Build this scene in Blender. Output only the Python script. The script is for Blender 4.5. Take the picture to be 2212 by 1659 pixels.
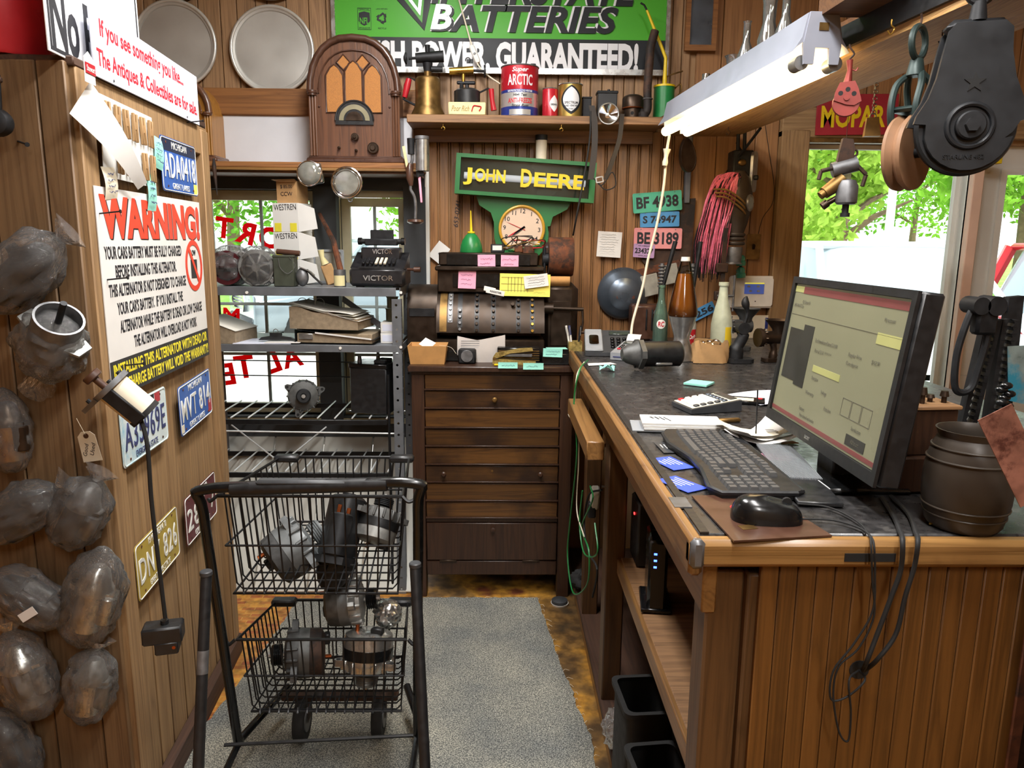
import bpy, bmesh, math, random
from mathutils import Vector, Matrix
from math import sin, cos, pi, radians as rad
random.seed(7)
V = Vector
for o in list(bpy.data.objects): bpy.data.objects.remove(o)
SC = bpy.context.scene; COL = SC.collection
# ------------------------------------------------------------------ camera
CX, CY, FPX, EYE = 1106.0, 829.5, 1619.557, V((0, 0, 1.53))
_yc = V((1080-CX, 525-CY, FPX)).normalized(); _dc = V((1030-CX, 9450-CY, FPX)).normalized()
_xc = _dc.cross(_yc); _zc = -_dc
cam = bpy.data.cameras.new('camera'); cam.sensor_width = 36; cam.lens = FPX*36/2212; cam.clip_start = .02; cam.clip_end = 500
co = bpy.data.objects.new('camera', cam); COL.objects.link(co); SC.camera = co
co.matrix_world = Matrix(((_xc.x, -_xc.y, -_xc.z, EYE.x), (_yc.x, -_yc.y, -_yc.z, EYE.y), (_zc.x, -_zc.y, -_zc.z, EYE.z), (0, 0, 0, 1)))
def ray(px, py):
    c = V(((px-CX)/FPX, (py-CY)/FPX, 1)); return V((c.dot(_xc), c.dot(_yc), c.dot(_zc)))
def PY(px, py, y): r = ray(px, py); return EYE + r*(y/r.y)
def PZ(px, py, z): r = ray(px, py); return EYE + r*((z-EYE.z)/r.z)
def PX(px, py, x): r = ray(px, py); return EYE + r*(x/r.x)
def mpp(p):                                  # metres per photo pixel at a point
    q = p-EYE; return (q.x*_xc.z + q.y*_yc.z + q.z*_zc.z)/FPX
# ------------------------------------------------------------------ world, sun, exposure
W = bpy.data.worlds.new('world'); SC.world = W; W.use_nodes = True
nt = W.node_tree; nt.nodes.clear()
wo = nt.nodes.new('ShaderNodeOutputWorld'); wb = nt.nodes.new('ShaderNodeBackground'); sk = nt.nodes.new('ShaderNodeTexSky')
sk.sky_type = 'HOSEK_WILKIE'; sk.turbidity = 7; sk.sun_direction = V((-.2, -.58, .8)).normalized()
mxw = nt.nodes.new('ShaderNodeMixRGB'); mxw.inputs[0].default_value = .75; mxw.inputs[2].default_value = (1, 1, 1, 1)
nt.links.new(sk.outputs[0], mxw.inputs[1]); nt.links.new(mxw.outputs[0], wb.inputs[0]); nt.links.new(wb.outputs[0], wo.inputs[0])
wb.inputs[1].default_value = 2.3
def light(kind, name, loc, energy, color=(1, 1, 1), **k):
    l = bpy.data.lights.new(name, kind); l.energy = energy; l.color = color
    for a, b in k.items(): setattr(l, a, b)
    o = bpy.data.objects.new(name, l); COL.objects.link(o); o.location = loc; return o
sun = light('SUN', 'sun', (0, 0, 20), 3.2, (1, .97, .92), angle=rad(4)); sun.rotation_euler = (rad(36), rad(12), 0)
# the shop's ceiling tube fixtures (modelled further down at the same places)
CEIL = [(.35, .8, 2.93, 1.3), (.3, -1.3, 2.93, 1.3), (-.3, 2.1, 2.93, 1.3)]
CEILW = [36, 32, 38]
for (x, y, z, ln), e in zip(CEIL, CEILW):
    light('AREA', 'ceiling_tube_light', (x, y, z-.09), e, (1, .98, .96), shape='RECTANGLE', size=.2, size_y=ln)
vs = SC.view_settings; vs.view_transform = 'Standard'; vs.look = 'None'; vs.gamma = 1; vs.exposure = .55; vs.use_curve_mapping = False
SC.cycles.max_bounces = 8; SC.cycles.transparent_max_bounces = 16; SC.cycles.caustics_reflective = False; SC.cycles.caustics_refractive = False
# ------------------------------------------------------------------ materials
def hx(h):
    h = h.lstrip('#'); r = [int(h[i:i+2], 16)/255 for i in (0, 2, 4)]
    return tuple((c/12.92 if c <= .04045 else ((c+.055)/1.055)**2.4) for c in r)+(1,)
MATS = {}
def newmat(name):
    m = bpy.data.materials.new(name); m.use_nodes = True; n = m.node_tree; b = n.nodes['Principled BSDF']; MATS[name] = m; return m, n, b
def nd(n, t, **k):
    x = n.nodes.new('ShaderNode'+t)
    for a, v in k.items():
        if a[0] == '_': x.inputs[int(a[1:])].default_value = v
        else: setattr(x, a, v)
    return x
def ramp(n, src, stops):
    r = nd(n, 'ValToRGB'); e = r.color_ramp.elements
    while len(e) < len(stops): e.new(.5)
    for q, (p, c) in zip(e, stops): q.position = p; q.color = c
    n.links.new(src, r.inputs[0]); return r.outputs[0]
def coords(n, scale=(1, 1, 1), rand=True):
    tc = nd(n, 'TexCoord'); mp = nd(n, 'Mapping'); mp.inputs['Scale'].default_value = scale
    n.links.new(tc.outputs['Object'], mp.inputs[0])
    if rand:
        oi = nd(n, 'ObjectInfo'); ml = nd(n, 'Math', operation='MULTIPLY', _1=37.0); n.links.new(oi.outputs['Random'], ml.inputs[0])
        n.links.new(ml.outputs[0], mp.inputs['Location'])
    return mp.outputs[0]
def pm(name, col, rough=.5, metal=0, var=.25, scale=30, bump=.0, spec=.5, col2=None, thr=None, emit=None, clear=0, coat=0):
    """plain procedural material: colour broken up by noise, roughness varied, optional second colour in patches"""
    m, n, b = newmat(name); c = hx(col); L = n.links
    co_ = coords(n); nz = nd(n, 'TexNoise'); nz.inputs['Scale'].default_value = scale; nz.inputs['Detail'].default_value = 6
    L.new(co_, nz.inputs['Vector'])
    lo = tuple(x*(1-var) for x in c[:3])+(1,); hi = tuple(min(1, x*(1+var)) for x in c[:3])+(1,)
    out = ramp(n, nz.outputs[0], [(.3, lo), (.7, hi)])
    if col2:
        n2 = nd(n, 'TexNoise'); n2.inputs['Scale'].default_value = scale*.35; n2.inputs['Detail'].default_value = 8; n2.inputs['Roughness'].default_value = .7
        L.new(co_, n2.inputs['Vector']); t = thr or .5
        f = ramp(n, n2.outputs[0], [(t-.04, (0, 0, 0, 1)), (t+.06, (1, 1, 1, 1))])
        mx = nd(n, 'MixRGB'); L.new(f, mx.inputs[0]); L.new(out, mx.inputs[1]); mx.inputs[2].default_value = hx(col2); out = mx.outputs[0]
    L.new(out, b.inputs['Base Color'])
    rr = ramp(n, nz.outputs[0], [(.25, (max(0, rough-.1),)*3+(1,)), (.75, (min(1, rough+.1),)*3+(1,))]); L.new(rr, b.inputs['Roughness'])
    b.inputs['Metallic'].default_value = metal; b.inputs['Specular IOR Level'].default_value = spec
    if coat: b.inputs['Coat Weight'].default_value = coat; b.inputs['Coat Roughness'].default_value = .15
    if bump:
        bp = nd(n, 'Bump'); bp.inputs['Strength'].default_value = bump; bp.inputs['Distance'].default_value = .002
        L.new(nz.outputs[0], bp.inputs['Height']); L.new(bp.outputs[0], b.inputs['Normal'])
    if emit: b.inputs['Emission Color'].default_value = hx(emit[0]); b.inputs['Emission Strength'].default_value = emit[1]
    return m
def wood(name, c1, c2, axis=2, rough=.5, grain=22, var=.22, knots=False, stain=None, bump=.15, coat=0):
    """wood grain stretched along a local axis; per-object tone shift"""
    m, n, b = newmat(name); L = n.links
    sc = [grain]*3; sc[axis] = grain*.045
    co_ = coords(n, tuple(sc)); nz = nd(n, 'TexNoise'); nz.inputs['Scale'].default_value = 1.6; nz.inputs['Detail'].default_value = 5; nz.inputs['Distortion'].default_value = .8
    L.new(co_, nz.inputs['Vector'])
    sc2 = [grain*9]*3; sc2[axis] = grain*.25
    co2 = coords(n, tuple(sc2)); fz = nd(n, 'TexNoise'); fz.inputs['Scale'].default_value = 1; fz.inputs['Detail'].default_value = 3; L.new(co2, fz.inputs['Vector'])
    wv = nd(n, 'Math', operation='MULTIPLY', _1=5.5); L.new(nz.outputs[0], wv.inputs[0]); fr = nd(n, 'Math', operation='PINGPONG', _1=.5); L.new(wv.outputs[0], fr.inputs[0])
    ad = nd(n, 'Math', operation='MULTIPLY_ADD', _1=.45); L.new(fz.outputs[0], ad.inputs[0]); L.new(fr.outputs[0], ad.inputs[2])
    out = ramp(n, ad.outputs[0], [(.04, hx(c2)), (.3, tuple(.6*x+.4*y for x, y in zip(hx(c1), hx(c2)))), (.6, hx(c1)), (.95, tuple(min(1, x*1.15) for x in hx(c1)))])
    oi = nd(n, 'ObjectInfo'); mr = nd(n, 'MapRange', _3=1-var, _4=1+var); L.new(oi.outputs['Random'], mr.inputs[0])
    hs = nd(n, 'HueSaturation'); L.new(mr.outputs[0], hs.inputs['Value']); L.new(out, hs.inputs['Color']); out = hs.outputs[0]
    if stain:
        co3 = coords(n, (1, 1, 1)); sz = nd(n, 'TexNoise'); sz.inputs['Scale'].default_value = stain[2]; sz.inputs['Detail'].default_value = 7; L.new(co3, sz.inputs['Vector'])
        f = ramp(n, sz.outputs[0], [(stain[1], (0, 0, 0, 1)), (stain[1]+.18, (1, 1, 1, 1))]); mx = nd(n, 'MixRGB'); L.new(f, mx.inputs[0]); L.new(out, mx.inputs[1]); mx.inputs[2].default_value = hx(stain[0]); out = mx.outputs[0]
    L.new(out, b.inputs['Base Color']); b.inputs['Roughness'].default_value = rough
    if coat: b.inputs['Coat Weight'].default_value = coat; b.inputs['Coat Roughness'].default_value = .25
    bp = nd(n, 'Bump'); bp.inputs['Strength'].default_value = bump; bp.inputs['Distance'].default_value = .002; L.new(ad.outputs[0], bp.inputs['Height']); L.new(bp.outputs[0], b.inputs['Normal'])
    return m
def emis(name, col, s):
    m, n, b = newmat(name); b.inputs['Base Color'].default_value = hx(col); b.inputs['Emission Color'].default_value = hx(col); b.inputs['Emission Strength'].default_value = s; return m
def clearmat(name, tint, ior=1.45, rough=.03, extra=.0, wrinkle=0, wscale=40, diff=0, dcol='#ffffff'):
    """thin clear sheet: see-through with fresnel reflections"""
    m, n, b = newmat(name); L = n.links; n.nodes.remove(b); out = n.nodes['Material Output']
    t = nd(n, 'BsdfTransparent'); t.inputs[0].default_value = hx(tint); g = nd(n, 'BsdfGlossy'); g.inputs['Roughness'].default_value = rough
    fz = nd(n, 'Fresnel'); fz.inputs[0].default_value = ior; fac = nd(n, 'Math', operation='ADD', _1=extra); L.new(fz.outputs[0], fac.inputs[0])
    mx = nd(n, 'MixShader'); L.new(fac.outputs[0], mx.inputs[0]); L.new(t.outputs[0], mx.inputs[1]); L.new(g.outputs[0], mx.inputs[2]); L.new(mx.outputs[0], out.inputs[0])
    if diff:
        df = nd(n, 'BsdfDiffuse'); df.inputs[0].default_value = hx(dcol); 
        m2 = nd(n, 'MixShader', _0=diff); L.new(mx.outputs[0], m2.inputs[1]); L.new(df.outputs[0], m2.inputs[2]); L.new(m2.outputs[0], out.inputs[0])
    if wrinkle:
        co_ = coords(n, (1, 1, .5)); nz = nd(n, 'TexNoise'); nz.inputs['Scale'].default_value = wscale; nz.inputs['Detail'].default_value = 5; nz.inputs['Distortion'].default_value = 1.5; L.new(co_, nz.inputs['Vector'])
        bp = nd(n, 'Bump'); bp.inputs['Strength'].default_value = wrinkle; bp.inputs['Distance'].default_value = .01; L.new(nz.outputs[0], bp.inputs['Height']); L.new(bp.outputs[0], g.inputs['Normal']); L.new(bp.outputs[0], fz.inputs['Normal'])
    return m
def glass(name, tint, rough=.02, ior=1.45):
    m, n, b = newmat(name); b.inputs['Base Color'].default_value = hx(tint); b.inputs['Transmission Weight'].default_value = 1; b.inputs['Roughness'].default_value = rough; b.inputs['IOR'].default_value = ior; return m
def mt(x): return MATS[x] if isinstance(x, str) else x
# ------------------------------------------------------------------ mesh builder
def RX(a): return Matrix.Rotation(a, 4, 'X')
def RY(a): return Matrix.Rotation(a, 4, 'Y')
def RZ(a): return Matrix.Rotation(a, 4, 'Z')
def TR(*p): return Matrix.Translation(V(p))
FWD = RX(pi/2)            # local x right, y up, z out of the wall towards the viewer
def sq(pts, w, h, n=8, r=.2): return pts
def rrect(w, h, r, n=4):
    o = []
    for cx, cy, a in ((w/2-r, h/2-r, 0), (-w/2+r, h/2-r, 90), (-w/2+r, -h/2+r, 180), (w/2-r, -h/2+r, 270)):
        for i in range(n+1): t = rad(a+90*i/n); o.append((cx+r*cos(t), cy+r*sin(t)))
    return o
def circ(r, n=24, cx=0, cy=0, a0=0, a1=2*pi): return [(cx+r*cos(a0+(a1-a0)*i/n), cy+r*sin(a0+(a1-a0)*i/n)) for i in range(n if abs(a1-a0-2*pi) < 1e-6 else n+1)]
class MB:
    def __init__(s): s.v = []; s.f = []; s.M = Matrix.Identity(4)
    def at(s, M): s.M = M; return s
    def add(s, vs_, fs):
        b = len(s.v); s.v += [s.M @ V(p) for p in vs_]; s.f += [tuple(i+b for i in f) for f in fs]; return s
    def box(s, c, d, bev=0, R=None):
        hx_, hy, hz = d[0]/2, d[1]/2, d[2]/2; c = V(c); R3 = R.to_3x3() if R else None
        if not bev:
            vs_ = [(x, y, z) for x in (-hx_, hx_) for y in (-hy, hy) for z in (-hz, hz)]
            fs = [(0, 1, 3, 2), (4, 6, 7, 5), (0, 4, 5, 1), (2, 3, 7, 6), (0, 2, 6, 4), (1, 5, 7, 3)]
        else:
            bev = min(bev, hx_*.98, hy*.98, hz*.98); vs_ = []; ix = {}; fs = []
            for sx in (-1, 1):
                for sy in (-1, 1):
                    for sz in (-1, 1):
                        for k in range(3):
                            p = [sx*(hx_-bev), sy*(hy-bev), sz*(hz-bev)]; p[k] = (sx*hx_, sy*hy, sz*hz)[k]; ix[(sx, sy, sz, k)] = len(vs_); vs_.append(tuple(p))
            S2 = ((-1, -1), (1, -1), (1, 1), (-1, 1))
            for k in range(3):
                for q in (-1, 1):
                    f = []
                    for a, b_ in S2:
                        t = [0, 0, 0]; t[k] = q; t[(k+1) % 3] = a; t[(k+2) % 3] = b_; f.append(ix[(*t, k)])
                    fs.append(tuple(f) if q > 0 else tuple(f[::-1]))
            for k in range(3):
                i, j = (k+1) % 3, (k+2) % 3
                for a in (-1, 1):
                    for b_ in (-1, 1):
                        t0 = [0, 0, 0]; t0[i] = a; t0[j] = b_; t1 = t0[:]; t0[k] = -1; t1[k] = 1
                        f = (ix[(*t0, i)], ix[(*t1, i)], ix[(*t1, j)], ix[(*t0, j)]); fs.append(f if a*b_ < 0 else f[::-1])
            for t in [(x, y, z) for x in (-1, 1) for y in (-1, 1) for z in (-1, 1)]:
                f = tuple(ix[(*t, k)] for k in range(3)); fs.append(f if t[0]*t[1]*t[2] > 0 else f[::-1])
        vs_ = [V(p) for p in vs_]
        if R3: vs_ = [R3 @ p for p in vs_]
        return s.add([p+c for p in vs_], fs)
    def lathe(s, prof, n=24, M=None, a0=0, a1=2*pi):
        full = abs(a1-a0-2*pi) < 1e-6; vs_ = []; rings = []; m = n if full else n+1
        for r, z in prof:
            if r < 1e-6: rings.append([len(vs_)]*m); vs_.append(V((0, 0, z)))
            else:
                rings.append(list(range(len(vs_), len(vs_)+m))); vs_ += [V((r*cos(a0+(a1-a0)*i/n), r*sin(a0+(a1-a0)*i/n), z)) for i in range(m)]
        fs = []
        for A, B in zip(rings, rings[1:]):
            for i in range(n):
                j = (i+1) % m; f = [A[i], A[j], B[j], B[i]]; g = []
                [g.append(q) for q in f if q not in g]
                if len(g) > 2: fs.append(tuple(g))
        if M: vs_ = [M @ p for p in vs_]
        return s.add(vs_, fs)
    def cyl(s, p0, p1, r0, r1=None, n=16, bev=0):
        p0 = V(p0); p1 = V(p1); r1 = r0 if r1 is None else r1; L = (p1-p0).length; M = Matrix.Translation(p0) @ (p1-p0).to_track_quat('Z', 'Y').to_matrix().to_4x4()
        if bev: pr = [(0, 0), (r0-bev, 0), (r0, bev), (r1, L-bev), (r1-bev, L), (0, L)]
        else: pr = [(0, 0), (r0, 0), (r1, L), (0, L)]
        return s.lathe(pr, n, M)
    def tube(s, pts, r, n=8, closed=False, flat=None):
        P = [V(p) for p in pts]; N = len(P); rs = r if isinstance(r, (list, tuple)) else [r]*N; vs_ = []; fs = []; u = None
        for i in range(N):
            if closed: t = (P[(i+1) % N]-P[i-1])
            else: t = P[min(i+1, N-1)]-P[max(i-1, 0)]
            t = t.normalized() if t.length > 1e-9 else V((0, 0, 1))
            if u is None: u = t.orthogonal().normalized() if flat is None else V(flat)
            u = (u-t*u.dot(t)); u = u.normalized() if u.length > 1e-6 else t.orthogonal().normalized(); w = t.cross(u)
            vs_ += [P[i]+(u*cos(2*pi*k/n)+w*sin(2*pi*k/n))*rs[i] for k in range(n)]
        for i in range(N if closed else N-1):
            a, b = i*n, ((i+1) % N)*n
            fs += [(a+k, a+(k+1) % n, b+(k+1) % n, b+k) for k in range(n)]
        if not closed: fs += [tuple(range(n))[::-1], tuple(range((N-1)*n, N*n))]
        return s.add(vs_, fs)
    def strip(s, pts, w, t, side):                       # flat strap of width w, thickness t along pts; side = width direction
        P = [V(p) for p in pts]; sd = V(side).normalized(); vs_ = []; fs = []
        for i, p in enumerate(P):
            tg = (P[min(i+1, len(P)-1)]-P[max(i-1, 0)]).normalized(); nn = tg.cross(sd).normalized()
            for a, b in ((-1, -1), (1, -1), (1, 1), (-1, 1)): vs_.append(p+sd*(a*w/2)+nn*(b*t/2))
        for i in range(len(P)-1):
            a = i*4; fs += [(a+k, a+(k+1) % 4, a+4+(k+1) % 4, a+4+k) for k in range(4)]
        fs += [(3, 2, 1, 0), tuple(range(len(P)*4-4, len(P)*4))]
        return s.add(vs_, fs)
    def prism(s, poly, d, M=None, z0=0):
        n = len(poly); a = sum(poly[i][0]*poly[(i+1) % n][1]-poly[(i+1) % n][0]*poly[i][1] for i in range(n))
        if a < 0: poly = poly[::-1]
        vs_ = [V((x, y, z0)) for x, y in poly]+[V((x, y, z0+d)) for x, y in poly]
        fs = [tuple(range(n))[::-1], tuple(range(n, 2*n))]+[(i, (i+1) % n, n+(i+1) % n, n+i) for i in range(n)]
        if M: vs_ = [M @ p for p in vs_]
        return s.add(vs_, fs)
    def ring(s, outer, inner, d, M=None, z0=0):          # extruded ring between two same-length outlines
        n = len(outer); vs_ = [V((x, y, z0+dz)) for P in (outer, inner) for dz in (0, d) for x, y in P]; fs = []
        for i in range(n):
            j = (i+1) % n; fs += [(i, j, n+j, n+i), (2*n+j, 2*n+i, 3*n+i, 3*n+j), (n+i, n+j, 3*n+j, 3*n+i), (j, i, 2*n+i, 2*n+j)]
        if M: vs_ = [M @ p for p in vs_]
        return s.add(vs_, fs)
    def ell(s, c, r, n=16, m=10, M=None):
        r = (r, r, r) if not isinstance(r, (tuple, list)) else r
        T = Matrix.Translation(V(c)) @ (M or Matrix.Identity(4)) @ Matrix.Diagonal((*r, 1))
        return s.lathe([(sin(pi*i/m), -cos(pi*i/m)) for i in range(m+1)], n, T)
    def torus(s, c, R, r, n=24, m=8, M=None, a0=0, a1=2*pi):
        T = Matrix.Translation(V(c)) @ (M or Matrix.Identity(4)); full = abs(a1-a0-2*pi) < 1e-6
        k = n if full else n+1
        return s.tube([T @ V((R*cos(a0+(a1-a0)*i/n), R*sin(a0+(a1-a0)*i/n), 0)) for i in range(k)], r, m, closed=full)
    def surf(s, fn, nu, nv, cu=False, cv=False):
        mu, mv = (nu if cu else nu+1), (nv if cv else nv+1)
        vs_ = [V(fn(i/nu, j/nv)) for i in range(mu) for j in range(mv)]
        fs = [((i % mu)*mv+j % mv, ((i+1) % mu)*mv+j % mv, ((i+1) % mu)*mv+(j+1) % mv, (i % mu)*mv+(j+1) % mv) for i in range(nu) for j in range(nv)]
        return s.add(vs_, fs)
    def mesh(s, name, smooth=38):
        me = bpy.data.meshes.new(name); me.from_pydata(s.v, [], s.f); me.validate()
        bm = bmesh.new(); bm.from_mesh(me); bmesh.ops.recalc_face_normals(bm, faces=bm.faces); bm.to_mesh(me); bm.free()
        if smooth:
            me.polygons.foreach_set('use_smooth', [True]*len(me.polygons)); me.set_sharp_from_angle(angle=rad(smooth))
        me.update(); return me
    def build(s, name, mat, parent=None, smooth=38, label=None):
        me = s.mesh(name, smooth); me.materials.append(mt(mat)); o = bpy.data.objects.new(name, me); COL.objects.link(o); o.parent = parent
        if label: o['label'] = label
        return o
def setm(o, loc, rot):
    if isinstance(rot, Matrix): o.matrix_basis = Matrix.Translation(V(loc)) @ rot
    elif isinstance(rot, (int, float)): o.location = loc; o.rotation_euler = (0, 0, rot)
    else: o.location = loc; o.rotation_euler = rot
def tag(o, label, cat, group=None):
    o['label'] = label; o['category'] = cat
    if group: o['group'] = group
    return o
def T(name, label, cat, loc=(0, 0, 0), rot=0, group=None):
    o = bpy.data.objects.new(name, None); o.empty_display_size = .05; COL.objects.link(o); setm(o, loc, rot); return tag(o, label, cat, group)
def one(mb, name, mat, label, cat, loc=(0, 0, 0), rot=0, group=None, smooth=38):
    o = mb.build(name, mat, None, smooth); setm(o, loc, rot); return tag(o, label, cat, group)
def S(name, mb, mat, parent=None, smooth=38):
    o = mb.build(name, mat, parent, smooth)
    if not parent: o['kind'] = 'structure'
    return o
def inst(me, name, parent, M, mat=None):
    o = bpy.data.objects.new(name, me); COL.objects.link(o); o.parent = parent; o.matrix_basis = M
    return o
DG = None
def text(parent, s, mat, M=Matrix.Identity(4), size=.02, width=None, bold=0, shear=0, depth=.0004, align='CENTER', height=None, name='lettering', spacing=1, box=None, mirror=False, xf=None):
    cu = bpy.data.curves.new('tx', 'FONT'); cu.body = s; cu.size = 1; cu.offset = bold; cu.shear = shear; cu.align_x = align; cu.space_character = spacing; cu.resolution_u = 3
    cu.fill_mode = 'BOTH'; cu.extrude = .001
    to = bpy.data.objects.new('tx', cu); COL.objects.link(to)
    dg = bpy.context.evaluated_depsgraph_get(); me = bpy.data.meshes.new_from_object(to.evaluated_get(dg)); bpy.data.objects.remove(to); bpy.data.curves.remove(cu)
    if not len(me.vertices): return None
    xs = [v.co.x for v in me.vertices]; ys = [v.co.y for v in me.vertices]; w = max(xs)-min(xs); h = max(ys)-min(ys)
    ky = (height/h) if height else size; kx = (width/w) if width else ky
    ox = (max(xs)+min(xs))/2 if align == 'CENTER' else min(xs); oy = (max(ys)+min(ys))/2
    for v in me.vertices:
        p = V(((v.co.x-ox)*kx*(-1 if mirror else 1), (v.co.y-oy)*ky, (v.co.z/.001*.5+.5)*depth))
        v.co = M @ (xf(p) if xf else p)
    if mirror: me.flip_normals()
    me.name = name; me.materials.clear(); me.materials.append(mt(mat)); o = bpy.data.objects.new(name, me); COL.objects.link(o); o.parent = parent; return o
def scribble(parent, mat, M, w, h, lines=3, seed=0, r=.0006):
    rn = random.Random(seed); mb = MB().at(M)
    for i in range(lines):
        y = h*(.5-(i+.7)/(lines+.4)); x = -w/2*rn.uniform(.7, .95); xe = w/2*rn.uniform(.5, .9); pts = []
        while x < xe: pts.append((x, y+rn.uniform(-.22, .22)*h/(lines+.6), r)); x += w*.035
        if len(pts) > 1: mb.tube(pts, r, 4)
    return mb.build('handwriting', mat, parent)
def wob(a, b, n, amp, seed=0):
    rn = random.Random(seed); a = V(a); b = V(b); return [a.lerp(b, i/n)+V((rn.uniform(-amp, amp), rn.uniform(-amp, amp), rn.uniform(-amp, amp)))*(0 if i in (0, n) else 1) for i in range(n+1)]
def spl(pts, k=6):                                           # catmull-rom through points
    P = [V(p) for p in pts]; P = [P[0]*2-P[1]]+P+[P[-1]*2-P[-2]]; o = []
    for i in range(1, len(P)-2):
        a, b, c, d = P[i-1:i+3]
        for j in range(k):
            t = j/k; o.append(.5*((2*b)+(c-a)*t+(2*a-5*b+4*c-d)*t*t+(3*b-a-3*c+d)*t**3))
    o.append(P[-2]); return o
# ------------------------------------------------------------------ shared materials
wood('plank_upper', '#a3805c', '#73563d', 2, .55, 20, .12)
wood('plank_bead', '#93683f', '#5f3f26', 2, .42, 24, .14)
wood('plank_wide', '#a0744a', '#785232', 2, .5, 12, .1)
wood('plank_part', '#7d6142', '#5c432b', 2, .62, 16, .12, stain=('#5f3c20', .62, 3))
wood('plank_rough', '#957650', '#6e5236', 2, .75, 14, .08, bump=.5)
wood('plank_rough_x', '#a1825a', '#7a5c3c', 0, .75, 14, .08, bump=.5)
wood('board_x', '#8f6034', '#623d1f', 0, .6, 14, .1)
wood('shelf_dark', '#6e4a2c', '#43291a', 0, .55, 16, .1)
wood('shelf_top', '#8f6b48', '#5c4029', 0, .6, 16, .1)
wood('cabinet_dark', '#3a2417', '#22140e', 2, .42, 20, .12, coat=.15)
wood('cabinet_drawer', '#553718', '#2c1a0e', 0, .38, 18, .3, stain=('#23140d', .47, 4), coat=.2)
wood('counter_trim', '#8a6438', '#5f4022', 1, .4, 16, .05, stain=('#3d2412', .63, 6), coat=.2)
wood('counter_trim_x', '#8f6a3c', '#684823', 0, .4, 16, .05, stain=('#4d2f18', .6, 7), coat=.2)
wood('counter_post', '#5f4226', '#3f2a18', 2, .45, 14, .12, stain=('#33200f', .58, 5))
wood('counter_plank', '#6e4820', '#4c3014', 2, .4, 15, .12, stain=('#3a210f', .6, 3), coat=.2)
wood('osb_under', '#b58d58', '#8a6237', 1, .7, 30, .05, bump=.4)
wood('end_dark', '#4a3122', '#2b1b13', 1, .7, 15, .05)
pm('black_lam', '#2f2e2e', .32, 0, .4, 60, .05, col2='#4b4947', thr=.58)
pm('grey_beam', '#3d4043', .75, 0, .2, 8)
pm('grey_board', '#c4c4bc', .85, 0, .15, 5, col2='#a9a9a2', thr=.62)
pm('white_board', '#d5d8de', .55, 0, .06, 6, col2='#a9acb0', thr=.68)
pm('frame_tan', '#cfc8a8', .6, 0, .1, 10)
pm('frame_white', '#e2e2dc', .55, 0, .06, 6)
pm('frame_pink', '#d9b8a4', .6, 0, .08, 8)
pm('muntin', '#a9b5b3', .5, 0, .05, 10)
pm('red_vinyl', '#e3122b', .4, 0, .05, 10); _n = MATS['red_vinyl'].node_tree; _t = nd(_n, 'BsdfTranslucent'); _t.inputs[0].default_value = hx('#ff1030'); _m = nd(_n, 'MixShader', _0=.6); _n.links.new(_n.nodes['Principled BSDF'].outputs[0], _m.inputs[1]); _n.links.new(_t.outputs[0], _m.inputs[2]); _n.links.new(_m.outputs[0], _n.nodes['Material Output'].inputs[0])
pm('ceiling_white', '#d8d4cc', .9, 0, .08, 4)
pm('plain_wall', '#a88763', .85, 0, .1, 4)
pm('steel_grey', '#6d7176', .45, .35, .15, 20)
pm('wire_black', '#1b1c1e', .4, .3, .2, 30)
pm('wire_white', '#cfd2d2', .4, .2, .08, 30)
pm('black_plastic', '#1c1d1f', .42, 0, .2, 60)
pm('black_gloss', '#121314', .22, 0, .2, 40)
pm('grey_plastic', '#8e9296', .45, 0, .08, 40)
pm('dark_plastic', '#3a3c3f', .45, 0, .12, 40)
pm('white_plastic', '#e8e5de', .4, 0, .04, 30)
pm('cream', '#dcd3bd', .6, 0, .08, 20)
pm('paper', '#dcdad6', .8, 0, .03, 12)
pm('paper_blue', '#d3d8e8', .6, 0, .03, 10)
pm('pink_paper', '#f0a6c0', .8, 0, .05, 14)
pm('teal_paper', '#93d9c9', .8, 0, .06, 14)
pm('yellow_paper', '#f2e56b', .8, 0, .04, 14)
pm('kraft', '#b08a5c', .85, 0, .12, 30)
pm('cardboard', '#c08f55', .85, 0, .1, 30)
pm('ink', '#1d1d24', .6, 0, .1, 30)
pm('ink_blue', '#39406b', .6, 0, .1, 30)
pm('ink_red', '#c3202f', .55, 0, .1, 30)
pm('iron', '#2b2c2e', .55, .6, .3, 40, .2)
pm('iron_rust', '#4a362b', .7, .4, .35, 30, .3, col2='#2f2a28', thr=.52)
pm('steel', '#a6a7a6', .35, .85, .2, 40, .05)
pm('steel_dull', '#77787a', .5, .7, .25, 40, .1)
pm('alu', '#c3c4c2', .28, .9, .1, 30)
pm('chrome', '#d9dadb', .12, 1, .05, 30)
pm('brass', '#b08a3e', .3, .9, .2, 30)
pm('brass_old', '#7d6137', .45, .8, .35, 30, .1)
pm('register_metal', '#372c23', .4, .65, .3, 25, .1)
pm('bronze_dark', '#43362c', .38, .75, .3, 25, .1)
pm('cast_grey', '#8c8d8b', .55, .6, .2, 60, .2)
pm('cast_dark', '#4c4d4d', .6, .5, .25, 60, .2)
pm('rust', '#6b3d24', .8, .2, .35, 40, .3, col2='#3d2b22', thr=.5)
pm('copper', '#a5582f', .35, .9, .15, 30)
pm('red_paint', '#b3202a', .35, 0, .12, 15)
pm('green_paint', '#1f7a3d', .35, 0, .12, 20)
pm('yellow_paint', '#e3c41c', .4, 0, .1, 20)
pm('rubber', '#161616', .75, 0, .2, 40)
pm('leather', '#2a241f', .6, 0, .25, 40)
clearmat('pane', '#f6faf8', 1.3, .02)
clearmat('bag', '#f7f7f5', 1.42, .1, .02, 1.0, 60, .07, '#e8e8e8')
clearmat('clear_thin', '#eef2f0', 1.45, .03)
emis('tube_on', '#ffdca0', 9)
emis('tube_ceiling', '#fff0da', 6)
YB = 3.6
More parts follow.
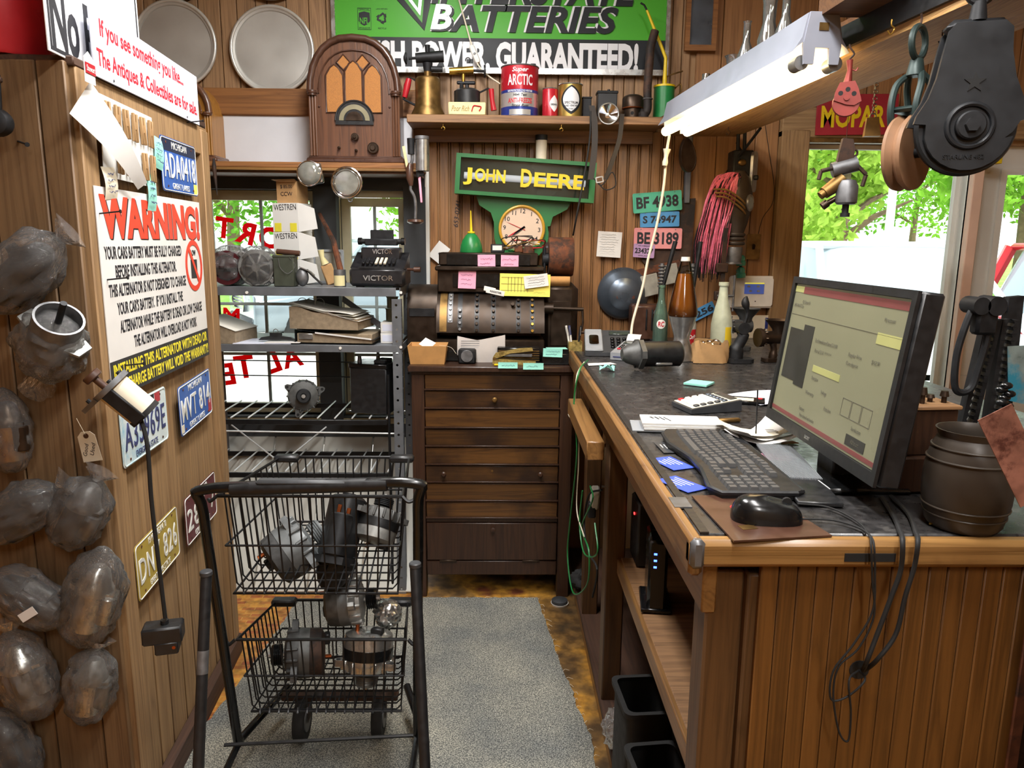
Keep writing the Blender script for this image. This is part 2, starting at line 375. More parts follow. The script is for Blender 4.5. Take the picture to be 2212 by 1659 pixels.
def planks(parent, mat, x0, x1, z0, z1, y, w, th=.012, seed=0, bead=False, wv=0):
    rn = random.Random(seed); x = x0; k = 0; cache = {}
    while x < x1-.004:
        ww = min(w*(1+rn.uniform(-wv, wv)), x1-x); kk = round(ww, 4)
        if kk not in cache:
            mb = MB()
            if bead: mb.box((-.004, 0, 0), (ww-.012, th, z1-z0), .0025).cyl((ww/2-.0035, -.002, -(z1-z0)/2), (ww/2-.0035, -.002, (z1-z0)/2), .0032, n=6)
            else: mb.box((0, 0, 0), (ww-.003, th, z1-z0), .0028)
            cache[kk] = mb.mesh('plank'); cache[kk].materials.append(mt(mat))
        inst(cache[kk], 'plank', parent, TR(x+ww/2, y-th/2, (z0+z1)/2)); x += ww; k += 1
# ------------------------------------------------------------------ floor, ceiling, walls
def floor_mat():
    m, n, b = newmat('floor_stain'); L = n.links; co_ = coords(n, (1, 1, 1), False)
    a = nd(n, 'TexNoise'); a.inputs['Scale'].default_value = 5; a.inputs['Detail'].default_value = 7; L.new(co_, a.inputs['Vector'])
    base = ramp(n, a.outputs[0], [(.3, hx('#2e2a20')), (.42, hx('#6b4f2a')), (.5, hx('#8f6a34')), (.58, hx('#c58f36')), (.68, hx('#6d3a22'))])
    bk = nd(n, 'TexBrick'); bk.inputs['Scale'].default_value = 9; bk.inputs['Mortar Size'].default_value = .02; L.new(co_, bk.inputs['Vector'])
    bk.inputs['Color1'].default_value = hx('#d59a3a'); bk.inputs['Color2'].default_value = hx('#a34a2a'); bk.inputs['Mortar'].default_value = hx('#c99a4a')
    sx = nd(n, 'SeparateXYZ'); L.new(co_, sx.inputs[0]); f = ramp(n, sx.outputs[0], [(.0, (1, 1, 1, 1)), (.02, (0, 0, 0, 1))])
    mr = nd(n, 'MapRange', _1=-.75, _2=-.35); L.new(sx.outputs[0], mr.inputs[0]); iv = nd(n, 'Math', operation='SUBTRACT', _0=1); L.new(mr.outputs[0], iv.inputs[1]); ml = nd(n, 'Math', operation='MULTIPLY', _1=.75); L.new(iv.outputs[0], ml.inputs[0])
    mx = nd(n, 'MixRGB'); L.new(ml.outputs[0], mx.inputs[0]); L.new(base, mx.inputs[1]); L.new(bk.outputs[0], mx.inputs[2])
    g = nd(n, 'TexNoise'); g.inputs['Scale'].default_value = 26; g.inputs['Detail'].default_value = 8; L.new(co_, g.inputs['Vector'])
    d = ramp(n, g.outputs[0], [(.35, (.35, .33, .3, 1)), (.6, (1, 1, 1, 1))]); m2 = nd(n, 'MixRGB', blend_type='MULTIPLY', _0=.8); L.new(mx.outputs[0], m2.inputs[1]); L.new(d, m2.inputs[2])
    L.new(m2.outputs[0], b.inputs['Base Color']); b.inputs['Roughness'].default_value = .55
    bp = nd(n, 'Bump'); bp.inputs['Strength'].default_value = .2; L.new(g.outputs[0], bp.inputs['Height']); L.new(bp.outputs[0], b.inputs['Normal'])
floor_mat()
S('floor', MB().box((0, .6, -.05), (6.2, 6.3, .1)), 'floor_stain')
S('ceiling', MB().box((0, .6, 3.05), (6.2, 6.3, .1)), 'ceiling_white')
S('wall_left', MB().box((-3.05, .6, 1.5), (.1, 6.3, 3)), 'plain_wall')
S('wall_right', MB().box((3.05, .6, 1.5), (.1, 6.3, 3)), 'plain_wall')
S('wall_front', MB().box((0, -2.5, 1.5), (6.2, .1, 3)), 'plain_wall')
W1 = (-1.66, -.862, .69, 1.765); W2 = (-.757, -.447, .70, 1.735); W3 = (1.425, 2.2, .66, 2.0); D1 = (2.27, 3.0, 0, 2.04)
wbk = S('wall_back', MB().box((-.05, YB+.07, 2.55), (2.6+.1, .1, .9)).box((.54, YB+.07, 1.0), (1.77, .1, 2.2)).box((2.13, YB+.07, 2.52), (1.74, .1, 1.04)).box((-2.2, YB+.07, 2.5), (1.6, .1, 1)), 'plain_wall')
S('wall_back_right', MB().box((1.81, YB+.06, .33), (.79, .12, .66)).box((2.235, YB+.06, 1.0), (.07, .12, 2.0)), 'frame_white')
ww = S('wall_back_left', MB().box((-2.33, YB+.06, 1.0), (1.34, .12, 2.0)).box((-.81, YB+.04, 1.23), (.105, .16, 1.1)).box((-.396, YB+.04, 1.23), (.102, .16, 1.1)).box((-1.0, YB+.05, 1.92), (1.33, .14, .31)).box((-1.0, YB+.05, .62), (1.33, .14, .14)), 'grey_beam')
lpb = T('leaning_panel', 'pale grey seamed board leaning below the lettered windows', 'panel', (-.9, 3.1, 0))
for i in range(5):
    o = MB().box((0, 0, 0), (.232, .02, .74), .004).build('board', 'grey_board', lpb); o.location = (-.535+i*.236, .225, .3); o.rotation_euler = (rad(-37), 0, 0)
planks(wbk, 'plank_upper', -2.2, -.335, 2.17, 3.0, YB+.02, .075, .014, 3, wv=.45)
planks(wbk, 'plank_upper', -.335, .86, 2.04, 3.0, YB+.02, .052, .014, 5, wv=.1)
planks(wbk, 'plank_bead', -.335, .86, .55, 2.04, YB+.02, .0518, .014, 1, bead=True)
planks(wbk, 'plank_wide', .885, 1.29, .55, 3.0, YB+.02, .14, .016, 8, wv=.3)
planks(wbk, 'plank_wide', 1.29, 3.0, 2.16, 3.0, YB+.02, .14, .016, 9, wv=.2)
text(wbk, '653-0241', 'ink', TR(*PY(987, 462, YB+.004)) @ FWD @ RZ(rad(84)), width=.12, height=.022, shear=.2, name='handwriting')
S('trim_1', MB().box((.872, YB-.005, 1.9), (.026, .03, .36), .003), 'steel_grey')
S('trim_2', MB().box((1.355, YB-.012, 1.3), (.13, .05, 1.5), .004), 'plank_rough')
S('trim_3', MB().box((2.1, YB-.01, 2.085), (1.62, .045, .13), .004), 'plank_rough_x')
S('trim_4', MB().box((1.83, YB-.01, 2.008), (.85, .05, .022), .003), 'brass_old')
S('trim_5', MB().box((2.225, YB-.01, 1.34), (.05, .05, 1.36), .004), 'frame_pink')
S('trim_6', MB().box((-1.27, YB-.025, 2.143), (1.85, .05, .115), .004), 'board_x')
S('trim_7', MB().box((-1.27, YB-.03, 1.975), (1.85, .012, .225), .001), 'white_board')
S('trim_8', MB().box((-.338, YB-.01, 1.55), (.02, .05, 1.0), .002), 'frame_white')
# windows
def window(name, w, cols, rows, mf, y, fr=.05, sash=.028):
    x0, x1, z0, z1 = w; o = S(name, MB().ring([(x0-fr, z0-fr), (x1+fr, z0-fr), (x1+fr, z1+fr), (x0-fr, z1+fr)], [(x0, z0), (x1, z0), (x1, z1), (x0, z1)], .03, TR(0, y, 0) @ FWD), mf)
    MB().ring([(x0, z0), (x1, z0), (x1, z1), (x0, z1)], [(x0+sash, z0+sash), (x1-sash, z0+sash), (x1-sash, z1-sash), (x0+sash, z1-sash)], .03, TR(0, y+.05, 0) @ FWD).build('sash', mf, o)
    a0, a1, b0, b1 = x0+sash, x1-sash, z0+sash, z1-sash
    cw = (a1-a0)/cols; ch = (b1-b0)/rows
    for i in range(1, cols): MB().box((a0+i*cw, y+.035, (b0+b1)/2), (.014, .014, b1-b0), .002).build('muntin', 'muntin', o)
    for j in range(1, rows): MB().box(((a0+a1)/2, y+.036, b0+j*ch), (a1-a0, .012, .014), .002).build('muntin', 'muntin', o)
    for i in range(cols):
        for j in range(rows): MB().box((a0+(i+.5)*cw, y+.045, b0+(j+.5)*ch), (cw, .003, ch)).build('pane', 'pane', o)
    return o
win1 = window('window_1', W1, 3, 4, 'frame_tan', YB+.06, .03, .045)
win2 = window('window_2', W2, 2, 4, 'frame_tan', YB+.06, .03, .04)
win3 = window('window_3', W3, 1, 1, 'frame_white', YB+.05, .02, .02)
S('trim_9', MB().box((-1.0, YB-.0, .67), (1.15, .05, .028), .003), 'frame_tan')
for s, px, py, r, hh in [('T', 484, 492, 8, .1), ('R', 531, 503, 16, .105), ('O', 584, 514, 14, .105), ('M', 500, 684, 4, .085), ('E', 492, 808, -8, .11), ('T', 528, 792, -7, .115), ('L', 588, 782, -20, .11), ('A', 630, 772, -14, .1)]:
    p = PY(px, py, YB+.10); text(win1, s, 'red_vinyl', TR(*p) @ FWD @ RZ(-rad(r)), height=hh, bold=.035, mirror=True, name='letter', depth=.001)
# door on the far right
dr = S('door_1', MB().box(((D1[0]+D1[1])/2, YB+.08, .45), (D1[1]-D1[0], .04, .9), .004).ring([(D1[0], .9), (D1[1], .9), (D1[1], 2.04), (D1[0], 2.04)], [(D1[0]+.13, .97), (D1[1]-.1, .97), (D1[1]-.1, 1.88), (D1[0]+.13, 1.88)], .04, TR(0, YB+.10, 0) @ FWD), 'frame_white')
MB().ring([(D1[0]+.11, .95), (D1[1]-.08, .95), (D1[1]-.08, 1.9), (D1[0]+.11, 1.9)], [(D1[0]+.14, .98), (D1[1]-.11, .98), (D1[1]-.11, 1.87), (D1[0]+.14, 1.87)], .015, TR(0, YB+.062, 0) @ FWD).build('glazing_bead', 'frame_white', dr)
MB().box(((D1[0]+D1[1])/2, YB+.08, 1.42), (D1[1]-D1[0]-.24, .004, .92)).build('pane', 'pane', dr)
MB().ring([(D1[0]+.12, .1), (D1[1]-.1, .1), (D1[1]-.1, .82), (D1[0]+.12, .82)], [(D1[0]+.15, .13), (D1[1]-.13, .13), (D1[1]-.13, .79), (D1[0]+.15, .79)], .01, TR(0, YB+.06, 0) @ FWD).build('panel_moulding', 'frame_white', dr)
# ------------------------------------------------------------------ left partition (board wall with posts)
PO = V((-.9224, 1.73, 0)); PD = V((-.0738, .9973, 0)); PN = V((.9973, .0738, 0)); PH = 1.905; PLEN = .9
PM = Matrix(((PD.x, 0, PN.x, PO.x), (PD.y, 0, PN.y, PO.y), (0, 1, 0, 0), (0, 0, 0, 1)))   # x along the boards away from the viewer, y up, z out of the face
def PP(px, py, off=0):                                       # photo pixel -> (u, v) on the partition's side face
    r = ray(px, py); t = (PO+PN*off-EYE).dot(PN)/r.dot(PN); q = EYE+r*t-PO; return q.dot(PD), q.z
pw = S('wall_partition', MB().at(PM).box((PLEN/2, PH/2, -.06), (PLEN, PH-.02, .06)), 'plank_part')
def pbox(name, mat, u0, u1, v0, v1, z0, z1, bev=.003):
    o = MB().box((0, 0, 0), (z1-z0, u1-u0, v1-v0), bev).build(name, mat, pw)    # local x = out of face, y = along, z = up
    o.matrix_basis = PM @ TR((u0+u1)/2, (v0+v1)/2, (z0+z1)/2) @ Matrix(((0, 1, 0, 0), (0, 0, 1, 0), (1, 0, 0, 0), (0, 0, 0, 1))); return o
rn = random.Random(4); u = .075
while u < PLEN-.08:
    w = min(rn.uniform(.09, .15), PLEN-.07-u); pbox('plank', 'plank_rough', u, u+w-.003, .02, PH-.09, -.03, -.012); u += w
pbox('post', 'plank_rough', 0, .075, 0, PH-.005, -.045, .004); pbox('post', 'plank_rough', PLEN-.07, PLEN, 0, PH-.02, -.09, .012)
pbox('rail', 'plank_rough', .07, PLEN, PH-.1, PH-.01, -.045, .006); pbox('base_board', 'end_dark', .0, PLEN, 0, .075, -.01, .02)
planks(pw, 'plank_part', -1.7, -.929, 0, PH, 1.728, .125, .02, 12, wv=.25)
pbox('cap_board', 'end_dark', -.01, PLEN, PH-.008, PH+.012, -.16, .006)
# ceiling tube fixtures
for i, (x, y, z, ln) in enumerate(CEIL):
    t = T('ceiling_light', 'white ceiling tube fixture %s' % ['above the shop floor', 'nearest the shop entrance', 'above the drawer cabinet'][i], 'ceiling light', (x, y, 3.0))
    MB().box((0, 0, -.035), (.16, ln, .05), .008).build('housing', 'white_plastic', t)
    for sx in (-.045, .045): MB().cyl((sx, -ln/2+.03, -.078), (sx, ln/2-.03, -.078), .013, n=10).build('tube', 'tube_ceiling', t)
# ------------------------------------------------------------------ rug
def rug():
    P = [PZ(x, y, 0) for x, y in [(905, 1293), (1161, 1294), (1172, 1330), (1190, 1380), (1212, 1440), (1235, 1490), (1250, 1540), (1275, 1590), (1288, 1659), (1330, 1850), (200, 1900), (420, 1600), (545, 1440), (612, 1345), (640, 1300)]]
    rn = random.Random(2); out = []
    for i in range(len(P)):
        a, b = P[i], P[(i+1) % len(P)]; k = max(2, int((b-a).length/.02))
        for j in range(k): q = a.lerp(b, j/k); out.append((q.x+rn.uniform(-.004, .004), q.y+rn.uniform(-.004, .004)))
    m, n, b = newmat('rug_pile'); L = n.links; co_ = coords(n, (1, 1, 1), False)
    a = nd(n, 'TexNoise'); a.inputs['Scale'].default_value = 260; a.inputs['Detail'].default_value = 2; L.new(co_, a.inputs['Vector'])
    c = nd(n, 'TexNoise'); c.inputs['Scale'].default_value = 3; c.inputs['Detail'].default_value = 6; L.new(co_, c.inputs['Vector'])
    f = ramp(n, a.outputs[0], [(.32, hx('#3d4042')), (.5, hx('#83837c')), (.68, hx('#c0bdb0'))]); g = ramp(n, c.outputs[0], [(.35, (.55, .58, .62, 1)), (.62, (1, .98, .92, 1))])
    mx = nd(n, 'MixRGB', blend_type='MULTIPLY', _0=1); L.new(f, mx.inputs[1]); L.new(g, mx.inputs[2]); L.new(mx.outputs[0], b.inputs['Base Color']); b.inputs['Roughness'].default_value = .95
    bp = nd(n, 'Bump'); bp.inputs['Strength'].default_value = .6; bp.inputs['Distance'].default_value = .004; L.new(a.outputs[0], bp.inputs['Height']); L.new(bp.outputs[0], b.inputs['Normal'])
    r = T('carpet_runner', 'worn grey carpet runner with frayed edge on the shop floor', 'rug', (0, 2, 0))
    MB().prism([(x, y-2) for x, y in out], .007).build('pile', 'rug_pile', r)
    mb = MB()
    for i in range(0, len(out), 2):
        x, y = out[i]
        if x > -.4 and y < 3.05:
            e = V((x, y-2, .006)); d = V((rn.uniform(.2, 1), rn.uniform(-.6, .6), 0))*.022; mb.tube(spl([e, e+d*.5+V((0, 0, .004)), e+d+V((rn.uniform(-.01, .01), 0, -.003))], 3), .0007, 4)
    mb.build('frayed_threads', 'cream', r)['kind'] = 'stuff'
rug()
# ------------------------------------------------------------------ service counter
CT = 1.09
sc = T('service_counter', 'long wooden shop counter with worn black laminate top and plank end', 'counter', (.29, 1.066, 0))
MB().box((.58, 1.03, CT-.016), (1.12, 2.0, .03), .003).build('top_panel', 'black_lam', sc); MB().box((.63, 2.275, CT-.016), (1.02, .49, .03), .003).build('top_panel', 'black_lam', sc)
MB().box((.011, 1.015, CT-.028), (.022, 2.03, .062), .006).build('edge_trim', 'counter_trim', sc)
MB().box((.29, .012, CT-.022), (.58, .03, .044), .008).build('edge_trim', 'counter_trim_x', sc)
MB().box((.012, .01, CT-.021), (.022, .036, .046), .006).build('corner_guard', 'steel_dull', sc, label='worn metal corner guard')
MB().box((.03, 1.02, CT+.001), (.014, 1.98, .003)).build('edge_strip', 'black_plastic', sc)
MB().box((.048, 1.02, 1.0), (.024, 1.95, .105), .003).build('apron', 'counter_trim', sc)
for y, w, mat in ((.085, .07, 'counter_post'), (1.16, .08, 'counter_post'), (1.72, .06, 'counter_post')):
    MB().box((.075, y, .53), (.06, w, .98), .004).build('post', mat, sc)
MB().box((.155, .06, .53), (.1, .05, .98), .004).build('post', 'counter_post', sc)
MB().box((.33, 1.2, .07), (.58, 2.3, .025), .003).build('bottom_shelf', 'end_dark', sc)
MB().box((.055, 1.2, .04), (.02, 2.3, .08), .003).build('toe_board', 'counter_trim', sc)
MB().box((.3, .62, .56), (.42, 1.0, .024), .003).build('middle_shelf', 'shelf_top', sc)
MB().box((.09, .62, .545), (.02, 1.0, .05), .003).build('shelf_lip', 'counter_trim', sc)
MB().box((.6, 1.2, .52), (.02, 2.3, 1.0)).build('back_panel', 'end_dark', sc)
pmesh = MB().box((0, 0, 0), (.0285, .012, 1.02), .002).mesh('plank'); pmesh.materials.append(mt('counter_plank'))
for i in range(15): inst(pmesh, 'plank', sc, TR(.135+i*.0295, .03, .53))
MB().box((.56, .035, .53), (.02, .03, 1.02), .002).build('corner_board', 'rust', sc)
q = PY(1856, 1447, 1.089); MB().cyl((q.x-.29, .0225, q.z), (q.x-.29, .026, q.z), .016, n=16).build('cable_hole', 'rubber', sc)
MB().box((.245+.03, -.0035, CT-.025), (.078, .002, .013)).build('black_tape', 'rubber', sc)
bp_ = PX(1300, 945, .275)
one(MB().box((0, .3, 0), (.05, .6, .055), .003), 'pull_out_board', 'counter_trim', 'thick dark board sliding out below the counter edge near the drawers', 'board', (.285-.012, 2.04, .955))
S('wall_counter_end', MB().box((1.12, .985, .59), (.62, .03, 1.18), .003), 'counter_post')
sp_ = T('torn_veneer_strip', 'torn pale splinter of veneer nailed to the counter post', 'veneer', PX(1312, 1095, .355), RZ(rad(-90)))
MB().prism([(-.02, .12), (.012, .075), (.016, -.01), (.004, -.15), (-.006, -.1), (-.02, -.05), (-.024, .05)], .004, RX(pi/2)).build('strip', 'cardboard', sp_)
MB().cyl((0, -.02, .07), (0, .004, .07), .004, n=8).build('nail', 'steel', sp_)
# ------------------------------------------------------------------ drawer cabinet
CZ = 1.03
dc = T('drawer_cabinet', 'dark oak cabinet of many shallow drawers under the cash register', 'cabinet', (-.028, 3.07, 0))
MB().box((0, .27, .55), (.6, .46, .86)).build('body', 'cabinet_dark', dc)
MB().box((0, .25, CZ-.013), (.70, .55, .026), .005).box((0, .255, CZ-.032), (.675, .52, .016), .004).build('top', 'cabinet_dark', dc)
for s in (-1, 1): MB().box((s*.3105, .03, .5), (.053, .06, 1.0), .003).box((s*.3105, .46, .5), (.053, .06, 1.0), .003).build('stile', 'cabinet_dark', dc)
ys = [807, 842, 882, 924, 963.6, 1003, 1041, 1081, 1118]
zs = [PY(1065, y, 3.07).z for y in ys]
for i in range(8):
    z0, z1 = zs[i+1], zs[i]; d = MB().box((0, .012, (z0+z1)/2-.002), (.562, .03, z1-z0-.008), .003).build('drawer', 'cabinet_drawer', dc)
    MB().box((0, .004, z0+.001), (.566, .03, .006), .001).build('drawer_rail', 'cabinet_dark', dc)
    kn = {1: [0.01], 5: [-.205, .205]}.get(i, [])
    for kx in kn: MB().lathe([(0, 0), (.006, 0), (.005, .008), (.011, .014), (.0115, .02), (.007, .025), (0, .026)], 16, TR(kx, -.003, (z0+z1)/2) @ RX(pi/2)).build('knob', 'cabinet_dark' if i == 5 else 'brass_old', d)
    if i == 5: MB().cyl((0, -.004, (z0+z1)/2+.01), (0, .0, (z0+z1)/2+.01), .005, n=10).build('keyhole', 'brass_old', d)
za, zb, zc_ = (PY(1065, y, 3.07).z for y in (1128, 1211, 1243))
d = MB().box((0, .012, (za+zb)/2), (.562, .03, za-zb-.006), .003).build('flap_door', 'cabinet_dark', dc)
MB().lathe([(0, 0), (.006, 0), (.005, .008), (.01, .014), (.0105, .02), (0, .025)], 14, TR(.005, -.003, za-.028) @ RX(pi/2)).build('knob', 'cabinet_dark', d)
for s in (-.19, .17): MB().box((s, -.004, zb), (.075, .004, .008), .001).build('hinge', 'bronze_dark', d)
MB().box((0, .016, (zb+zc_)/2), (.565, .03, zb-zc_-.004), .003).build('bottom_rail', 'cabinet_dark', dc)
MB().box((0, .016, (za+zs[8])/2), (.565, .032, abs(zs[8]-za)), .002).build('drawer_rail', 'cabinet_dark', dc)
# ------------------------------------------------------------------ cash register
KR = .00203
def rx(px): return (px-1086)*KR
def rz(py): return (768-py)*KR
cr = T('cash_register', 'antique brown metal cash register with round keys on the drawer cabinet', 'cash register', (rx(1086)-.041, 3.2, CZ+.001))
MB().box((rx(1086), .16, .045), (.47, .30, .09), .006).build('cash_drawer', 'register_metal', cr)
MB().box((rx(1090), -.01, .022), (.42, .04, .044), .004).build('drawer_front', 'black_gloss', cr)
R0, ZC, YC_ = .215, .105, .215
kz0, kz1 = rz(716), rz(624)
def kf(t): a = rad(4+62*t); return V((0, YC_-R0*cos(a), ZC+R0*sin(a)*.95))      # keyboard curve
def face(u, v): p = kf(v); return (rx(974)+u*(rx(1200)-rx(974)), p.y, p.z)
MB().surf(face, 12, 12).box((rx(1087), .24, .19), (rx(1200)-rx(974)-.004, .18, .2)).build('keyboard_housing', 'register_metal', cr)
for xx in (rx(974), rx(1200)): MB().prism([(0.0+kf(i/8).y, kf(i/8).z) for i in range(9)]+[(.3, .3), (.3, .1)], .006, TR(xx-.003, 0, 0) @ RZ(pi/2) @ RX(pi/2)).build('side_plate', 'register_metal', cr)
def key(t, px, mat, r=.0068, h=.011, nm='key'):
    p = kf(t); n_ = V((0, p.y-YC_, (p.z-ZC)/.9)).normalized(); a = V((rx(px), p.y, p.z)); MB().cyl(a, a+n_*h*.6, r*.55, n=8).cyl(a+n_*h*.55, a+n_*h, r, n=12, bev=.0012).build(nm, mat, cr)
for px, mat in ((1058, 'register_metal'), (1093, 'register_metal'), (1146, 'register_metal'), (1175.5, 'brass_old')):
    MB().surf(lambda u, v, px=px: (rx(px)+(u-.5)*.02, kf(.02+.96*v).y-.0018, kf(.02+.96*v).z+.0008), 1, 14).build('key_slot', 'black_plastic', cr)
    for i in range(8): key(.05+i*.125, px, 'brass' if (mat == 'brass_old' and i in (0, 1, 3, 4)) else mat)
MB().surf(lambda u, v: (rx(1022.5)+(u-.5)*.02, kf(.1+.88*v).y-.0018, kf(.1+.88*v).z+.0008), 1, 14).build('key_slot', 'black_plastic', cr)
for i in range(4): key(.07+i*.12, 1022.5, 'steel_dull')
for t in (.55, .93): key(t, 1134, 'register_metal', .009, .018, 'stop_key')
MB().surf(lambda u, v: (rx(1002)+(u-.5)*.02, kf(.2+.75*v).y-.003, kf(.2+.75*v).z+.001), 2, 12).build('dial_track', 'steel_dull', cr)
for i in range(6): key(.25+i*.11, 1002, 'steel', .006, .008, 'dial')
MB().surf(lambda u, v: (rx(987)+(u-.5)*.03, kf(.02+.9*v).y-.003, kf(.02+.9*v).z+.001), 2, 12).build('index_plate', 'brass_old', cr)
MB().box((rx(1087), .2, (rz(622)+rz(580))/2), (rx(1200)-rx(972), .22, rz(580)-rz(622)+.02), .004).build('case', 'register_metal', cr)
MB().box((rx(1085), .2, rz(576)), (rx(1201)-rx(968), .27, .02), .005).build('cornice', 'register_metal', cr)
MB().box((rx(1082), .19, (rz(570)+rz(543))/2), (rx(1190)-rx(978), .2, rz(543)-rz(570)), .005).build('sign_box', 'register_metal', cr)
MB().box((rx(1082), .088, (rz(570)+rz(545))/2), (rx(1172)-rx(994), .006, rz(545)-rz(568)), .001).build('display_window', 'black_gloss', cr)
MB().box((rx(1060), .087, rz(602)), (.22, .005, .055), .001).build('counter_window', 'black_gloss', cr)
x0, x1 = rx(908), rx(972)
MB().lathe([(0, 0), (.125, 0), (.125, x1-x0), (0, x1-x0)], 40, TR(x0, .19, .19) @ RY(pi/2)).box(((x0+x1)/2, .19, .1), (x1-x0, .25, .2)).build('side_drum', 'steel_grey' if 0 else 'register_metal', cr)
MB().box(((x0+x1)/2, .062, .2), (x1-x0-.02, .004, .035), .001).build('drum_plate', 'iron', cr)
MB().box((rx(1238), .22, .165), (rx(1279)-rx(1199), .2, .33), .03).box((rx(1240), .118, .15), (.09, .006, .2), .002).build('printer_case', 'register_metal', cr)
MB().cyl((rx(1200), .1, rz(660)), (rx(1222), .1, rz(660)), .026, n=20).cyl((rx(1222), .1, rz(660)), (rx(1288), .1, rz(662)), .0085, n=12).tube([(rx(1286), .1, rz(662)), (rx(1287), .09, rz(690)), (rx(1284), .08, rz(710))], .005, 8).build('crank', 'register_metal', cr)
MB().lathe([(0, 0), (.008, 0), (.006, .01), (.009, .03), (.01, .055), (0, .066)], 14, TR(rx(1283), .08, rz(711)) @ RY(pi/2)).build('crank_handle', 'cabinet_dark', cr)
MB().lathe([(0, 0), (.083, 0), (.086, .006), (.086, .104), (.083, .11), (0, .11)], 36, TR(rx(1213), .2, rz(551)) @ RY(pi/2)).build('receipt_drum', 'rust', cr)
MB().surf(lambda u, v: (rx(1214)+u*(rx(1258)-rx(1214)), .12-.02*sin(pi*v)+.03*(1-v), rz(618)+v*(rz(592)-rz(618))), 4, 8).build('paper_guide', 'cardboard', cr)
MB().box((rx(1204), .2, rz(560)), (.012, .05, .12), .004).cyl((rx(1200), .2, rz(556)), (rx(1213), .2, rz(556)), .03, n=20).build('drum_bracket', 'iron', cr)
# ------------------------------------------------------------------ grey steel shelving
sx0, sx1, sy0, sy1 = -1.32, -.408, 3.1, 3.52
ss = T('steel_shelving', 'grey slotted steel shelving unit in front of the lettered window', 'shelving', (0, sy0, 0))
def slot_post(x, y, sgn, z1):
    mb = MB(); w, pt = .036, .05; n = int(z1/pt)
    for i in range(n):
        c = i*pt+pt/2
        o8 = [(w/2, 0), (w/2, pt/2), (0, pt/2), (-w/2, pt/2), (-w/2, 0), (-w/2, -pt/2), (0, -pt/2), (w/2, -pt/2)]; i8 = circ(.0055, 8)
        mb.ring(o8, i8, .0025, TR(x, y, c) @ FWD)
        mb.ring(o8, i8, .0025, TR(x+sgn*w/2, y+w/2, c) @ RZ(pi/2) @ FWD)
    return mb
for x, s in ((sx1-.018, 1), (sx0+.018, -1)):
    for y in (0, sy1-sy0-.04): slot_post(x, y, s, 1.345).build('post', 'steel_grey', ss)
for zt, zb_ in ((1.345, 1.31), (1.108, 1.078)):
    MB().box(((sx0+sx1)/2, (sy1-sy0)/2, zt-.002), (sx1-sx0-.04, sy1-sy0-.01, .003)).box(((sx0+sx1)/2, -.002, (zt+zb_)/2), (sx1-sx0-.035, .003, zt-zb_), .001).box(((sx0+sx1)/2, sy1-sy0-.01, (zt+zb_)/2), (sx1-sx0-.035, .003, zt-zb_), .001).box((sx1-.002, .2, (zt+zb_)/2), (.003, .4, zt-zb_)).build('shelf', 'steel_grey', ss)
a, b = PY(740, 645, 3.45), PY(822, 703, 3.2); MB().strip([a-V((0, sy0, 0)), b-V((0, sy0, 0))], .03, .003, (0, .3, 1)).build('brace', 'steel_grey', ss)
for px, py in ((533, 632), (866, 632), (735, 752), (866, 750)): q = PY(px, py, 3.094); MB().cyl((q.x, -.008, q.z), (q.x, -.003, q.z), .006, n=10).build('bolt', 'white_plastic', ss)
# black wire rack below
wr = T('wire_rack', 'low black wire rack with pale rungs below the steel shelving', 'rack', (0, 3.12, 0))
for zt, y0_, y1_ in ((.79, 0, .33), (.555, .0, .33)):
    xr = -.475
    for y_ in (y0_, y1_): MB().box((-.9, y_, zt-.016), (.85, .012, .022), .002).build('rail', 'wire_black', wr)
    for i in range(12): MB().cyl((-1.28+i*.073, y0_-.01, zt+.004), (-1.28+i*.073, y1_+.01, zt+.004), .0035, n=6).build('rung', 'wire_white', wr)
for y_ in (0, .33): MB().cyl((-.468, y_, .5*(y_ > 0)), (-.468, y_, .98), .006, n=8).build('upright', 'wire_black', wr); MB().cyl((-1.32, y_, .5*(y_ > 0)), (-1.32, y_, .98), .006, n=8).build('upright', 'wire_black', wr)
for z_ in (.985, .915): MB().cyl((-1.32, .345, z_), (-.46, .345, z_-.01), .003, n=6).build('back_wire', 'wire_black', wr)
MB().cyl((-1.32, .0, .735), (-.44, .0, .725), .0035, n=6).build('front_wire', 'wire_white', wr)
for a, b in (((500, 918), (606, 1000)), ((705, 922), (608, 1000))): p, q = PY(*a, 3.45), PY(*b, 3.3); MB().cyl(p-V((0, 3.12, 0)), q-V((0, 3.12, 0)), .0035, n=6).build('cross_brace', 'wire_white', wr)
# ------------------------------------------------------------------ wall shelf, radio ledge
wsf = T('wall_shelf', 'dark wooden wall shelf of cans and torches below the green sign', 'shelf', (.15, 3.35, 2.066))
MB().box((0, .12, -.017), (1.1, .24, .034), .003).build('board', 'shelf_top', wsf)
MB().box((.0, .19, -.062), (1.08, .02, .056), .002).build('cleat', 'shelf_dark', wsf)
for px in (957, 1213):
    q = PY(px, 262, 3.36)-V((.15, 3.35, 2.066)); MB().cyl((q.x, .012, -.034), (q.x, .012, -.05), .0015, n=6).torus((q.x, .012, -.056), .007, .0014, 14, 6, RX(pi/2), -1.4, 3.2).build('cup_hook', 'brass', wsf)
rl = T('radio_ledge', 'narrow wooden ledge above the windows carrying the old radio', 'ledge', (-.9, 3.33, 1.862))
MB().box((0, .13, -.012), (1.12, .27, .024), .003).build('board', 'board_x', rl); MB().box((0, -.004, -.03), (1.12, .014, .012), .002).build('edge_moulding', 'counter_trim_x', rl); MB().box((0, .12, -.035), (1.1, .22, .02)).build('underside_board', 'shelf_dark', rl)
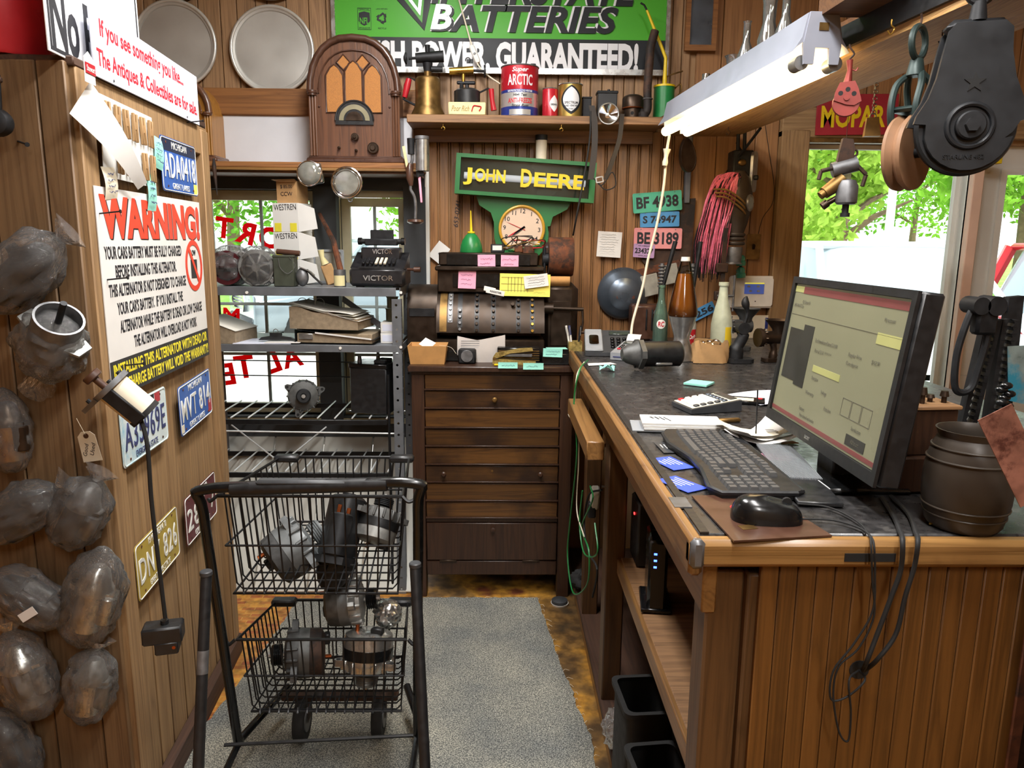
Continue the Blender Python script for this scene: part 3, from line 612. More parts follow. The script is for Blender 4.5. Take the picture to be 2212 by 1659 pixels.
# ------------------------------------------------------------------ overhead shelf and tube light on the right
OZ = 2.02
osf = T('overhead_shelf', 'long overhead plank shelf reaching from back wall towards the viewer', 'shelf', (.8, 3.58, OZ))
def sk_(x, y): return V((x-.8, y-3.58, 0))
def slab(name, mat, pts, z0, z1): return MB().prism([tuple(sk_(*p)[:2]) for p in pts], z1-z0, None, z0-OZ).build(name, mat, osf)
slab('bottom_board', 'osb_under', [(.76, 3.58), (1.08, 3.58), (1.24, .9), (1.03, .9)], OZ, OZ+.02)
slab('fascia', 'black_plastic', [(.875, 2.3), (.89, 2.3), (1.045, .9), (1.025, .9)], OZ+.02, OZ+.078)
slab('end_block', 'shelf_dark', [(.69, 3.5), (.84, 3.5), (.85, 3.36), (.70, 3.36)], OZ+.02, OZ+.055)
slab('end_block', 'shelf_dark', [(.80, 2.02), (.99, 2.02), (1.0, 1.8), (.81, 1.8)], OZ+.078, OZ+.14)
slab('back_board', 'shelf_dark', [(.955, 2.3), (.975, 2.3), (1.10, .95), (1.08, .95)], OZ+.02, OZ+.13)
MB().tube([(1.03-.8, 3.56-3.58, -.18), (1.1-.8, 3.3-3.58, -.002)], .006, 8).build('strut', 'iron', osf)
MB().tube(spl([(1.08-.8, -.02, -.03), (1.09-.8, -.1, -.09), (1.06-.8, -.14, -.12)], 5), .004, 6).build('bracket_scroll', 'iron', osf)
FZ = 1.985; fx0, fx1 = PZ(1458, 287, FZ), PZ(1772, 136, FZ); fd = (fx1-fx0).normalized(); fl = (fx1-fx0).length
FM = Matrix((( -fd.y, fd.x, 0, fx0.x), (fd.x, fd.y, 0, fx0.y), (0, 0, 1, fx0.z), (0, 0, 0, 1)))   # local x to the right, y towards viewer
pm('fixture_grey', '#a3a8b6', .4, .2, .05, 10)
lf = T('tube_light', 'white fluorescent shop light with two glowing tubes under the overhead shelf', 'tube light', fx0, FM.to_3x3().to_4x4())
MB().prism([(-.066, .036), (-.074, .026), (-.052, .06), (-.04, .118), (.04, .118), (.052, .06), (.074, .026), (.066, .036), (.04, .055), (-.04, .055)], fl, TR(0, fl, 0) @ RX(pi/2)).build('housing', 'fixture_grey', lf)
for yy in (0, fl-.004): MB().prism([(-.05, .04), (-.036, .12), (.036, .12), (.05, .04), (.045, -.004), (.02, -.004), (.018, .035), (-.018, .035), (-.02, -.004), (-.045, -.004)], .008, TR(0, yy+.008, 0) @ RX(pi/2)).build('end_cap', 'fixture_grey', lf)
for sx in (-.045, .045):
    MB().cyl((sx, .02, .002), (sx, fl-.05, .002), .0185, n=16).build('tube', 'tube_on', lf)
    MB().cyl((sx, fl-.05, .002), (sx, fl-.01, .002), .0185, n=16).build('tube_cap', 'steel', lf)
MB().box((0, fl+.006, .085), (.025, .002, .018)).build('rating_sticker', 'brass_old', lf)
# ------------------------------------------------------------------ monitor
pm('screen_txt', '#5f5d50', .5, 0, .05, 30)
mo = T('computer_monitor', 'black flat screen monitor on the counter showing a parts web page', 'monitor', (.609, 1.407, CT+.001), RZ(rad(-90.5)))
MW, MH, TI = .51, .32, .128
MT_ = TR(0, 0, 1.145-CT) @ RX(-TI) @ RX(pi/2)      # panel frame: x right, y up, z towards viewer
MB().at(MT_).box((0, MH/2, -.025), (MW, MH, .036), .004).ring([(-MW/2, 0), (MW/2, 0), (MW/2, MH), (-MW/2, MH)], [(-MW/2+.014, .022), (MW/2-.014, .022), (MW/2-.014, MH-.014), (-MW/2+.014, MH-.014)], .006, None, -.004).build('bezel', 'black_plastic', mo)
pm('screen_glow', '#77765e', .35, 0, .1, 4, emit=('#9a9a7c', .1))
pm('screen_bar', '#6e3a38', .4, 0, .1, 20, emit=('#6e3a38', .12)); pm('screen_dark', '#2e2e2a', .4, 0, .3, 10); pm('screen_btn', '#9a9a62', .4, 0, .1, 10, emit=('#9a9a62', .15))
scr = MB().at(MT_).box((0, MH/2+.004, -.0045), (MW-.03, MH-.038, .003)).build('screen', 'screen_glow', mo)
def sb(x0, y0, x1, y1, mat, nm): MB().at(MT_).box(((x0+x1)/2*MW, (y0+y1)/2*MH, -.0026), (abs(x1-x0)*MW, abs(y1-y0)*MH, .0008)).build(nm, mat, scr)
sb(-.38, .895, .47, .94, 'screen_bar', 'browser_bar'); sb(-.47, .9, -.38, .94, 'screen_btn', 'browser_tab'); sb(-.44, .32, -.3, .66, 'screen_dark', 'product_picture'); sb(-.3, .3, -.2, .7, 'screen_dark', 'product_picture'); sb(-.46, .75, .46, .752, 'screen_txt', 'divider'); sb(-.14, .43, .1, .47, 'screen_btn', 'banner')
sb(.3, .7, .46, .76, 'screen_btn', 'banner'); sb(.24, .12, .38, .18, 'screen_dark', 'button'); sb(-.47, .085, .47, .11, 'screen_bar', 'task_bar')
for i in range(3): MB().at(MT_).ring([((.16+.075*i)*MW, .26*MH), ((.23+.075*i)*MW, .26*MH), ((.23+.075*i)*MW, .36*MH), ((.16+.075*i)*MW, .36*MH)], [((.162+.075*i)*MW, .263*MH), ((.228+.075*i)*MW, .263*MH), ((.228+.075*i)*MW, .357*MH), ((.162+.075*i)*MW, .357*MH)], .0006, None, -.003).build('option_box', 'screen_txt', scr)
for s, x, y, w in (('Tyco Remanufactured Starter SL12 N00', -.07, .62, .2), ('Regular Price', .18, .6, .1), ('$162.99', .33, .6, .055), ('Add to cart', .31, .15, .06), ('ADVANCE.by', -.4, .81, .1), ('Part # SL12  * * * * *', -.08, .56, .15), ('Core deposit', .17, .55, .09), ('Description', -.1, .39, .06), ('Voltage', .0, .33, .05), ('Warranty', -.12, .29, .08), ('Rotation', .06, .25, .06), ('Features', -.16, .18, .05), ('New solenoid and brushes', -.1, .14, .14), ('Save this store', .3, .22, .07), ('Q Search', -.33, .84, .08), ('My account', .36, .83, .07)):
    text(scr, s, 'screen_txt', MT_ @ TR(x*MW, y*MH, -.0021), size=.01, width=w*MW, depth=.0002)
text(mo, 'acer', 'steel', MT_ @ TR(-.02, .011, .0022), height=.007, bold=.01, depth=.0003)
MB().box((.0, .055, .03), (.075, .05, .16), .004).build('stand_neck', 'black_plastic', mo)
MB().box((.03, .06, .005), (.2, .15, .01), .004).build('stand_base', 'black_gloss', mo)
# ------------------------------------------------------------------ shopping cart
ca = T('shopping_cart', 'black two-basket wire shopping cart holding old alternators', 'shopping cart', (-.47, 1.85, .0075))
def cl(p): return V(p)-V((-.47, 1.85, 0))
hl, hr = cl(PY(432, 1064, 1.75)), cl(PY(903, 1050, 1.75)); bl, br = cl(PZ(515, 1612, .1)), cl(PZ(902, 1592, .1))
MB().tube(spl([bl, bl.lerp(hl, .5), hl.lerp(bl, .08), hl.lerp(hr, .02), hl.lerp(hr, .5), hr.lerp(hl, .02), hr.lerp(br, .08), br.lerp(hr, .5), br], 6), .0135, 10).build('handle_frame', 'black_gloss', ca)
MB().cyl(hl.lerp(hr, .14), hl.lerp(hr, .86), .0175, n=14, bev=.002).build('handle_grip', 'black_plastic', ca)
g = hl.lerp(hr, .47)+V((0, 0, .012)); MB().box(g, (.22, .03, .014), .006).build('handle_plate', 'dark_plastic', ca)
def basket(name, rear, front, zr, zf, zrb, zfb, wr_, wf, xc):
    """wire basket: rear/front distance, rim and floor heights, widths; each wire an object"""
    root = MB().tube([V((xc-wr_/2, rear, zr)), V((xc+wr_/2, rear, zr)), V((xc+wf/2, front, zf)), V((xc-wf/2, front, zf))], .0048, 6, closed=True).tube([V((xc-wr_/2+.02, rear+.02, zrb)), V((xc+wr_/2-.02, rear+.02, zrb)), V((xc+wf/2-.02, front-.02, zfb)), V((xc-wf/2+.02, front-.02, zfb))], .004, 6, closed=True).build(name, 'wire_black', ca)
    def wire(pts, r=.0024): MB().tube(pts, r, 6).build('wire', 'wire_black', root)
    def q(u, v, lv): # u across 0..1, v depth 0..1, level 0 floor 1 rim
        y = rear+(front-rear)*v; w = wr_+(wf-wr_)*v; zt = zr+(zf-zr)*v; zb2 = zrb+(zfb-zrb)*v; ins = .02*(1-lv)
        return V((xc+(u-.5)*(w-2*ins), y+(ins if v == 0 else (-ins if v == 1 else 0)), zb2+(zt-zb2)*lv))
    n = 16
    for i in range(1, n): u = i/n; wire([q(u, 0, 1), q(u, 0, .06)+V((0, .0, 0)), q(u, .03, 0), q(u, .97, 0), q(u, 1, .06), q(u, 1, 1)])
    m = 11
    for j in range(1, m): v = j/m; wire([q(0, v, 1), q(0, v, .06), q(.03, v, 0), q(.97, v, 0), q(1, v, .06), q(1, v, 1)])
    for lv in (.5,): wire([q(0, 0, lv), q(1, 0, lv)], .0032); wire([q(0, 0, lv), q(0, 1, lv), q(1, 1, lv), q(1, 0, lv)], .0032)
    for u in (0, 1): MB().box(q(u, 1, 1)+V((.022*(1 if u == 0 else -1), -.012, 0)), (.075, .035, .022), .006).build('corner_bumper', 'black_plastic', root)
    return root
basket('upper_basket', -.02, .42, .885, .86, .61, .655, .47, .40, -.01)
basket('lower_basket', .04, .32, .455, .43, .225, .25, .46, .40, -.01)
for z, y in ((.885, -.02), (.455, .04)):
    for s in (-1, 1): MB().tube(spl([V((-.01+s*.235, y, z)), V((-.01+s*.25, y-.005, z-.012)), V((-.005+s*.262, y, z-.008))], 4), .005, 6).build('basket_bracket', 'wire_black', ca)
pl0, pl1 = cl(PY(446, 1250, 1.62)), cl(PY(430, 1640, 1.5)); pr0, pr1 = cl(PY(897, 1232, 1.62)), cl(PY(915, 1600, 1.5))
for a, b in ((pl0, pl1), (pr0, pr1)):
    e = a+(b-a)*(a.z-.05)/(a.z-b.z); pst = MB().cyl(a, e, .0125, n=14).build('rear_post', 'black_plastic', ca); MB().cyl(a, a+V((0, 0, .012)), .014, n=14, bev=.002).build('post_cap', 'dark_plastic', pst)
    for k in (0,): MB().cyl((e.x, e.y, .045), (e.x, e.y, .07), .012, n=12).build('caster_stem', 'steel_dull', ca)
    w = MB().lathe([(.0, -.012), (.03, -.012), (.043, -.014), (.045, 0), (.043, .014), (.03, .012), (0, .012)], 24, TR(e.x, e.y, .045) @ RY(pi/2)).build('wheel', 'rubber', ca); MB().cyl((e.x-.014, e.y, .045), (e.x+.014, e.y, .045), .016, n=14).build('hub', 'steel_dull', w)
a = pl0.lerp(pl1, .5); MB().cyl(pl0.lerp(pl1, .42), pl0.lerp(pl1, .55), .0129, n=14).build('maker_sticker', 'steel_dull', ca)
for z in (.11, .17): MB().tube([V((bl.x, bl.y-.25 if z < .15 else bl.y-.1, z)), V((br.x, br.y-.25 if z < .15 else br.y-.1, z))], .005, 6).build('cross_rod', 'wire_black', ca)
for b_, xs in ((bl, -1), (br, 1)): MB().tube(spl([b_, b_+V((0, .06, -.01)), V((b_.x*.75, .36, .11))], 5), .012, 10).tube(spl([b_, b_+V((0, -.2, -.015)), V((b_.x, -.4, .085))], 4), .01, 8).build('base_rail', 'black_gloss', ca)
MB().box((-.02, .28, .13), (.36, .04, .02), .004).build('axle_plate', 'iron_rust', ca)
for px, py in ((655, 1600), (820, 1590)):
    p = cl(PZ(px, py, 0)); w = MB().lathe([(0, -.015), (.04, -.015), (.062, -.016), (.066, -.008), (.066, .008), (.062, .016), (.04, .015), (0, .015)], 28, TR(p.x, p.y, .066) @ RY(pi/2)).build('wheel', 'rubber', ca); MB().cyl((p.x-.018, p.y, .066), (p.x+.018, p.y, .066), .036, n=18).build('hub', 'steel_dull', w)
    for s in (-1, 1): MB().strip([(p.x+s*.021, p.y, .066), (p.x+s*.021, p.y+.03, .135)], .03, .003, (0, 1, 0)).build('fork', 'iron_rust', ca)
# ------------------------------------------------------------------ outdoors
pm('concrete', '#e2dfd8', .9, 0, .1, 2); pm('grass', '#7fae45', .95, 0, .25, 3, col2='#a9c761', thr=.55)
pm('bark', '#6d5b49', .9, 0, .3, 8, .4)
def leafmat(name, c):
    m, n, b = newmat(name); L = n.links; out = n.nodes['Material Output']; n.nodes.remove(b)
    co_ = coords(n, (1, 1, 1)); nz = nd(n, 'TexNoise'); nz.inputs['Scale'].default_value = 2.5; L.new(co_, nz.inputs['Vector']); c = hx(c)
    col = ramp(n, nz.outputs[0], [(.3, tuple(x*.6 for x in c[:3])+(1,)), (.7, tuple(min(1, x*1.3) for x in c[:3])+(1,))])
    d = nd(n, 'BsdfDiffuse'); t = nd(n, 'BsdfTranslucent'); mx = nd(n, 'MixShader', _0=.45); L.new(col, d.inputs[0]); L.new(col, t.inputs[0]); L.new(d.outputs[0], mx.inputs[1]); L.new(t.outputs[0], mx.inputs[2]); L.new(mx.outputs[0], out.inputs[0])
for nm, c in (('leaf_a', '#8fbf4a'), ('leaf_b', '#79ad48'), ('leaf_c', '#a8c95a')): leafmat(nm, c)
GZ = -.15
S('ground_lot', MB().box((4, 10.7, GZ-.1), (90, 13.9, .2)), 'concrete'); S('ground_lawn', MB().box((4, 70, GZ-.08), (200, 105, .2)), 'grass')
def leaves(n, shape, size, seed):
    rn = random.Random(seed); mb = MB(); i = 0
    while i < n:
        p = V((rn.uniform(-1, 1), rn.uniform(-1, 1), rn.uniform(-1, 1)))
        q = shape(p, rn)
        if q is None: continue
        a = V((rn.gauss(0, 1), rn.gauss(0, 1), rn.gauss(0, 1))).normalized(); b = a.orthogonal().normalized(); s = size*rn.uniform(.6, 1.3)
        mb.add([q-a*s, q+b*s*.55, q+a*s, q-b*s*.55], [(0, 1, 2, 3)]); i += 1
    return mb
def tree(x, y, h, r, leaf, label, seed, tr=.18):
    rn = random.Random(seed); t = T('leafy_tree', label, 'tree', (x, y, GZ+.02), rn.uniform(0, 6), 'trees on the lawn outside')
    mb = MB().tube([V((0, 0, -.02)), V((.05, 0, h*.25)), V((.0, .1, h*.6)), V((0, 0, h*.85))], [tr*1.3, tr, tr*.7, tr*.2], 8)
    for k in range(6): a = k*1.1; z = h*(.32+.07*k); mb.tube([V((0, 0, z)), V((cos(a)*r*.35, sin(a)*r*.35, z+h*.1)), V((cos(a)*r*.7, sin(a)*r*.7, z+h*.16))], [tr*.5, tr*.35, tr*.12], 6)
    mb.build('trunk', 'bark', t)
    blobs = [(V((rn.uniform(-.6, .6)*r, rn.uniform(-.6, .6)*r, h*rn.uniform(.36, .88))), r*rn.uniform(.35, .6)) for _ in range(11)]
    def shp(p, rn):
        if p.length > 1: return None
        c, rr = rn.choice(blobs); return c+V((p.x, p.y, p.z*.7))*rr
    o = leaves(4200, shp, .13, seed).build('crown', leaf, t, smooth=0); o['kind'] = 'stuff'
TL = [(7.8, 17.5, 5.5, 2.2, 'leaf_c', 'bright young tree nearest the left edge of the right window'), (13.2, 19, 6.5, 2.4, 'leaf_a', 'broad tree behind the white pole'), (19.5, 22, 7.5, 3.0, 'leaf_b', 'tall tree at the right edge of the right window'), (11.5, 29, 8, 3.2, 'leaf_b', 'shady tree far out on the lawn'), (20.5, 32, 8, 3.6, 'leaf_a', 'wide tree far out near the door glass'), (27, 26, 8, 3.6, 'leaf_b', 'tree seen through the door glass'), (-7.6, 22, 7, 3.2, 'leaf_b', 'tree filling the upper panes of the lettered window'), (-2.2, 29, 7, 3.0, 'leaf_a', 'tree seen through the narrow left window'), (-12.5, 27, 8, 3.6, 'leaf_c', 'tree at the far left of the lettered window'), (16, 42, 9, 5, 'leaf_c', 'farthest tree seen between the nearer trunks'), (24, 44, 9, 5, 'leaf_b', 'farthest tree behind the red car')]
for i, (x, y, h, r, lf_, lb) in enumerate(TL): tree(x, y, h, r, lf_, lb, 20+i)
def hedge(x0, x1, y, label, seed):
    t = T('hedge', label, 'hedge', ((x0+x1)/2, y, GZ+.02))
    L_ = (x1-x0)/2
    def shp(p, rn): return V((p.x*L_, p.y*.4, .45+p.z*.45+.05*sin(p.x*9)))
    o = leaves(4000, shp, .05, seed).build('foliage', 'leaf_a', t, smooth=0); o['kind'] = 'stuff'
    MB().box((0, 0, .4), (2*L_-.1, .6, .75), .1).build('inner_mass', 'leaf_b', t)
hedge(4.2, 13, 12.5, 'low clipped green hedge behind the parked white car', 3)
t = T('lamp_pole', 'tall white pole standing on the lawn outside', 'pole', PZ(1912, 560, GZ+.02) if 0 else V((PY(1918, 520, 15).x, 15, GZ+.02)))
MB().cyl((0, 0, 0), (0, 0, 4.6), .09, .07, n=14).build('shaft', 'white_plastic', t); MB().cyl((0, 0, 0), (0, 0, .25), .16, n=14).build('base', 'concrete', t)
# vehicles
pm('car_white', '#d9dee2', .25, 0, .03, 3, coat=.5); pm('car_red', '#d3202c', .25, 0, .05, 3, coat=.6); pm('car_grey', '#7a8790', .25, .2, .05, 3, coat=.6); pm('car_glass', '#aebfc8', .06, 0, .05, 3); pm('car_trim', '#23272b', .5, 0, .1, 10)
def car(name, label, loc, rz, body, hscale=1.0):
    t = T(name, label, 'car', loc, rz)                       # nose along local -y
    def lower(u, v):
        y = -2.2+4.4*u; a = 2*pi*v; w = .92*(1-.10*max(0, (abs(y)-1.6)/.6)**2); top = (1.0 if y > -1.0 else 1.0-.16*((-1.0-y)/1.2)); zc = (top+.28)/2; hh = (top-.28)/2
        ca_, sa = cos(a), sin(a); e = .35; return (w*math.copysign(abs(ca_)**e, ca_), y, zc+hh*math.copysign(abs(sa)**e, sa))
    MB().surf(lower, 20, 24, cv=True).prism([(.9*math.copysign(abs(cos(a))**.35, cos(a)), .6+.34*math.copysign(abs(sin(a))**.35, sin(a))) for a in [2*pi*i/24 for i in range(24)]], .02, TR(0, -2.18, 0) @ RX(pi/2)).prism([(.9*math.copysign(abs(cos(a))**.35, cos(a)), .64+.36*math.copysign(abs(sin(a))**.35, sin(a))) for a in [2*pi*i/24 for i in range(24)]], .02, TR(0, 2.2, 0) @ RX(pi/2)).build('body', body, t)
    def cab(u, v):
        z = .95+.72*hscale*u; s = 1-u; y0, y1 = -.35-.75*s, 1.9+.25*s; w = .66+.2*s; a = 2*pi*v; ca_, sa = cos(a), sin(a); e = .3
        return (w*math.copysign(abs(ca_)**e, ca_), (y0+y1)/2+(y1-y0)/2*math.copysign(abs(sa)**e, sa), z)
    MB().surf(cab, 6, 24, cv=True).build('glasshouse', 'car_glass', t)
    zr = .95+.72*hscale; MB().box((0, .78, zr), (1.34, 2.3, .07), .03).build('roof', body, t)
    for s in (-1, 1):
        MB().tube([(s*.84, -1.06, .97), (s*.66, -.36, zr)], .035, 6).build('pillar', body, t); MB().tube([(s*.87, .5, .97), (s*.68, .5, zr)], .03, 6).build('pillar', body, t); MB().tube([(s*.84, 2.1, .97), (s*.68, 1.9, zr)], .06, 6).build('pillar', body, t)
        MB().box((s*1.02, -.75, 1.02), (.2, .1, .15), .04).build('side_mirror', body, t)
        MB().box((s*.66, -2.1, .78), (.34, .2, .14), .05).build('headlight', 'chrome', t)
        for y in (-1.4, 1.35):
            w = MB().lathe([(0, -.1), (.24, -.1), (.33, -.11), (.35, -.06), (.35, .06), (.33, .11), (.24, .1), (0, .1)], 24, TR(s*.82, y, .35) @ RY(pi/2)).build('wheel', 'rubber', t); MB().cyl((s*.7, y, .35), (s*.94, y, .35), .2, n=18).build('wheel_hub', 'alu', w)
    MB().box((0, -2.2, .42), (1.6, .12, .2), .05).build('bumper', 'car_trim', t)
    g = MB().ring([(-.5, 0), (-.38, .15), (.38, .15), (.5, 0), (.38, -.15), (-.38, -.15)], [(-.43, 0), (-.34, .115), (.34, .115), (.43, 0), (.34, -.115), (-.34, -.115)], .05, TR(0, -2.2, .74) @ FWD).build('grille', 'chrome', t)
    for i in range(4): MB().box((0, -2.22, .665+i*.05), (.74, .03, .018), .004).build('slat', 'chrome', g)
    return t
car('parked_car', 'white parked car facing the right window', V((PY(1900, 600, 7).x, 7.2, GZ+.02)), 0, 'car_white')
car('parked_car', 'red car parked beyond the door glass', V((PY(2172, 600, 6.6).x+2.6, 6.9, GZ+.02)), rad(88), 'car_red', 1.0)
car('parked_car', 'grey car parked beyond the narrow left window', V((PY(795, 600, 12.5).x, 13, GZ+.02)), rad(-60), 'car_grey')
# ------------------------------------------------------------------ wall-hung and shelf things on the back wall
def wt(name, label, cat, px, py, y, roll=0, group=None): # root on a wall; local x right, y up, z to viewer
    return T(name, label, cat, PY(px, py, y), FWD @ RZ(rad(roll)), group)
def st(name, label, cat, px, z, y, rz_=0, group=None, py=None):     # standing root at height z, distance y, photo column px
    r = ray(px, py if py else 600); p = None
    for _ in range(6):                                              # solve the column at that height
        q = PY(px, py or 600, y); py = py+(q.z-z)/mpp(q)*.98 if py else 600+(q.z-z)/mpp(q)*.98
    q = PY(px, py, y); return T(name, label, cat, (q.x, y, z), rz_, group)
def disc(r, d, n=32): return [(0, 0), (r, 0), (r, d), (0, d)]
pm('pan_alu', '#c4c4bf', .42, .45, .12, 5); pm('pan_rim', '#d6d6d0', .35, .5, .05, 20)
pans = [(381, 97, 90, 'large round aluminium pan on the wall, left of the two whole ones'), (590, 110, 91, 'large round aluminium pan beside the green battery sign'), (377, -92, 90, 'round aluminium pan cut off by the top edge, left one'), (583, -94, 91, 'round aluminium pan cut off by the top edge, right one')]
for px, py, r, lb in pans:
    t = wt('round_pan', lb, 'pan', px, py, 3.595, 0, 'round pans hung on the wall'); R = r*mpp(PY(px, py, 3.58))
    MB().lathe([(0, .012), (R*.86, .012), (R*.875, .017), (R*.93, .02), (R*.93, .004), (0, .004)], 56).build('base', 'pan_alu', t)
    MB().torus((0, 0, .018), R*.962, R*.042, 64, 10).build('rim', 'pan_rim', t)
t = wt('round_pan', 'dark rimmed round tray half hidden behind the white antiques sign', 'pan', 168, 92, 3.59); MB().lathe([(0, .01), (.17, .01), (.19, .016), (.19, 0), (0, 0)], 48).build('base', 'steel_dull', t); MB().torus((0, 0, .016), .188, .009, 48, 8).build('rim', 'black_plastic', t)
# green battery sign
pm('sign_green', '#4caa2c', .5, 0, .06, 4, spec=.35); pm('sign_black', '#1c2025', .5, 0, .1, 6, spec=.35); pm('sign_white', '#e4e6ea', .45, 0, .05, 8); pm('sign_silver', '#b6bcc0', .35, .3, .1, 8)
sg = T('battery_sign', 'large green and black Interstate Batteries metal sign above the shelf', 'sign', (0, 3.585, 2.6), FWD)
def sgp(px, py): q = PY(px, py, 3.575); return q.x, q.z-2.6
MB().box((0, .06, .004), (1.49, .72, .008)).build('green_panel', 'sign_green', sg)
zk = sgp(1080, 83)[1]; MB().box((0, (zk-.3)/2, .0085), (1.49, zk+.3, .003)).build('black_band', 'sign_black', sg)
MB().ring([(-.752, -.322), (.752, -.322), (.752, .425), (-.752, .425)], [(-.735, -.298), (.735, -.298), (.735, .41), (-.735, .41)], .02).build('frame', 'alu', sg)
def sgt(s, x0, x1, y0, y1, mat, z=.01, **k):
    a, b = sgp(x0, y1), sgp(x1, y0); return text(sg, s, mat, TR((a[0]+b[0])/2, (a[1]+b[1])/2, z), width=b[0]-a[0], height=b[1]-a[1], **k)
sgt('FRESH POWER. GUARANTEED!', 752, 1380, 94, 149, 'sign_white', bold=.045, depth=.002)
sgt('BATTERIES', 929, 1334, 14, 68, 'sign_white', .0085, bold=.05, shear=.22, depth=.003); sgt('BATTERIES', 932, 1336, 16, 69, 'sign_black', .011, bold=.032, shear=.22, depth=.004)
sgt('B', 930, 976, 10, 64, 'sign_silver', .0155, bold=.03, shear=.22, depth=.002)
sgt('INTERSTATE', 930, 1378, -52, 8, 'sign_white', .0085, bold=.05, shear=.22, depth=.003); sgt('INTERSTATE', 932, 1380, -50, 9, 'sign_black', .011, bold=.035, shear=.22, depth=.004)
def poly(pts, mat, z, d, nm): MB().prism([sgp(*p) for p in pts], d, None, z).build(nm, mat, sg)
poly([(840, -20), (858, -20), (912, 50), (918, -20), (936, -20), (917, 66)], 'sign_black', .009, .004, 'chevron'); poly([(866, -20), (876, -20), (903, 18), (906, -20), (914, -20), (908, 34)], 'sign_silver', .009, .003, 'chevron')
a, b = sgp(773, 64), sgp(801, 17); cx, cy = (a[0]+b[0])/2, (a[1]+b[1])/2; w, h = (b[0]-a[0])/2, (b[1]-a[1])/2
MB().ring([(cx-w, cy-h), (cx+w, cy-h), (cx+w, cy+h), (cx-w, cy+h)], [(cx-w+.0015, cy-h+.0015), (cx+w-.0015, cy-h+.0015), (cx+w-.0015, cy+h-.0015), (cx-w+.0015, cy+h-.0015)], .001, None, .009).build('emblem_frame', 'sign_black', sg)
MB().prism([(cx-w*.8, cy+h*.55), (cx, cy+h*.68), (cx+w*.8, cy+h*.55), (cx+w*.85, cy-h*.2), (cx+w*.4, cy-h*.5), (cx, cy-h*.62), (cx-w*.4, cy-h*.5), (cx-w*.85, cy-h*.2)], .001, None, .009).build('shield', 'sign_black', sg)
text(sg, 'NFL', 'sign_green', TR(cx, cy-.008, .0101), height=.026, width=w*1.35, bold=.02); text(sg, 'OFFICIAL', 'sign_black', TR(cx, cy+h*.84, .009), height=.007, width=w*1.7); text(sg, 'SPONSOR', 'sign_black', TR(cx, cy-h*.84, .009), height=.007, width=w*1.7)
rc = sgp(825, 39)
for k in range(3):
    M_ = TR(rc[0], rc[1], .009) @ RZ(k*2*pi/3); MB().at(M_).prism([(-.012, .012), (.004, .024), (.014, .016), (.018, .02), (.02, .004), (.006, .006), (.01, .01), (.003, .014), (-.006, .006)], .001).build('recycle_arrow', 'sign_black', sg)
text(sg, 'RECYCLE', 'sign_black', TR(rc[0], rc[1]-.042, .009), height=.006, width=.036); text(sg, 'LEAD RETURN', 'sign_black', TR(rc[0], rc[1]+.038, .009), height=.005, width=.05)
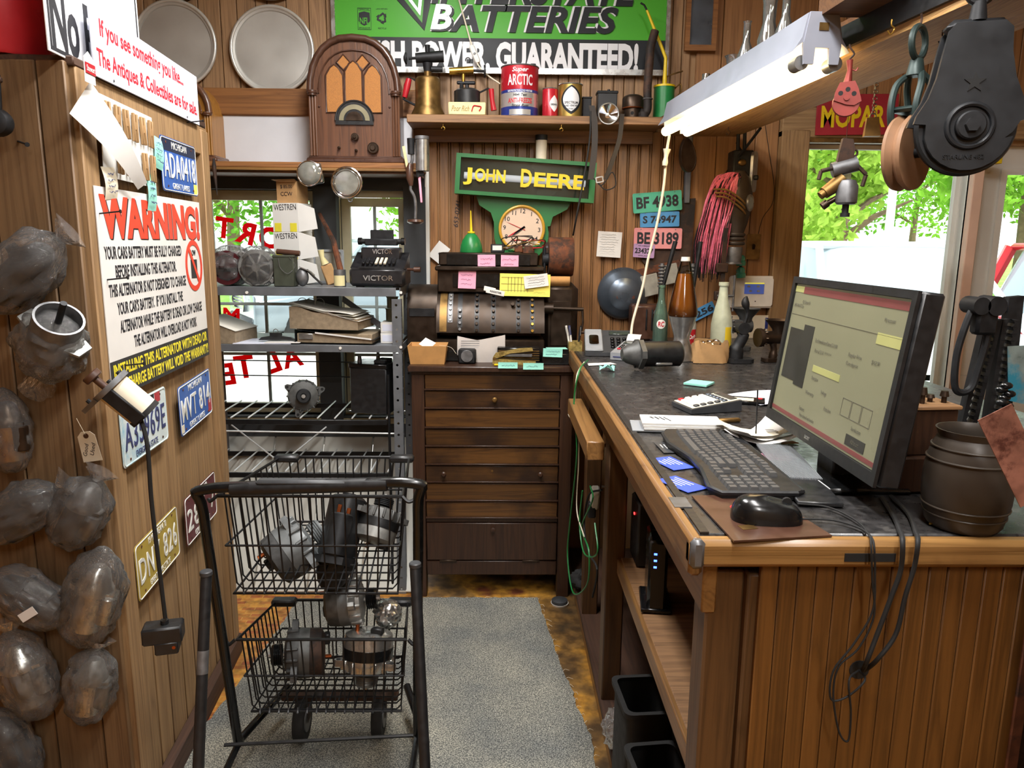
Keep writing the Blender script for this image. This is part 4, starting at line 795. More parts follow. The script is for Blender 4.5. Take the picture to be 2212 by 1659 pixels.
# cathedral radios
pm('grille_cloth', '#a8713a', .8, 0, .2, 300, .3); wood('radio_wood', '#66432e', '#402a20', 2, .35, 18, .05, coat=.35); wood('radio_gold', '#a8752c', '#7a4d1a', 2, .4, 18, .05, coat=.3); pm('radio_trim', '#4a3024', .35, 0, .2, 30, coat=.3)
pm('dial_scale', '#8a846a', .4, .2, .1, 20)
def cathedral(name, label, px, yf, ww, hh, wm, tm):
    t = T(name, label, 'radio', (PY(px, 350, yf).x, yf, 1.8635)); w = ww/2; sh = hh*.55
    def arch(s, n=14):                                       # outline from left shoulder over peak
        o = []
        for i in range(n+1): a = pi-i*pi/n; o.append((w*s*math.copysign(abs(cos(a))**.82, cos(a)), sh+(hh-sh-.012)*s*(abs(sin(a))**.95)))
        return o
    A = arch(.97); MB().prism([(w*.97, .02)]+[(-w*.97, .02)]+A, .2, TR(0, .2, 0) @ FWD).build('case', wm, t)
    MB().tube([(x, -.004, z) for x, z in A], w*.075, 10).build('arch_moulding', tm, t)
    A2 = arch(.78); MB().tube([(x, -.003, z*.985) for x, z in A2], w*.02, 6).build('inner_moulding', tm, t)
    for s in (-1, 1):
        for k in range(3): MB().cyl((s*w*(.86+.06*k), -.003, .03), (s*w*(.86+.06*k), -.003, sh*.97), w*.028, n=8).build('flute', wm, t)
        MB().cyl((s*w*.92, -.004, sh*.95), (s*w*.92, -.004, sh*1.02), w*.1, n=14).torus((s*w*.92, -.004, sh*.985), w*.1, w*.018, 16, 6).build('capital', tm, t)
    MB().box((0, .1, .011), (ww*1.1, .225, .022), .006).box((0, .1, .025), (ww*1.05, .21, .012), .004).build('base_moulding', tm, t)
    g0, g1 = sh*.86, hh*.86
    lan = lambda cx, w_, z0, z1: [(cx-w_, z0), (cx+w_, z0), (cx+w_, z1-w_*1.2), (cx+w_*.5, z1-w_*.35), (cx, z1), (cx-w_*.5, z1-w_*.35), (cx-w_, z1-w_*1.2)]
    for cx, z1 in ((-w*.42, hh*.76), (0, hh*.79), (w*.42, hh*.76)):
        P_ = lan(cx, w*.19, sh*.72, z1); MB().prism(P_, .003, TR(0, -.002, 0) @ FWD).build('grille_cloth', 'grille_cloth', t); MB().tube([(x, -.004, z) for x, z in P_], w*.022, 6, closed=True).build('tracery', tm, t)
    for cx in (-w*.21, w*.21):
        P_ = [(cx, hh*.72), (cx+w*.15, hh*.775), (cx, hh*.835), (cx-w*.15, hh*.775)]; MB().prism(P_, .003, TR(0, -.002, 0) @ FWD).build('grille_cloth', 'grille_cloth', t); MB().tube([(x, -.004, z) for x, z in P_], w*.022, 6, closed=True).build('tracery', tm, t)
    dz = hh*.31; D = circ(w*.42, 20, 0, dz+.012, 0, pi)
    e = MB().prism(D+[(-w*.42, dz-.005), (w*.42, dz-.005)], .006, TR(0, -.002, 0) @ FWD).tube([(x, -.008, z) for x, z in D], .004, 6).build('dial_escutcheon', 'black_plastic', t)
    MB().ring(circ(w*.34, 20, 0, dz+.012, 0, pi)+[(0, dz+.012)], circ(w*.24, 20, 0, dz+.012, 0, pi)+[(0, dz+.0121)], .002, TR(0, -.008, 0) @ FWD).build('dial_scale', 'dial_scale', e)
    MB().prism(circ(w*.19, 14, 0, dz+.012, 0, pi), .004, TR(0, -.008, 0) @ FWD).build('dial_pointer_cover', 'bronze_dark', e)
    for x, z, r in ((0, hh*.205, .016), (-w*.36, hh*.12, .006), (w*.02, hh*.1, .006), (w*.4, hh*.12, .024)): MB().cyl((x, -.001, z), (x, -.018, z), r, n=18, bev=.003).cyl((x, -.018, z), (x, -.026, z), r*.5, n=12, bev=.002).build('knob', 'bronze_dark', t)
    for s in (-1, 1):
        for z in (sh*.8, sh*1.05): MB().ell((s*w*.78, -.001, z), .005, 8, 6).build('stud', tm, t)
    return t
cathedral('cathedral_radio', 'dark wooden cathedral radio with arched grille on the ledge', 769, 3.38, .385, .53, 'radio_wood', 'radio_trim')
cathedral('cathedral_radio', 'golden wooden radio mostly hidden behind the left board partition', 372, 3.4, .36, .37, 'radio_gold', 'radio_wood')
# ---- things on the wall shelf
SZ = 2.0665; SYF = 3.46
def sp(px): q = V((0, 0, 0)); return q
def shelf_item(name, label, cat, px, y=SYF, z=SZ, group=None):
    py = 245.
    for _ in range(5): q = PY(px, py, y); py += (q.z-z)/mpp(q)
    return T(name, label, cat, (q.x, y, z), 0, group), mpp(q)
t, k = shelf_item('blow_torch', 'tall tarnished brass blow torch with red handle at the shelf end', 'blow torch', 925)
MB().lathe([(0, 0), (38*k, 0), (38*k, 4*k), (30*k, 20*k), (27.5*k, 28*k), (27*k, 78*k), (24*k, 82*k), (8*k, 84*k), (8*k, 96*k), (0, 96*k)], 32).build('tank', 'brass_old', t)
MB().cyl((0, 0, 94*k), (0, 0, 112*k), 8*k, 11*k, n=14).cyl((-25*k, 0, 122*k), (34*k, 0, 126*k), 10*k, 12*k, n=16).cyl((-40*k, 0, 121*k), (-25*k, 0, 122*k), 3*k, n=8).cyl((0, 0, 125*k), (0, 0, 148*k), 4*k, 6*k, n=10).cyl((8*k, 0, 100*k), (32*k, 0, 100*k), 6*k, n=10).build('burner', 'iron', t)
MB().lathe([(0, 0), (12*k, 2*k), (13*k, 5*k), (4*k, 9*k), (0, 9*k)], 10, TR(-42*k, 0, 121*k) @ RY(-pi/2)).build('valve_wheel', 'iron', t)
MB().tube([(-24*k, 0, 76*k), (-38*k, 0, 82*k), (-52*k, 0, 38*k), (-26*k, 0, 26*k)], 3*k, 8).build('handle_bracket', 'iron', t); MB().tube([(-40*k, 0, 80*k), (-44*k, 0, 66*k), (-50*k, 0, 42*k)], [6*k, 7.5*k, 5.5*k], 10).build('grip', 'red_paint', t)
pm('tin_cream', '#d9cf9a', .6, 0, .1, 20)
t, k = shelf_item('tin_box', 'small cream box with script lettering under the black blow torch', 'box', 1010, 3.42)
MB().box((0, .0, 13*k), (79*k, 60*k, 26*k), .003).build('body', 'tin_cream', t); text(t, 'Poor Rich', 'brass_old', TR(-14*k, -30.3*k, 13*k) @ FWD, height=11*k, width=38*k, shear=.4); MB().tube(spl([(10*k, -31*k, 7*k), (14*k, -31*k, 18*k), (22*k, -31*k, 18*k), (30*k, -31*k, 16*k), (26*k, -31*k, 8*k)], 4), 1.2*k, 5).build('flower_print', 'ink_red', t)
bz = SZ+26*k+.0005
t, k = shelf_item('blow_torch', 'black and brass blow torch standing on a small cream box', 'blow torch', 1009, 3.42, bz)
MB().lathe([(0, 0), (28*k, 0), (28*k, 26*k), (20*k, 31*k), (4*k, 33*k), (4*k, 40*k), (0, 40*k)], 28).build('tank', 'black_plastic', t); MB().box((-2*k, 0, 44*k), (40*k, 8*k, 7*k), 2*k).cyl((-12*k, 0, 32*k), (-12*k, 0, 46*k), 4*k, n=8).build('pump_arm', 'iron', t)
MB().cyl((-8*k, 0, 46*k), (-8*k, 0, 62*k), 4*k, n=10).cyl((-38*k, 0, 67*k), (14*k, 0, 70*k), 7.5*k, 8.5*k, n=16).build('burner', 'brass', t); MB().lathe([(0, 0), (13*k, 0), (13*k, 4*k), (0, 5*k)], 16, TR(36*k, 0, 68*k) @ RY(pi/2)).cyl((14*k, 0, 69*k), (36*k, 0, 68*k), 3*k, n=8).torus((2*k, 0, 90*k), 5*k, 1.2*k, 14, 6, RX(pi/2), -1.3, 3.6).build('valve_wheel', 'iron', t)
MB().tube([(26*k, 0, 24*k), (45*k, 0, 33*k), (56*k, 0, 28*k)], 2*k, 6).build('handle_bracket', 'iron', t); MB().tube([(52*k, 0, 32*k), (54*k, 0, 10*k), (58*k, 0, -12*k)], [6*k, 5*k, 6.5*k], 10).build('grip', 'red_paint', t)
# cans
def wrap(R): return lambda p: V((R*sin(p.x/R), -(R+p.z)*cos(p.x/R), p.y))
pm('can_red', '#b5222f', .3, .2, .08, 12); pm('can_blue', '#2a3a86', .3, .2, .08, 12); pm('can_silver', '#c0c0bd', .3, .6, .08, 12); pm('can_gold', '#b79a52', .35, .7, .15, 20)
t, k = shelf_item('antifreeze_can', 'large red and silver Super Arctic anti-freeze can', 'can', 1122, 3.45); R = 40*k; H_ = 103*k
MB().lathe([(0, .001), (R, 0), (R, 20*k), (0, 20*k)], 40).build('bottom_band', 'can_blue', t); MB().lathe([(R*.99, 20*k), (R, 20*k), (R, 48*k), (R*.99, 48*k)], 40).build('label_band', 'can_silver', t); MB().lathe([(R*.99, 48*k), (R*1.003, 48*k), (R*1.003, 54*k), (R*.99, 54*k)], 40).build('stripe', 'can_blue', t); MB().lathe([(R*.99, 54*k), (R, 54*k), (R, H_), (R*.9, H_), (0, H_-.003)], 40).build('top_band', 'can_red', t); [MB().torus((0, 0, zz), R, 1.5*k, 40, 6).build('rim', 'steel_dull', t) for zz in (H_, .002)]
for s, z, w, h, m_, sh in (('Super', 92, 36, 12, 'sign_white', .3), ('ARCTIC', 73, 56, 22, 'sign_white', 0), ('SAFE PROTECTION COLD WEATHER', 51, 56, 4, 'sign_white', 0), ('High Test', 42, 30, 7, 'ink', .3), ('ANTI-FREEZE', 31.5, 54, 10, 'ink_red', 0), ('Stops Rust', 21, 38, 7, 'ink', .3)): text(t, s, m_, height=h*k, width=w*k, bold=.02, shear=sh, depth=.0006, xf=lambda p, z=z, R=R, k=k: V((R*sin(p.x/R), -(R*1.004+p.z)*cos(p.x/R), p.y+z*k)))
MB().at(TR(0, 0, 0)).surf(lambda u, v: wrap(R*1.002)(V(((u-.5)*48*k, (3+11*v)*k, 0))), 8, 1).build('white_panel', 'can_silver', t)
t, k = shelf_item('beer_can', 'small red beer can with oval white label on the wall shelf', 'can', 1188, 3.44); R = 17*k; H_ = 62*k
MB().lathe([(0, 0), (R*.86, 0), (R, 3*k), (R, H_-4*k), (R*.85, H_), (0, H_-.002)], 28).build('body', 'can_red', t); [MB().torus((0, 0, zz), R*.91, 1.5*k, 28, 6).build('rim', 'alu', t) for zz in (H_-1.5*k, 1.5*k)]; MB().surf(lambda u, v: wrap(R*1.01)(V(((8+10.5*sin(pi*v)*(u*2-1))*k, (12+34*v)*k, 0))), 6, 14).build('label', 'sign_white', t); text(t, 'DREWRYS', 'ink', height=4*k, width=16*k, bold=.02, xf=lambda p, R=R, k=k: wrap(R*1.02)(V((p.x+8*k, p.y+27*k, p.z))))
t, k = shelf_item('oil_can', 'gold Spectrum motor oil can with black and white oval', 'can', 1231, 3.44); R = 25*k; H_ = 70*k
MB().lathe([(0, 0), (R, 0), (R, H_), (R*.95, H_), (0, H_-.003)], 32).build('body', 'can_gold', t); [MB().torus((0, 0, zz), R, 1.5*k, 32, 6).build('rim', 'alu', t) for zz in (H_-k, 1.3*k)]
MB().surf(lambda u, v: wrap(R*1.008)(V(((24*sin(pi*v)**.8*(u*2-1))*k, (6+60*v)*k, 0))), 10, 16).build('oval', 'sign_black', t); MB().surf(lambda u, v: wrap(R*1.016)(V(((19*sin(pi*v)**.8*(u*2-1))*k, (12+50*v)*k, 0))), 10, 16).build('oval_centre', 'sign_white', t)
for s, z, w, h in (('SPECTRUM', 30, 30, 5), ('SAE 10W-40', 23.5, 28, 4), ('MOTOR OIL', 17, 22, 3)): text(t, s, 'ink', height=h*k, width=w*k, bold=.02, xf=lambda p, z=z, R=R, k=k: wrap(R*1.024)(V((p.x, p.y+z*k, p.z))))
t, k = shelf_item('small_black_box', 'narrow black metal box beside the gold oil can', 'box', 1266, 3.47); MB().box((0, 0, 22*k), (19*k, 24*k, 44*k), .003).box((0, 0, 45*k), (21*k, 26*k, 3*k), .001).build('body', 'iron', t)
t, k = shelf_item('lantern_battery_box', 'square black battery box behind the round lamp on the shelf', 'battery box', 1309, 3.5); MB().box((0, 0, 30*k), (42*k, 30*k, 60*k), .003).build('case', 'black_plastic', t); MB().box((0, 0, 58*k), (45*k, 33*k, 6*k), .003).cyl((4*k, 0, 61*k), (4*k, 0, 66*k), 3*k, n=8).build('lid', 'iron', t)
t, k = shelf_item('miners_lamp', 'round bright lamp hanging over the front of the shelf on a strap', 'lamp', 1313, 3.345, 2.04); MB().lathe([(0, 0), (4*k, 2*k), (21*k, 14*k), (22.5*k, 16*k), (22.5*k, 18*k), (20*k, 17*k), (6*k, 6*k), (0, 5*k)], 32, TR(0, .02, 17*k) @ RX(pi/2)).build('reflector', 'chrome', t); MB().torus((0, .02-17*k, 17*k), 21.5*k, 1.6*k, 32, 6, RX(pi/2)).build('rim', 'steel', t); MB().ell((0, .01, 17*k), 4*k, 10, 8).build('bulb', 'white_plastic', t)
t, k = shelf_item('kerosene_heater_burner', 'copper coloured kerosene burner pot on the shelf', 'burner', 1366, 3.45); MB().lathe([(0, 0), (19*k, 0), (19*k, 22*k), (23*k, 25*k), (23*k, 44*k), (20*k, 48*k), (14*k, 51*k), (0, 52*k)], 28).build('pot', 'bronze_dark', t); MB().cyl((-4*k, -19.4*k, 12*k), (-4*k, -18*k, 12*k), 3.5*k, n=12).build('air_hole', 'rubber', t); MB().torus((0, 0, 24*k), 22*k, 1.5*k, 28, 6).build('band', 'copper', t)
t, k = shelf_item('drain_pipe_spout', 'long bent rusty pipe standing on the shelf before the sign', 'pipe', 1398, 3.4); MB().tube(spl([(-16*k, .0, 12*k), (-6*k, 0, 10*k), (0, 0, 22*k), (-2*k, 0, 60*k), (2*k, .02, 120*k), (4*k, .03, 148*k), (13*k, .04, 182*k)], 5), 9*k, 14).cyl((-8*k, 0, 0), (-8*k, 0, 12*k), 11*k, n=14).build('pipe', 'iron_rust', t); MB().torus((-.5*k, 0, 40*k), 10*k, 1.3*k, 18, 6).build('collar', 'steel_dull', t)
t, k = shelf_item('pump_oiler', 'green pump oil can with long bent yellow spout', 'oil can', 1432, 3.46); MB().lathe([(0, 0), (22*k, 0), (22*k, 70*k), (0, 71*k)], 28).build('body', 'green_paint', t); MB().lathe([(23*k, 68*k), (23*k, 72*k), (5*k, 75*k), (5*k, 84*k), (0, 84*k)], 28).build('cap', 'yellow_paint', t); MB().tube([(0, 0, 80*k), (0, 0, 100*k), (0, 0, 128*k), (-10*k, 0, 150*k), (-44*k, 0, 222*k)], [5*k, 4*k, 3.6*k, 3.6*k, 2.6*k], 10).build('spout', 'yellow_paint', t); MB().tube([(-44*k, 0, 222*k), (-50*k, 0, 232*k), (-58*k, 0, 236*k)], 2*k, 8).build('spout_tip', 'iron', t); MB().tube(spl([(3*k, 0, 90*k), (18*k, 0, 96*k), (38*k, 0, 102*k)], 4), 1.6*k, 6).tube(spl([(22*k, 0, 66*k), (34*k, 0, 76*k), (36*k, 0, 60*k), (24*k, 0, 46*k)], 5), 1.8*k, 6).build('lever', 'brass_old', t)
# hanging straps and cords
t = T('lamp_strap', 'black leather strap with buckle hanging from the shelf before the wall sign', 'strap', PY(1276, 232, 3.335))
q0 = PY(1276, 232, 3.335); SL = lambda px, py, y=3.335: PY(px, py, y)-q0
MB().strip(spl([SL(1278, 228), SL(1284, 262), SL(1284, 320), SL(1276, 388)], 5), .026, .004, (1, 0, 0)).build('strap', 'leather', t); MB().strip(spl([SL(1344, 246), SL(1338, 300), SL(1322, 350), SL(1308, 388)], 5), .02, .004, (1, .2, 0)).build('strap', 'leather', t)
MB().ring(rrect(.034, .026, .004), rrect(.024, .016, .003), .003, TR(*SL(1295, 388)) @ FWD @ RZ(.2)).build('buckle', 'steel', t); MB().tube(spl([SL(1282, 385), SL(1300, 400), SL(1322, 372), SL(1330, 400), SL(1308, 410), SL(1290, 392)], 6), .0025, 6).build('wire_coil', 'rubber', t); MB().tube(spl([SL(1276, 240), SL(1274, 300), SL(1262, 380), SL(1245, 470), SL(1238, 508, 3.42)], 6), .004, 6).build('cable', 'rubber', t)
t = T('electric_cable', 'white cord with inline rocker switch across the green sign', 'cable', PY(1000, 0, 3.52)); q0 = PY(1000, 0, 3.52)
MB().tube(spl([SL(980, -40, 3.55), SL(1000, 30, 3.52), SL(1018, 95, 3.5), SL(1030, 135, 3.47), SL(1050, 160, 3.46), SL(1080, 181, 3.46)], 6), .0035, 6).build('cord', 'cream', t); a, b = SL(1018, 99, 3.495), SL(1033, 136, 3.47); MB().tube([a, a.lerp(b, .08), a.lerp(b, .92), b], [.008, .0125, .0125, .008], 8).build('switch_body', 'white_plastic', t); MB().ell(a.lerp(b, .5)+V((0, -.012, 0)), .006, 10, 8).build('rocker', 'grey_plastic', t)
# ------------------------------------------------------------------ around the clock, register top and right wall
pm('jd_green', '#1f6b34', .4, 0, .1, 10, coat=.2); pm('jd_face', '#39423c', .25, 0, .2, 4, coat=.5); pm('clock_face', '#d6beA6', .5, 0, .04, 6); pm('clock_gold', '#c99a35', .4, .1, .08, 20); emis('jd_tube', '#e9e4ee', .35)
t = wt('john_deere_sign_clock', 'green John Deere light box sign with round clock below', 'sign', 1134, 388, 3.55, -3.4); k = mpp(PY(1134, 388, 3.5))
W_, H2 = 300*k, 84*k
MB().ring([(-W_/2, -H2/2), (W_/2, -H2/2), (W_/2, H2/2), (-W_/2, H2/2)], [(-W_/2+10*k, -H2/2+8*k), (W_/2-12*k, -H2/2+8*k), (W_/2-12*k, H2/2-8*k), (-W_/2+10*k, H2/2-8*k)], .085).box((0, 0, .01), (W_-.01, H2-.01, .02)).build('light_box', 'jd_green', t)
MB().box((-1*k, 0, .05), (W_-22*k, H2-16*k, .004)).build('back_face', 'jd_face', t); MB().cyl((-132*k, -2*k, .056), (130*k, -2*k, .056), 7*k, n=12).build('lamp_tube', 'jd_tube', t)
MB().box((0, 0, .072), (W_-22*k, H2-16*k, .002)).build('front_glass', 'clear_thin', t)
for s, x, w, h, y in (('J', -124, 19, 36, -4), ('OHN', -76, 66, 28, 0), ('D', 2, 24, 38, 0), ('EERE', 73, 108, 30, -1)): text(t, s, 'yellow_paint', TR(x*k, y*k, .0735), width=w*k, height=h*k, bold=.03, depth=.001)
sh_ = [(-104, -42), (104, -42), (96, -58), (66, -76), (62, -96)]+[(60*cos(a), -118+60*sin(a)) for a in [rad(20-i*12.5) for i in range(17)]]+[(-62, -96), (-70, -76), (-96, -62)]
MB().prism([(x*k, y*k) for x, y in sh_], .035).build('clock_board', 'jd_green', t)
ck = MB().torus((0, -106*k, .045), 48*k, 3.2*k, 44, 8).build('clock_rim', 'clock_gold', t); MB().cyl((0, -106*k, .03), (0, -106*k, .042), 47*k, n=44).build('clock_face', 'clock_face', ck)
for i, s in enumerate('12 1 2 3 4 5 6 7 8 9 10 11'.split()):
    a = rad(90-30*i); text(ck, s, 'ink', TR(38*k*cos(a), -106*k+38*k*sin(a), .0425), height=9.5*k, bold=.01, name='numeral')
def hand(ang, ln, w, mat, nm): MB().at(TR(0, -106*k, .0445) @ RZ(-rad(ang))).prism([(-w*k, -8*k), (w*k, -8*k), (w*k, ln*.6*k), (0, ln*k), (-w*k, ln*.6*k)], .0006).build(nm, mat, ck)
hand(231, 27, 2.2, 'ink', 'hour_hand'); hand(237, 40, 1.4, 'ink_red', 'minute_hand'); hand(290, 40, .6, 'ink_red', 'second_hand')
t = T('small_tin_canister', 'small worn white canister with dark lid above the clock sign', 'canister', PY(1169, 346, 3.5)); k = mpp(PY(1169, 346, 3.5)); t.location.z = PY(1169, 347, 3.5).z
MB().lathe([(0, 0), (12*k, 0), (12*k, 42*k), (0, 42*k)], 20).build('body', 'cream', t); MB().lathe([(0, 42*k), (13*k, 42*k), (13*k, 53*k), (0, 54*k)], 20).build('lid', 'iron', t)
# register top
RT = CZ+.001+rz(543)+.0005; RYT = 3.39
t = st('dome_oil_can', 'green dome oil can with yellow spout on the cash register', 'oil can', 1018, RT, RYT); k = mpp(V(t.location))
MB().lathe([(0, 0), (24*k, 0), (24.5*k, 3*k), (23*k, 14*k), (19*k, 26*k), (12*k, 36*k), (7*k, 40*k), (0, 40*k)], 32).build('dome', 'green_paint', t); MB().cyl((0, 0, 40*k), (0, 0, 44*k), 8*k, n=16, bev=k).cyl((0, 0, 44*k), (-1*k, 0, 88*k), 3.2*k, 1*k, n=10).build('spout', 'yellow_paint', t)
t = st('tally_counter', 'small black tally counter with white window on the cash register', 'counter device', 1075, RT, RYT); MB().box((0, 0, 9*k), (30*k, 14*k, 18*k), .003).build('case', 'black_plastic', t); MB().box((-1*k, -7.2*k, 10*k), (20*k, .6*k, 10*k)).build('window', 'white_plastic', t); MB().cyl((15*k, 0, 9*k), (22*k, 0, 9*k), 4*k, n=10).build('knob', 'steel_dull', t)
t = st('tangled_wire_harness', 'tangle of old wires with connector blocks on the cash register', 'wire harness', 1132, RT, RYT-.03); rn = random.Random(5)
MB().cyl((8*k, 0, 0), (8*k, 0, 16*k), 15*k, 13*k, n=16).box((-12*k, -.01, 8*k), (18*k, 16*k, 14*k), .003).build('connector', 'rust', t)
for i, m_ in enumerate(('cream', 'iron_rust', 'ink_red', 'green_paint', 'rubber', 'brass_old', 'leather')):
    MB().tube(spl([(rn.uniform(-14, 14)*k, 0, 10*k)]+[(rn.uniform(-46, 42)*k, rn.uniform(-.03, .03), rn.uniform(4, 36)*k) for _ in range(4)], 6), 1.2*k, 6).build('wire', m_, t)
t = st('round_metal_tag', 'small rounded brown metal piece at the right end of the register top', 'metal piece', 1181, RT, RYT); MB().prism([(-9*k, 0), (9*k, 0)]+circ(9*k, 10, 0, 14*k, 0, pi), 8*k, TR(0, 4*k, 0) @ FWD).build('plate', 'iron_rust', t); MB().cyl((0, -4.5*k, 13*k), (0, -4*k, 13*k), 2.5*k, n=10).build('rivet', 'steel_dull', t)
# notes on the register
def note(name, label, cat, px, py, y, w, h, mat, roll=0, lines=3, ink='ink_blue', seed=1, curl=.004, group=None):
    t = wt(name, label, cat, px, py, y, roll, group); k = mpp(PY(px, py, y)); w *= k; h *= k
    def f(u, v): return ((u-.5)*w, (v-.5)*h, .001+curl*(1-v)**2)
    MB().surf(f, 3, 6).surf(lambda u, v: V(f(u, v))-V((0, 0, .0004)), 3, 6).build('sheet', mat, t)
    if lines: scribble(t, ink, TR(0, 0, .0022+curl*.3), w*.9, h*.9, lines, seed, .0005)
    return t
yn = 3.2+.083
note('sticky_note', 'pink sticky note on the register display, left of two', 'sticky note', 1051, 564, yn, 38, 27, 'pink_paper', 1, 2, group='pink sticky notes on the register')
note('sticky_note', 'pink sticky note on the register display, right of two', 'sticky note', 1101, 566, yn, 38, 29, 'pink_paper', -1, 2, seed=2, group='pink sticky notes on the register')
note('sticky_note', 'pink sticky note on the register case, lowest and leftmost', 'sticky note', 1009, 604, yn-.002, 38, 38, 'pink_paper', -2, 3, seed=3, group='pink sticky notes on the register')
yf = note('yellow_form', 'yellow ruled form leaning on the register keys', 'form', 1134, 616, yn-.022, 109, 48, 'yellow_paper', -1, 0)
k = mpp(PY(1134, 616, yn)); mb = MB()
for i in range(7): MB().box((-36*k+i*7*k, -2*k, .0035), (.7*k, 38*k, .0004)).build('ruled_line', 'ink', yf)
for i in range(3): MB().box((-16*k, 16*k-i*14*k, .0036), (70*k, .6*k, .0004)).build('ruled_line', 'ink', yf)
scribble(yf, 'ink', TR(34*k, -18*k, .0035), 40*k, 10*k, 3, 4, .0004)
note('receipt_slip', 'small white receipt over the corner of the yellow form', 'receipt', 1158, 607, yn-.03, 52, 27, 'paper', 8, 4, 'ink', 5)
t = wt('key_label', 'white plastic label strips with black print behind the register keys', 'label', 1066, 630, 3.2+.02, -12); text(t, 'REGISTER', 'ink', TR(.01, 0, .0035), height=.008, width=.05, bold=.02); MB().box((.008, 0, .001), (.08, .022, .004), .001).box((-.018, .006, -.001), (.05, .02, .003), .001).build('strip', 'white_plastic', t)
# loose papers on the wall
t = note('index_card', 'white card nailed cornerwise to the grey wall post', 'card', 949, 545, 3.58, 40, 30, 'paper', 52, 0); MB().cyl((0, 0, .0), (-.004, -.004, .03), .0018, n=6).cyl((-.004, -.004, .03), (-.0042, -.0042, .032), .004, n=8).build('nail', 'steel_dull', t)
t = note('notebook_page', 'torn lined notebook page pinned to the boards by the hubcap', 'page', 1316, 528, 3.58, 52, 54, 'paper', -3, 9, 'grey_plastic', 7)
# hubcap
pm('hub_blue', '#66707c', .32, .7, .12, 10)
t = wt('hubcap', 'dark domed metal hubcap with stamped lettering on the boards', 'hubcap', 1346, 634, 3.585); k = mpp(PY(1346, 634, 3.58)); R = 56*k
MB().lathe([(0, .055), (R*.3, .053), (R*.6, .043), (R*.62, .04), (R*.85, .022), (R*.97, .006), (R, 0), (0, 0)], 56).build('dome', 'hub_blue', t); MB().torus((0, 0, .041), R*.56, .0016, 44, 6).build('bead', 'steel_dull', t)
text(t, 'Allis', 'copper', TR(.004, .012, .05) @ RZ(.05), height=.018, width=.06, shear=.3, depth=.003); text(t, 'CHALMERS', 'copper', TR(.004, -.014, .05), height=.014, width=.085, bold=.01, depth=.003)
# old number plates
pm('plate_teal', '#4fae8e', .6, 0, .15, 20, col2='#3a7a66', thr=.68); pm('plate_blue', '#4a8fc4', .6, 0, .12, 20, col2='#3a6488', thr=.68); pm('plate_pink', '#dd9192', .6, 0, .1, 20, col2='#b87a6a', thr=.7); pm('plate_lilac', '#b895bf', .6, 0, .1, 20)
def plate(label, px, py, y, w, h, mat, txt, ink='ink', roll=0, sub=None, M=None, kk=None, th=.6, group='number plates'):
    t = wt('number_plate', label, 'number plate', px, py, y, roll, group) if M is None else T('number_plate', label, 'number plate', M.translation, M.to_3x3().to_4x4(), group)
    k = kk or mpp(PY(px, py, y)); w *= k; h *= k
    MB().prism(rrect(w, h, min(w, h)*.08), .0012).build('plate', mat, t); MB().tube([(x, y_, .0014) for x, y_ in rrect(w*.96, h*.94, h*.07)], h*.012, 5, closed=True).build('embossed_edge', mat, t)
    if txt: text(t, txt, ink, TR(0, 0, .0012), height=h*th, width=w*.86, bold=.03, depth=.0012)
    for i, (s, yy, ww_, hh) in enumerate(sub or []): text(t, s, ink, TR(0, yy*h, .0012), height=hh*h, width=ww_*w, bold=.01, depth=.0008)
    for sx in (-.36, .36): MB().cyl((sx*w, h*.43, .001), (sx*w, h*.43, .0024), h*.03, n=8).build('bolt', 'steel_dull', t)
    return t
t = wt('rusty_backing_plate', 'rusty sheet metal panel behind the coloured number plates', 'panel', 1442, 485, 3.592, -2); k = mpp(PY(1442, 485, 3.58)); MB().prism([(-55*k, 45*k), (56*k, 58*k), (58*k, -95*k), (-20*k, -110*k), (-50*k, -80*k)], .003).build('sheet', 'iron_rust', t); MB().box((-5*k, -92*k, .006), (120*k, 16*k, .005), .001, RZ(.28)).build('strap', 'rust', t)
plate('green number plate reading BF 4938, topmost of the coloured plates', 1420, 436, 3.575, 106, 42, 'plate_teal', 'BF 4938', roll=5)
plate('blue number plate reading S 74947 below the green one', 1425, 474, 3.578, 85, 32, 'plate_blue', 'S 74947', roll=2, th=.5)
plate('pink number plate reading BE 3189 hung on the boards', 1421, 515, 3.574, 104, 44, 'plate_pink', 'BE 3189', roll=0)
plate('small lilac number plate reading 234327', 1391, 542, 3.572, 46, 29, 'plate_lilac', '234327', roll=-3, th=.4, sub=[('THE COMMISSION', .36, .6, .08), ('ISSUED', -.36, .5, .08)])
plate('blue number plate reading 256 hung at a slant', 1517, 674, 3.585, 58, 24, 'plate_blue', '1256', roll=28)
t = plate('pale plate reading Brun behind the meat grinder', 1620, 706, 3.578, 112, 50, 'cream', '', roll=0); k = mpp(PY(1620, 706, 3.58)); text(t, 'Brun', 'ink', TR(-36*k, 5*k, .0014), height=10*k, width=24*k); MB().box((42*k, 8*k, .0015), (20*k, 24*k, .001)).build('blue_emblem', 'can_blue', t)
pm('clear_plastic', '#9a978c', .35, 0, .2, 30)
t = wt('glass_headlight_pieces', 'two cloudy glass light lenses hung under the pink number plate', 'lens', 1428, 605, 3.57, 14); k = mpp(PY(1428, 605, 3.57)); MB().box((-25*k, -5*k, .005), (36*k, 46*k, .01), .003).build('lens', 'clear_plastic', t); MB().box((22*k, 8*k, .005), (34*k, 42*k, .01), .003).build('lens', 'clear_plastic', t)
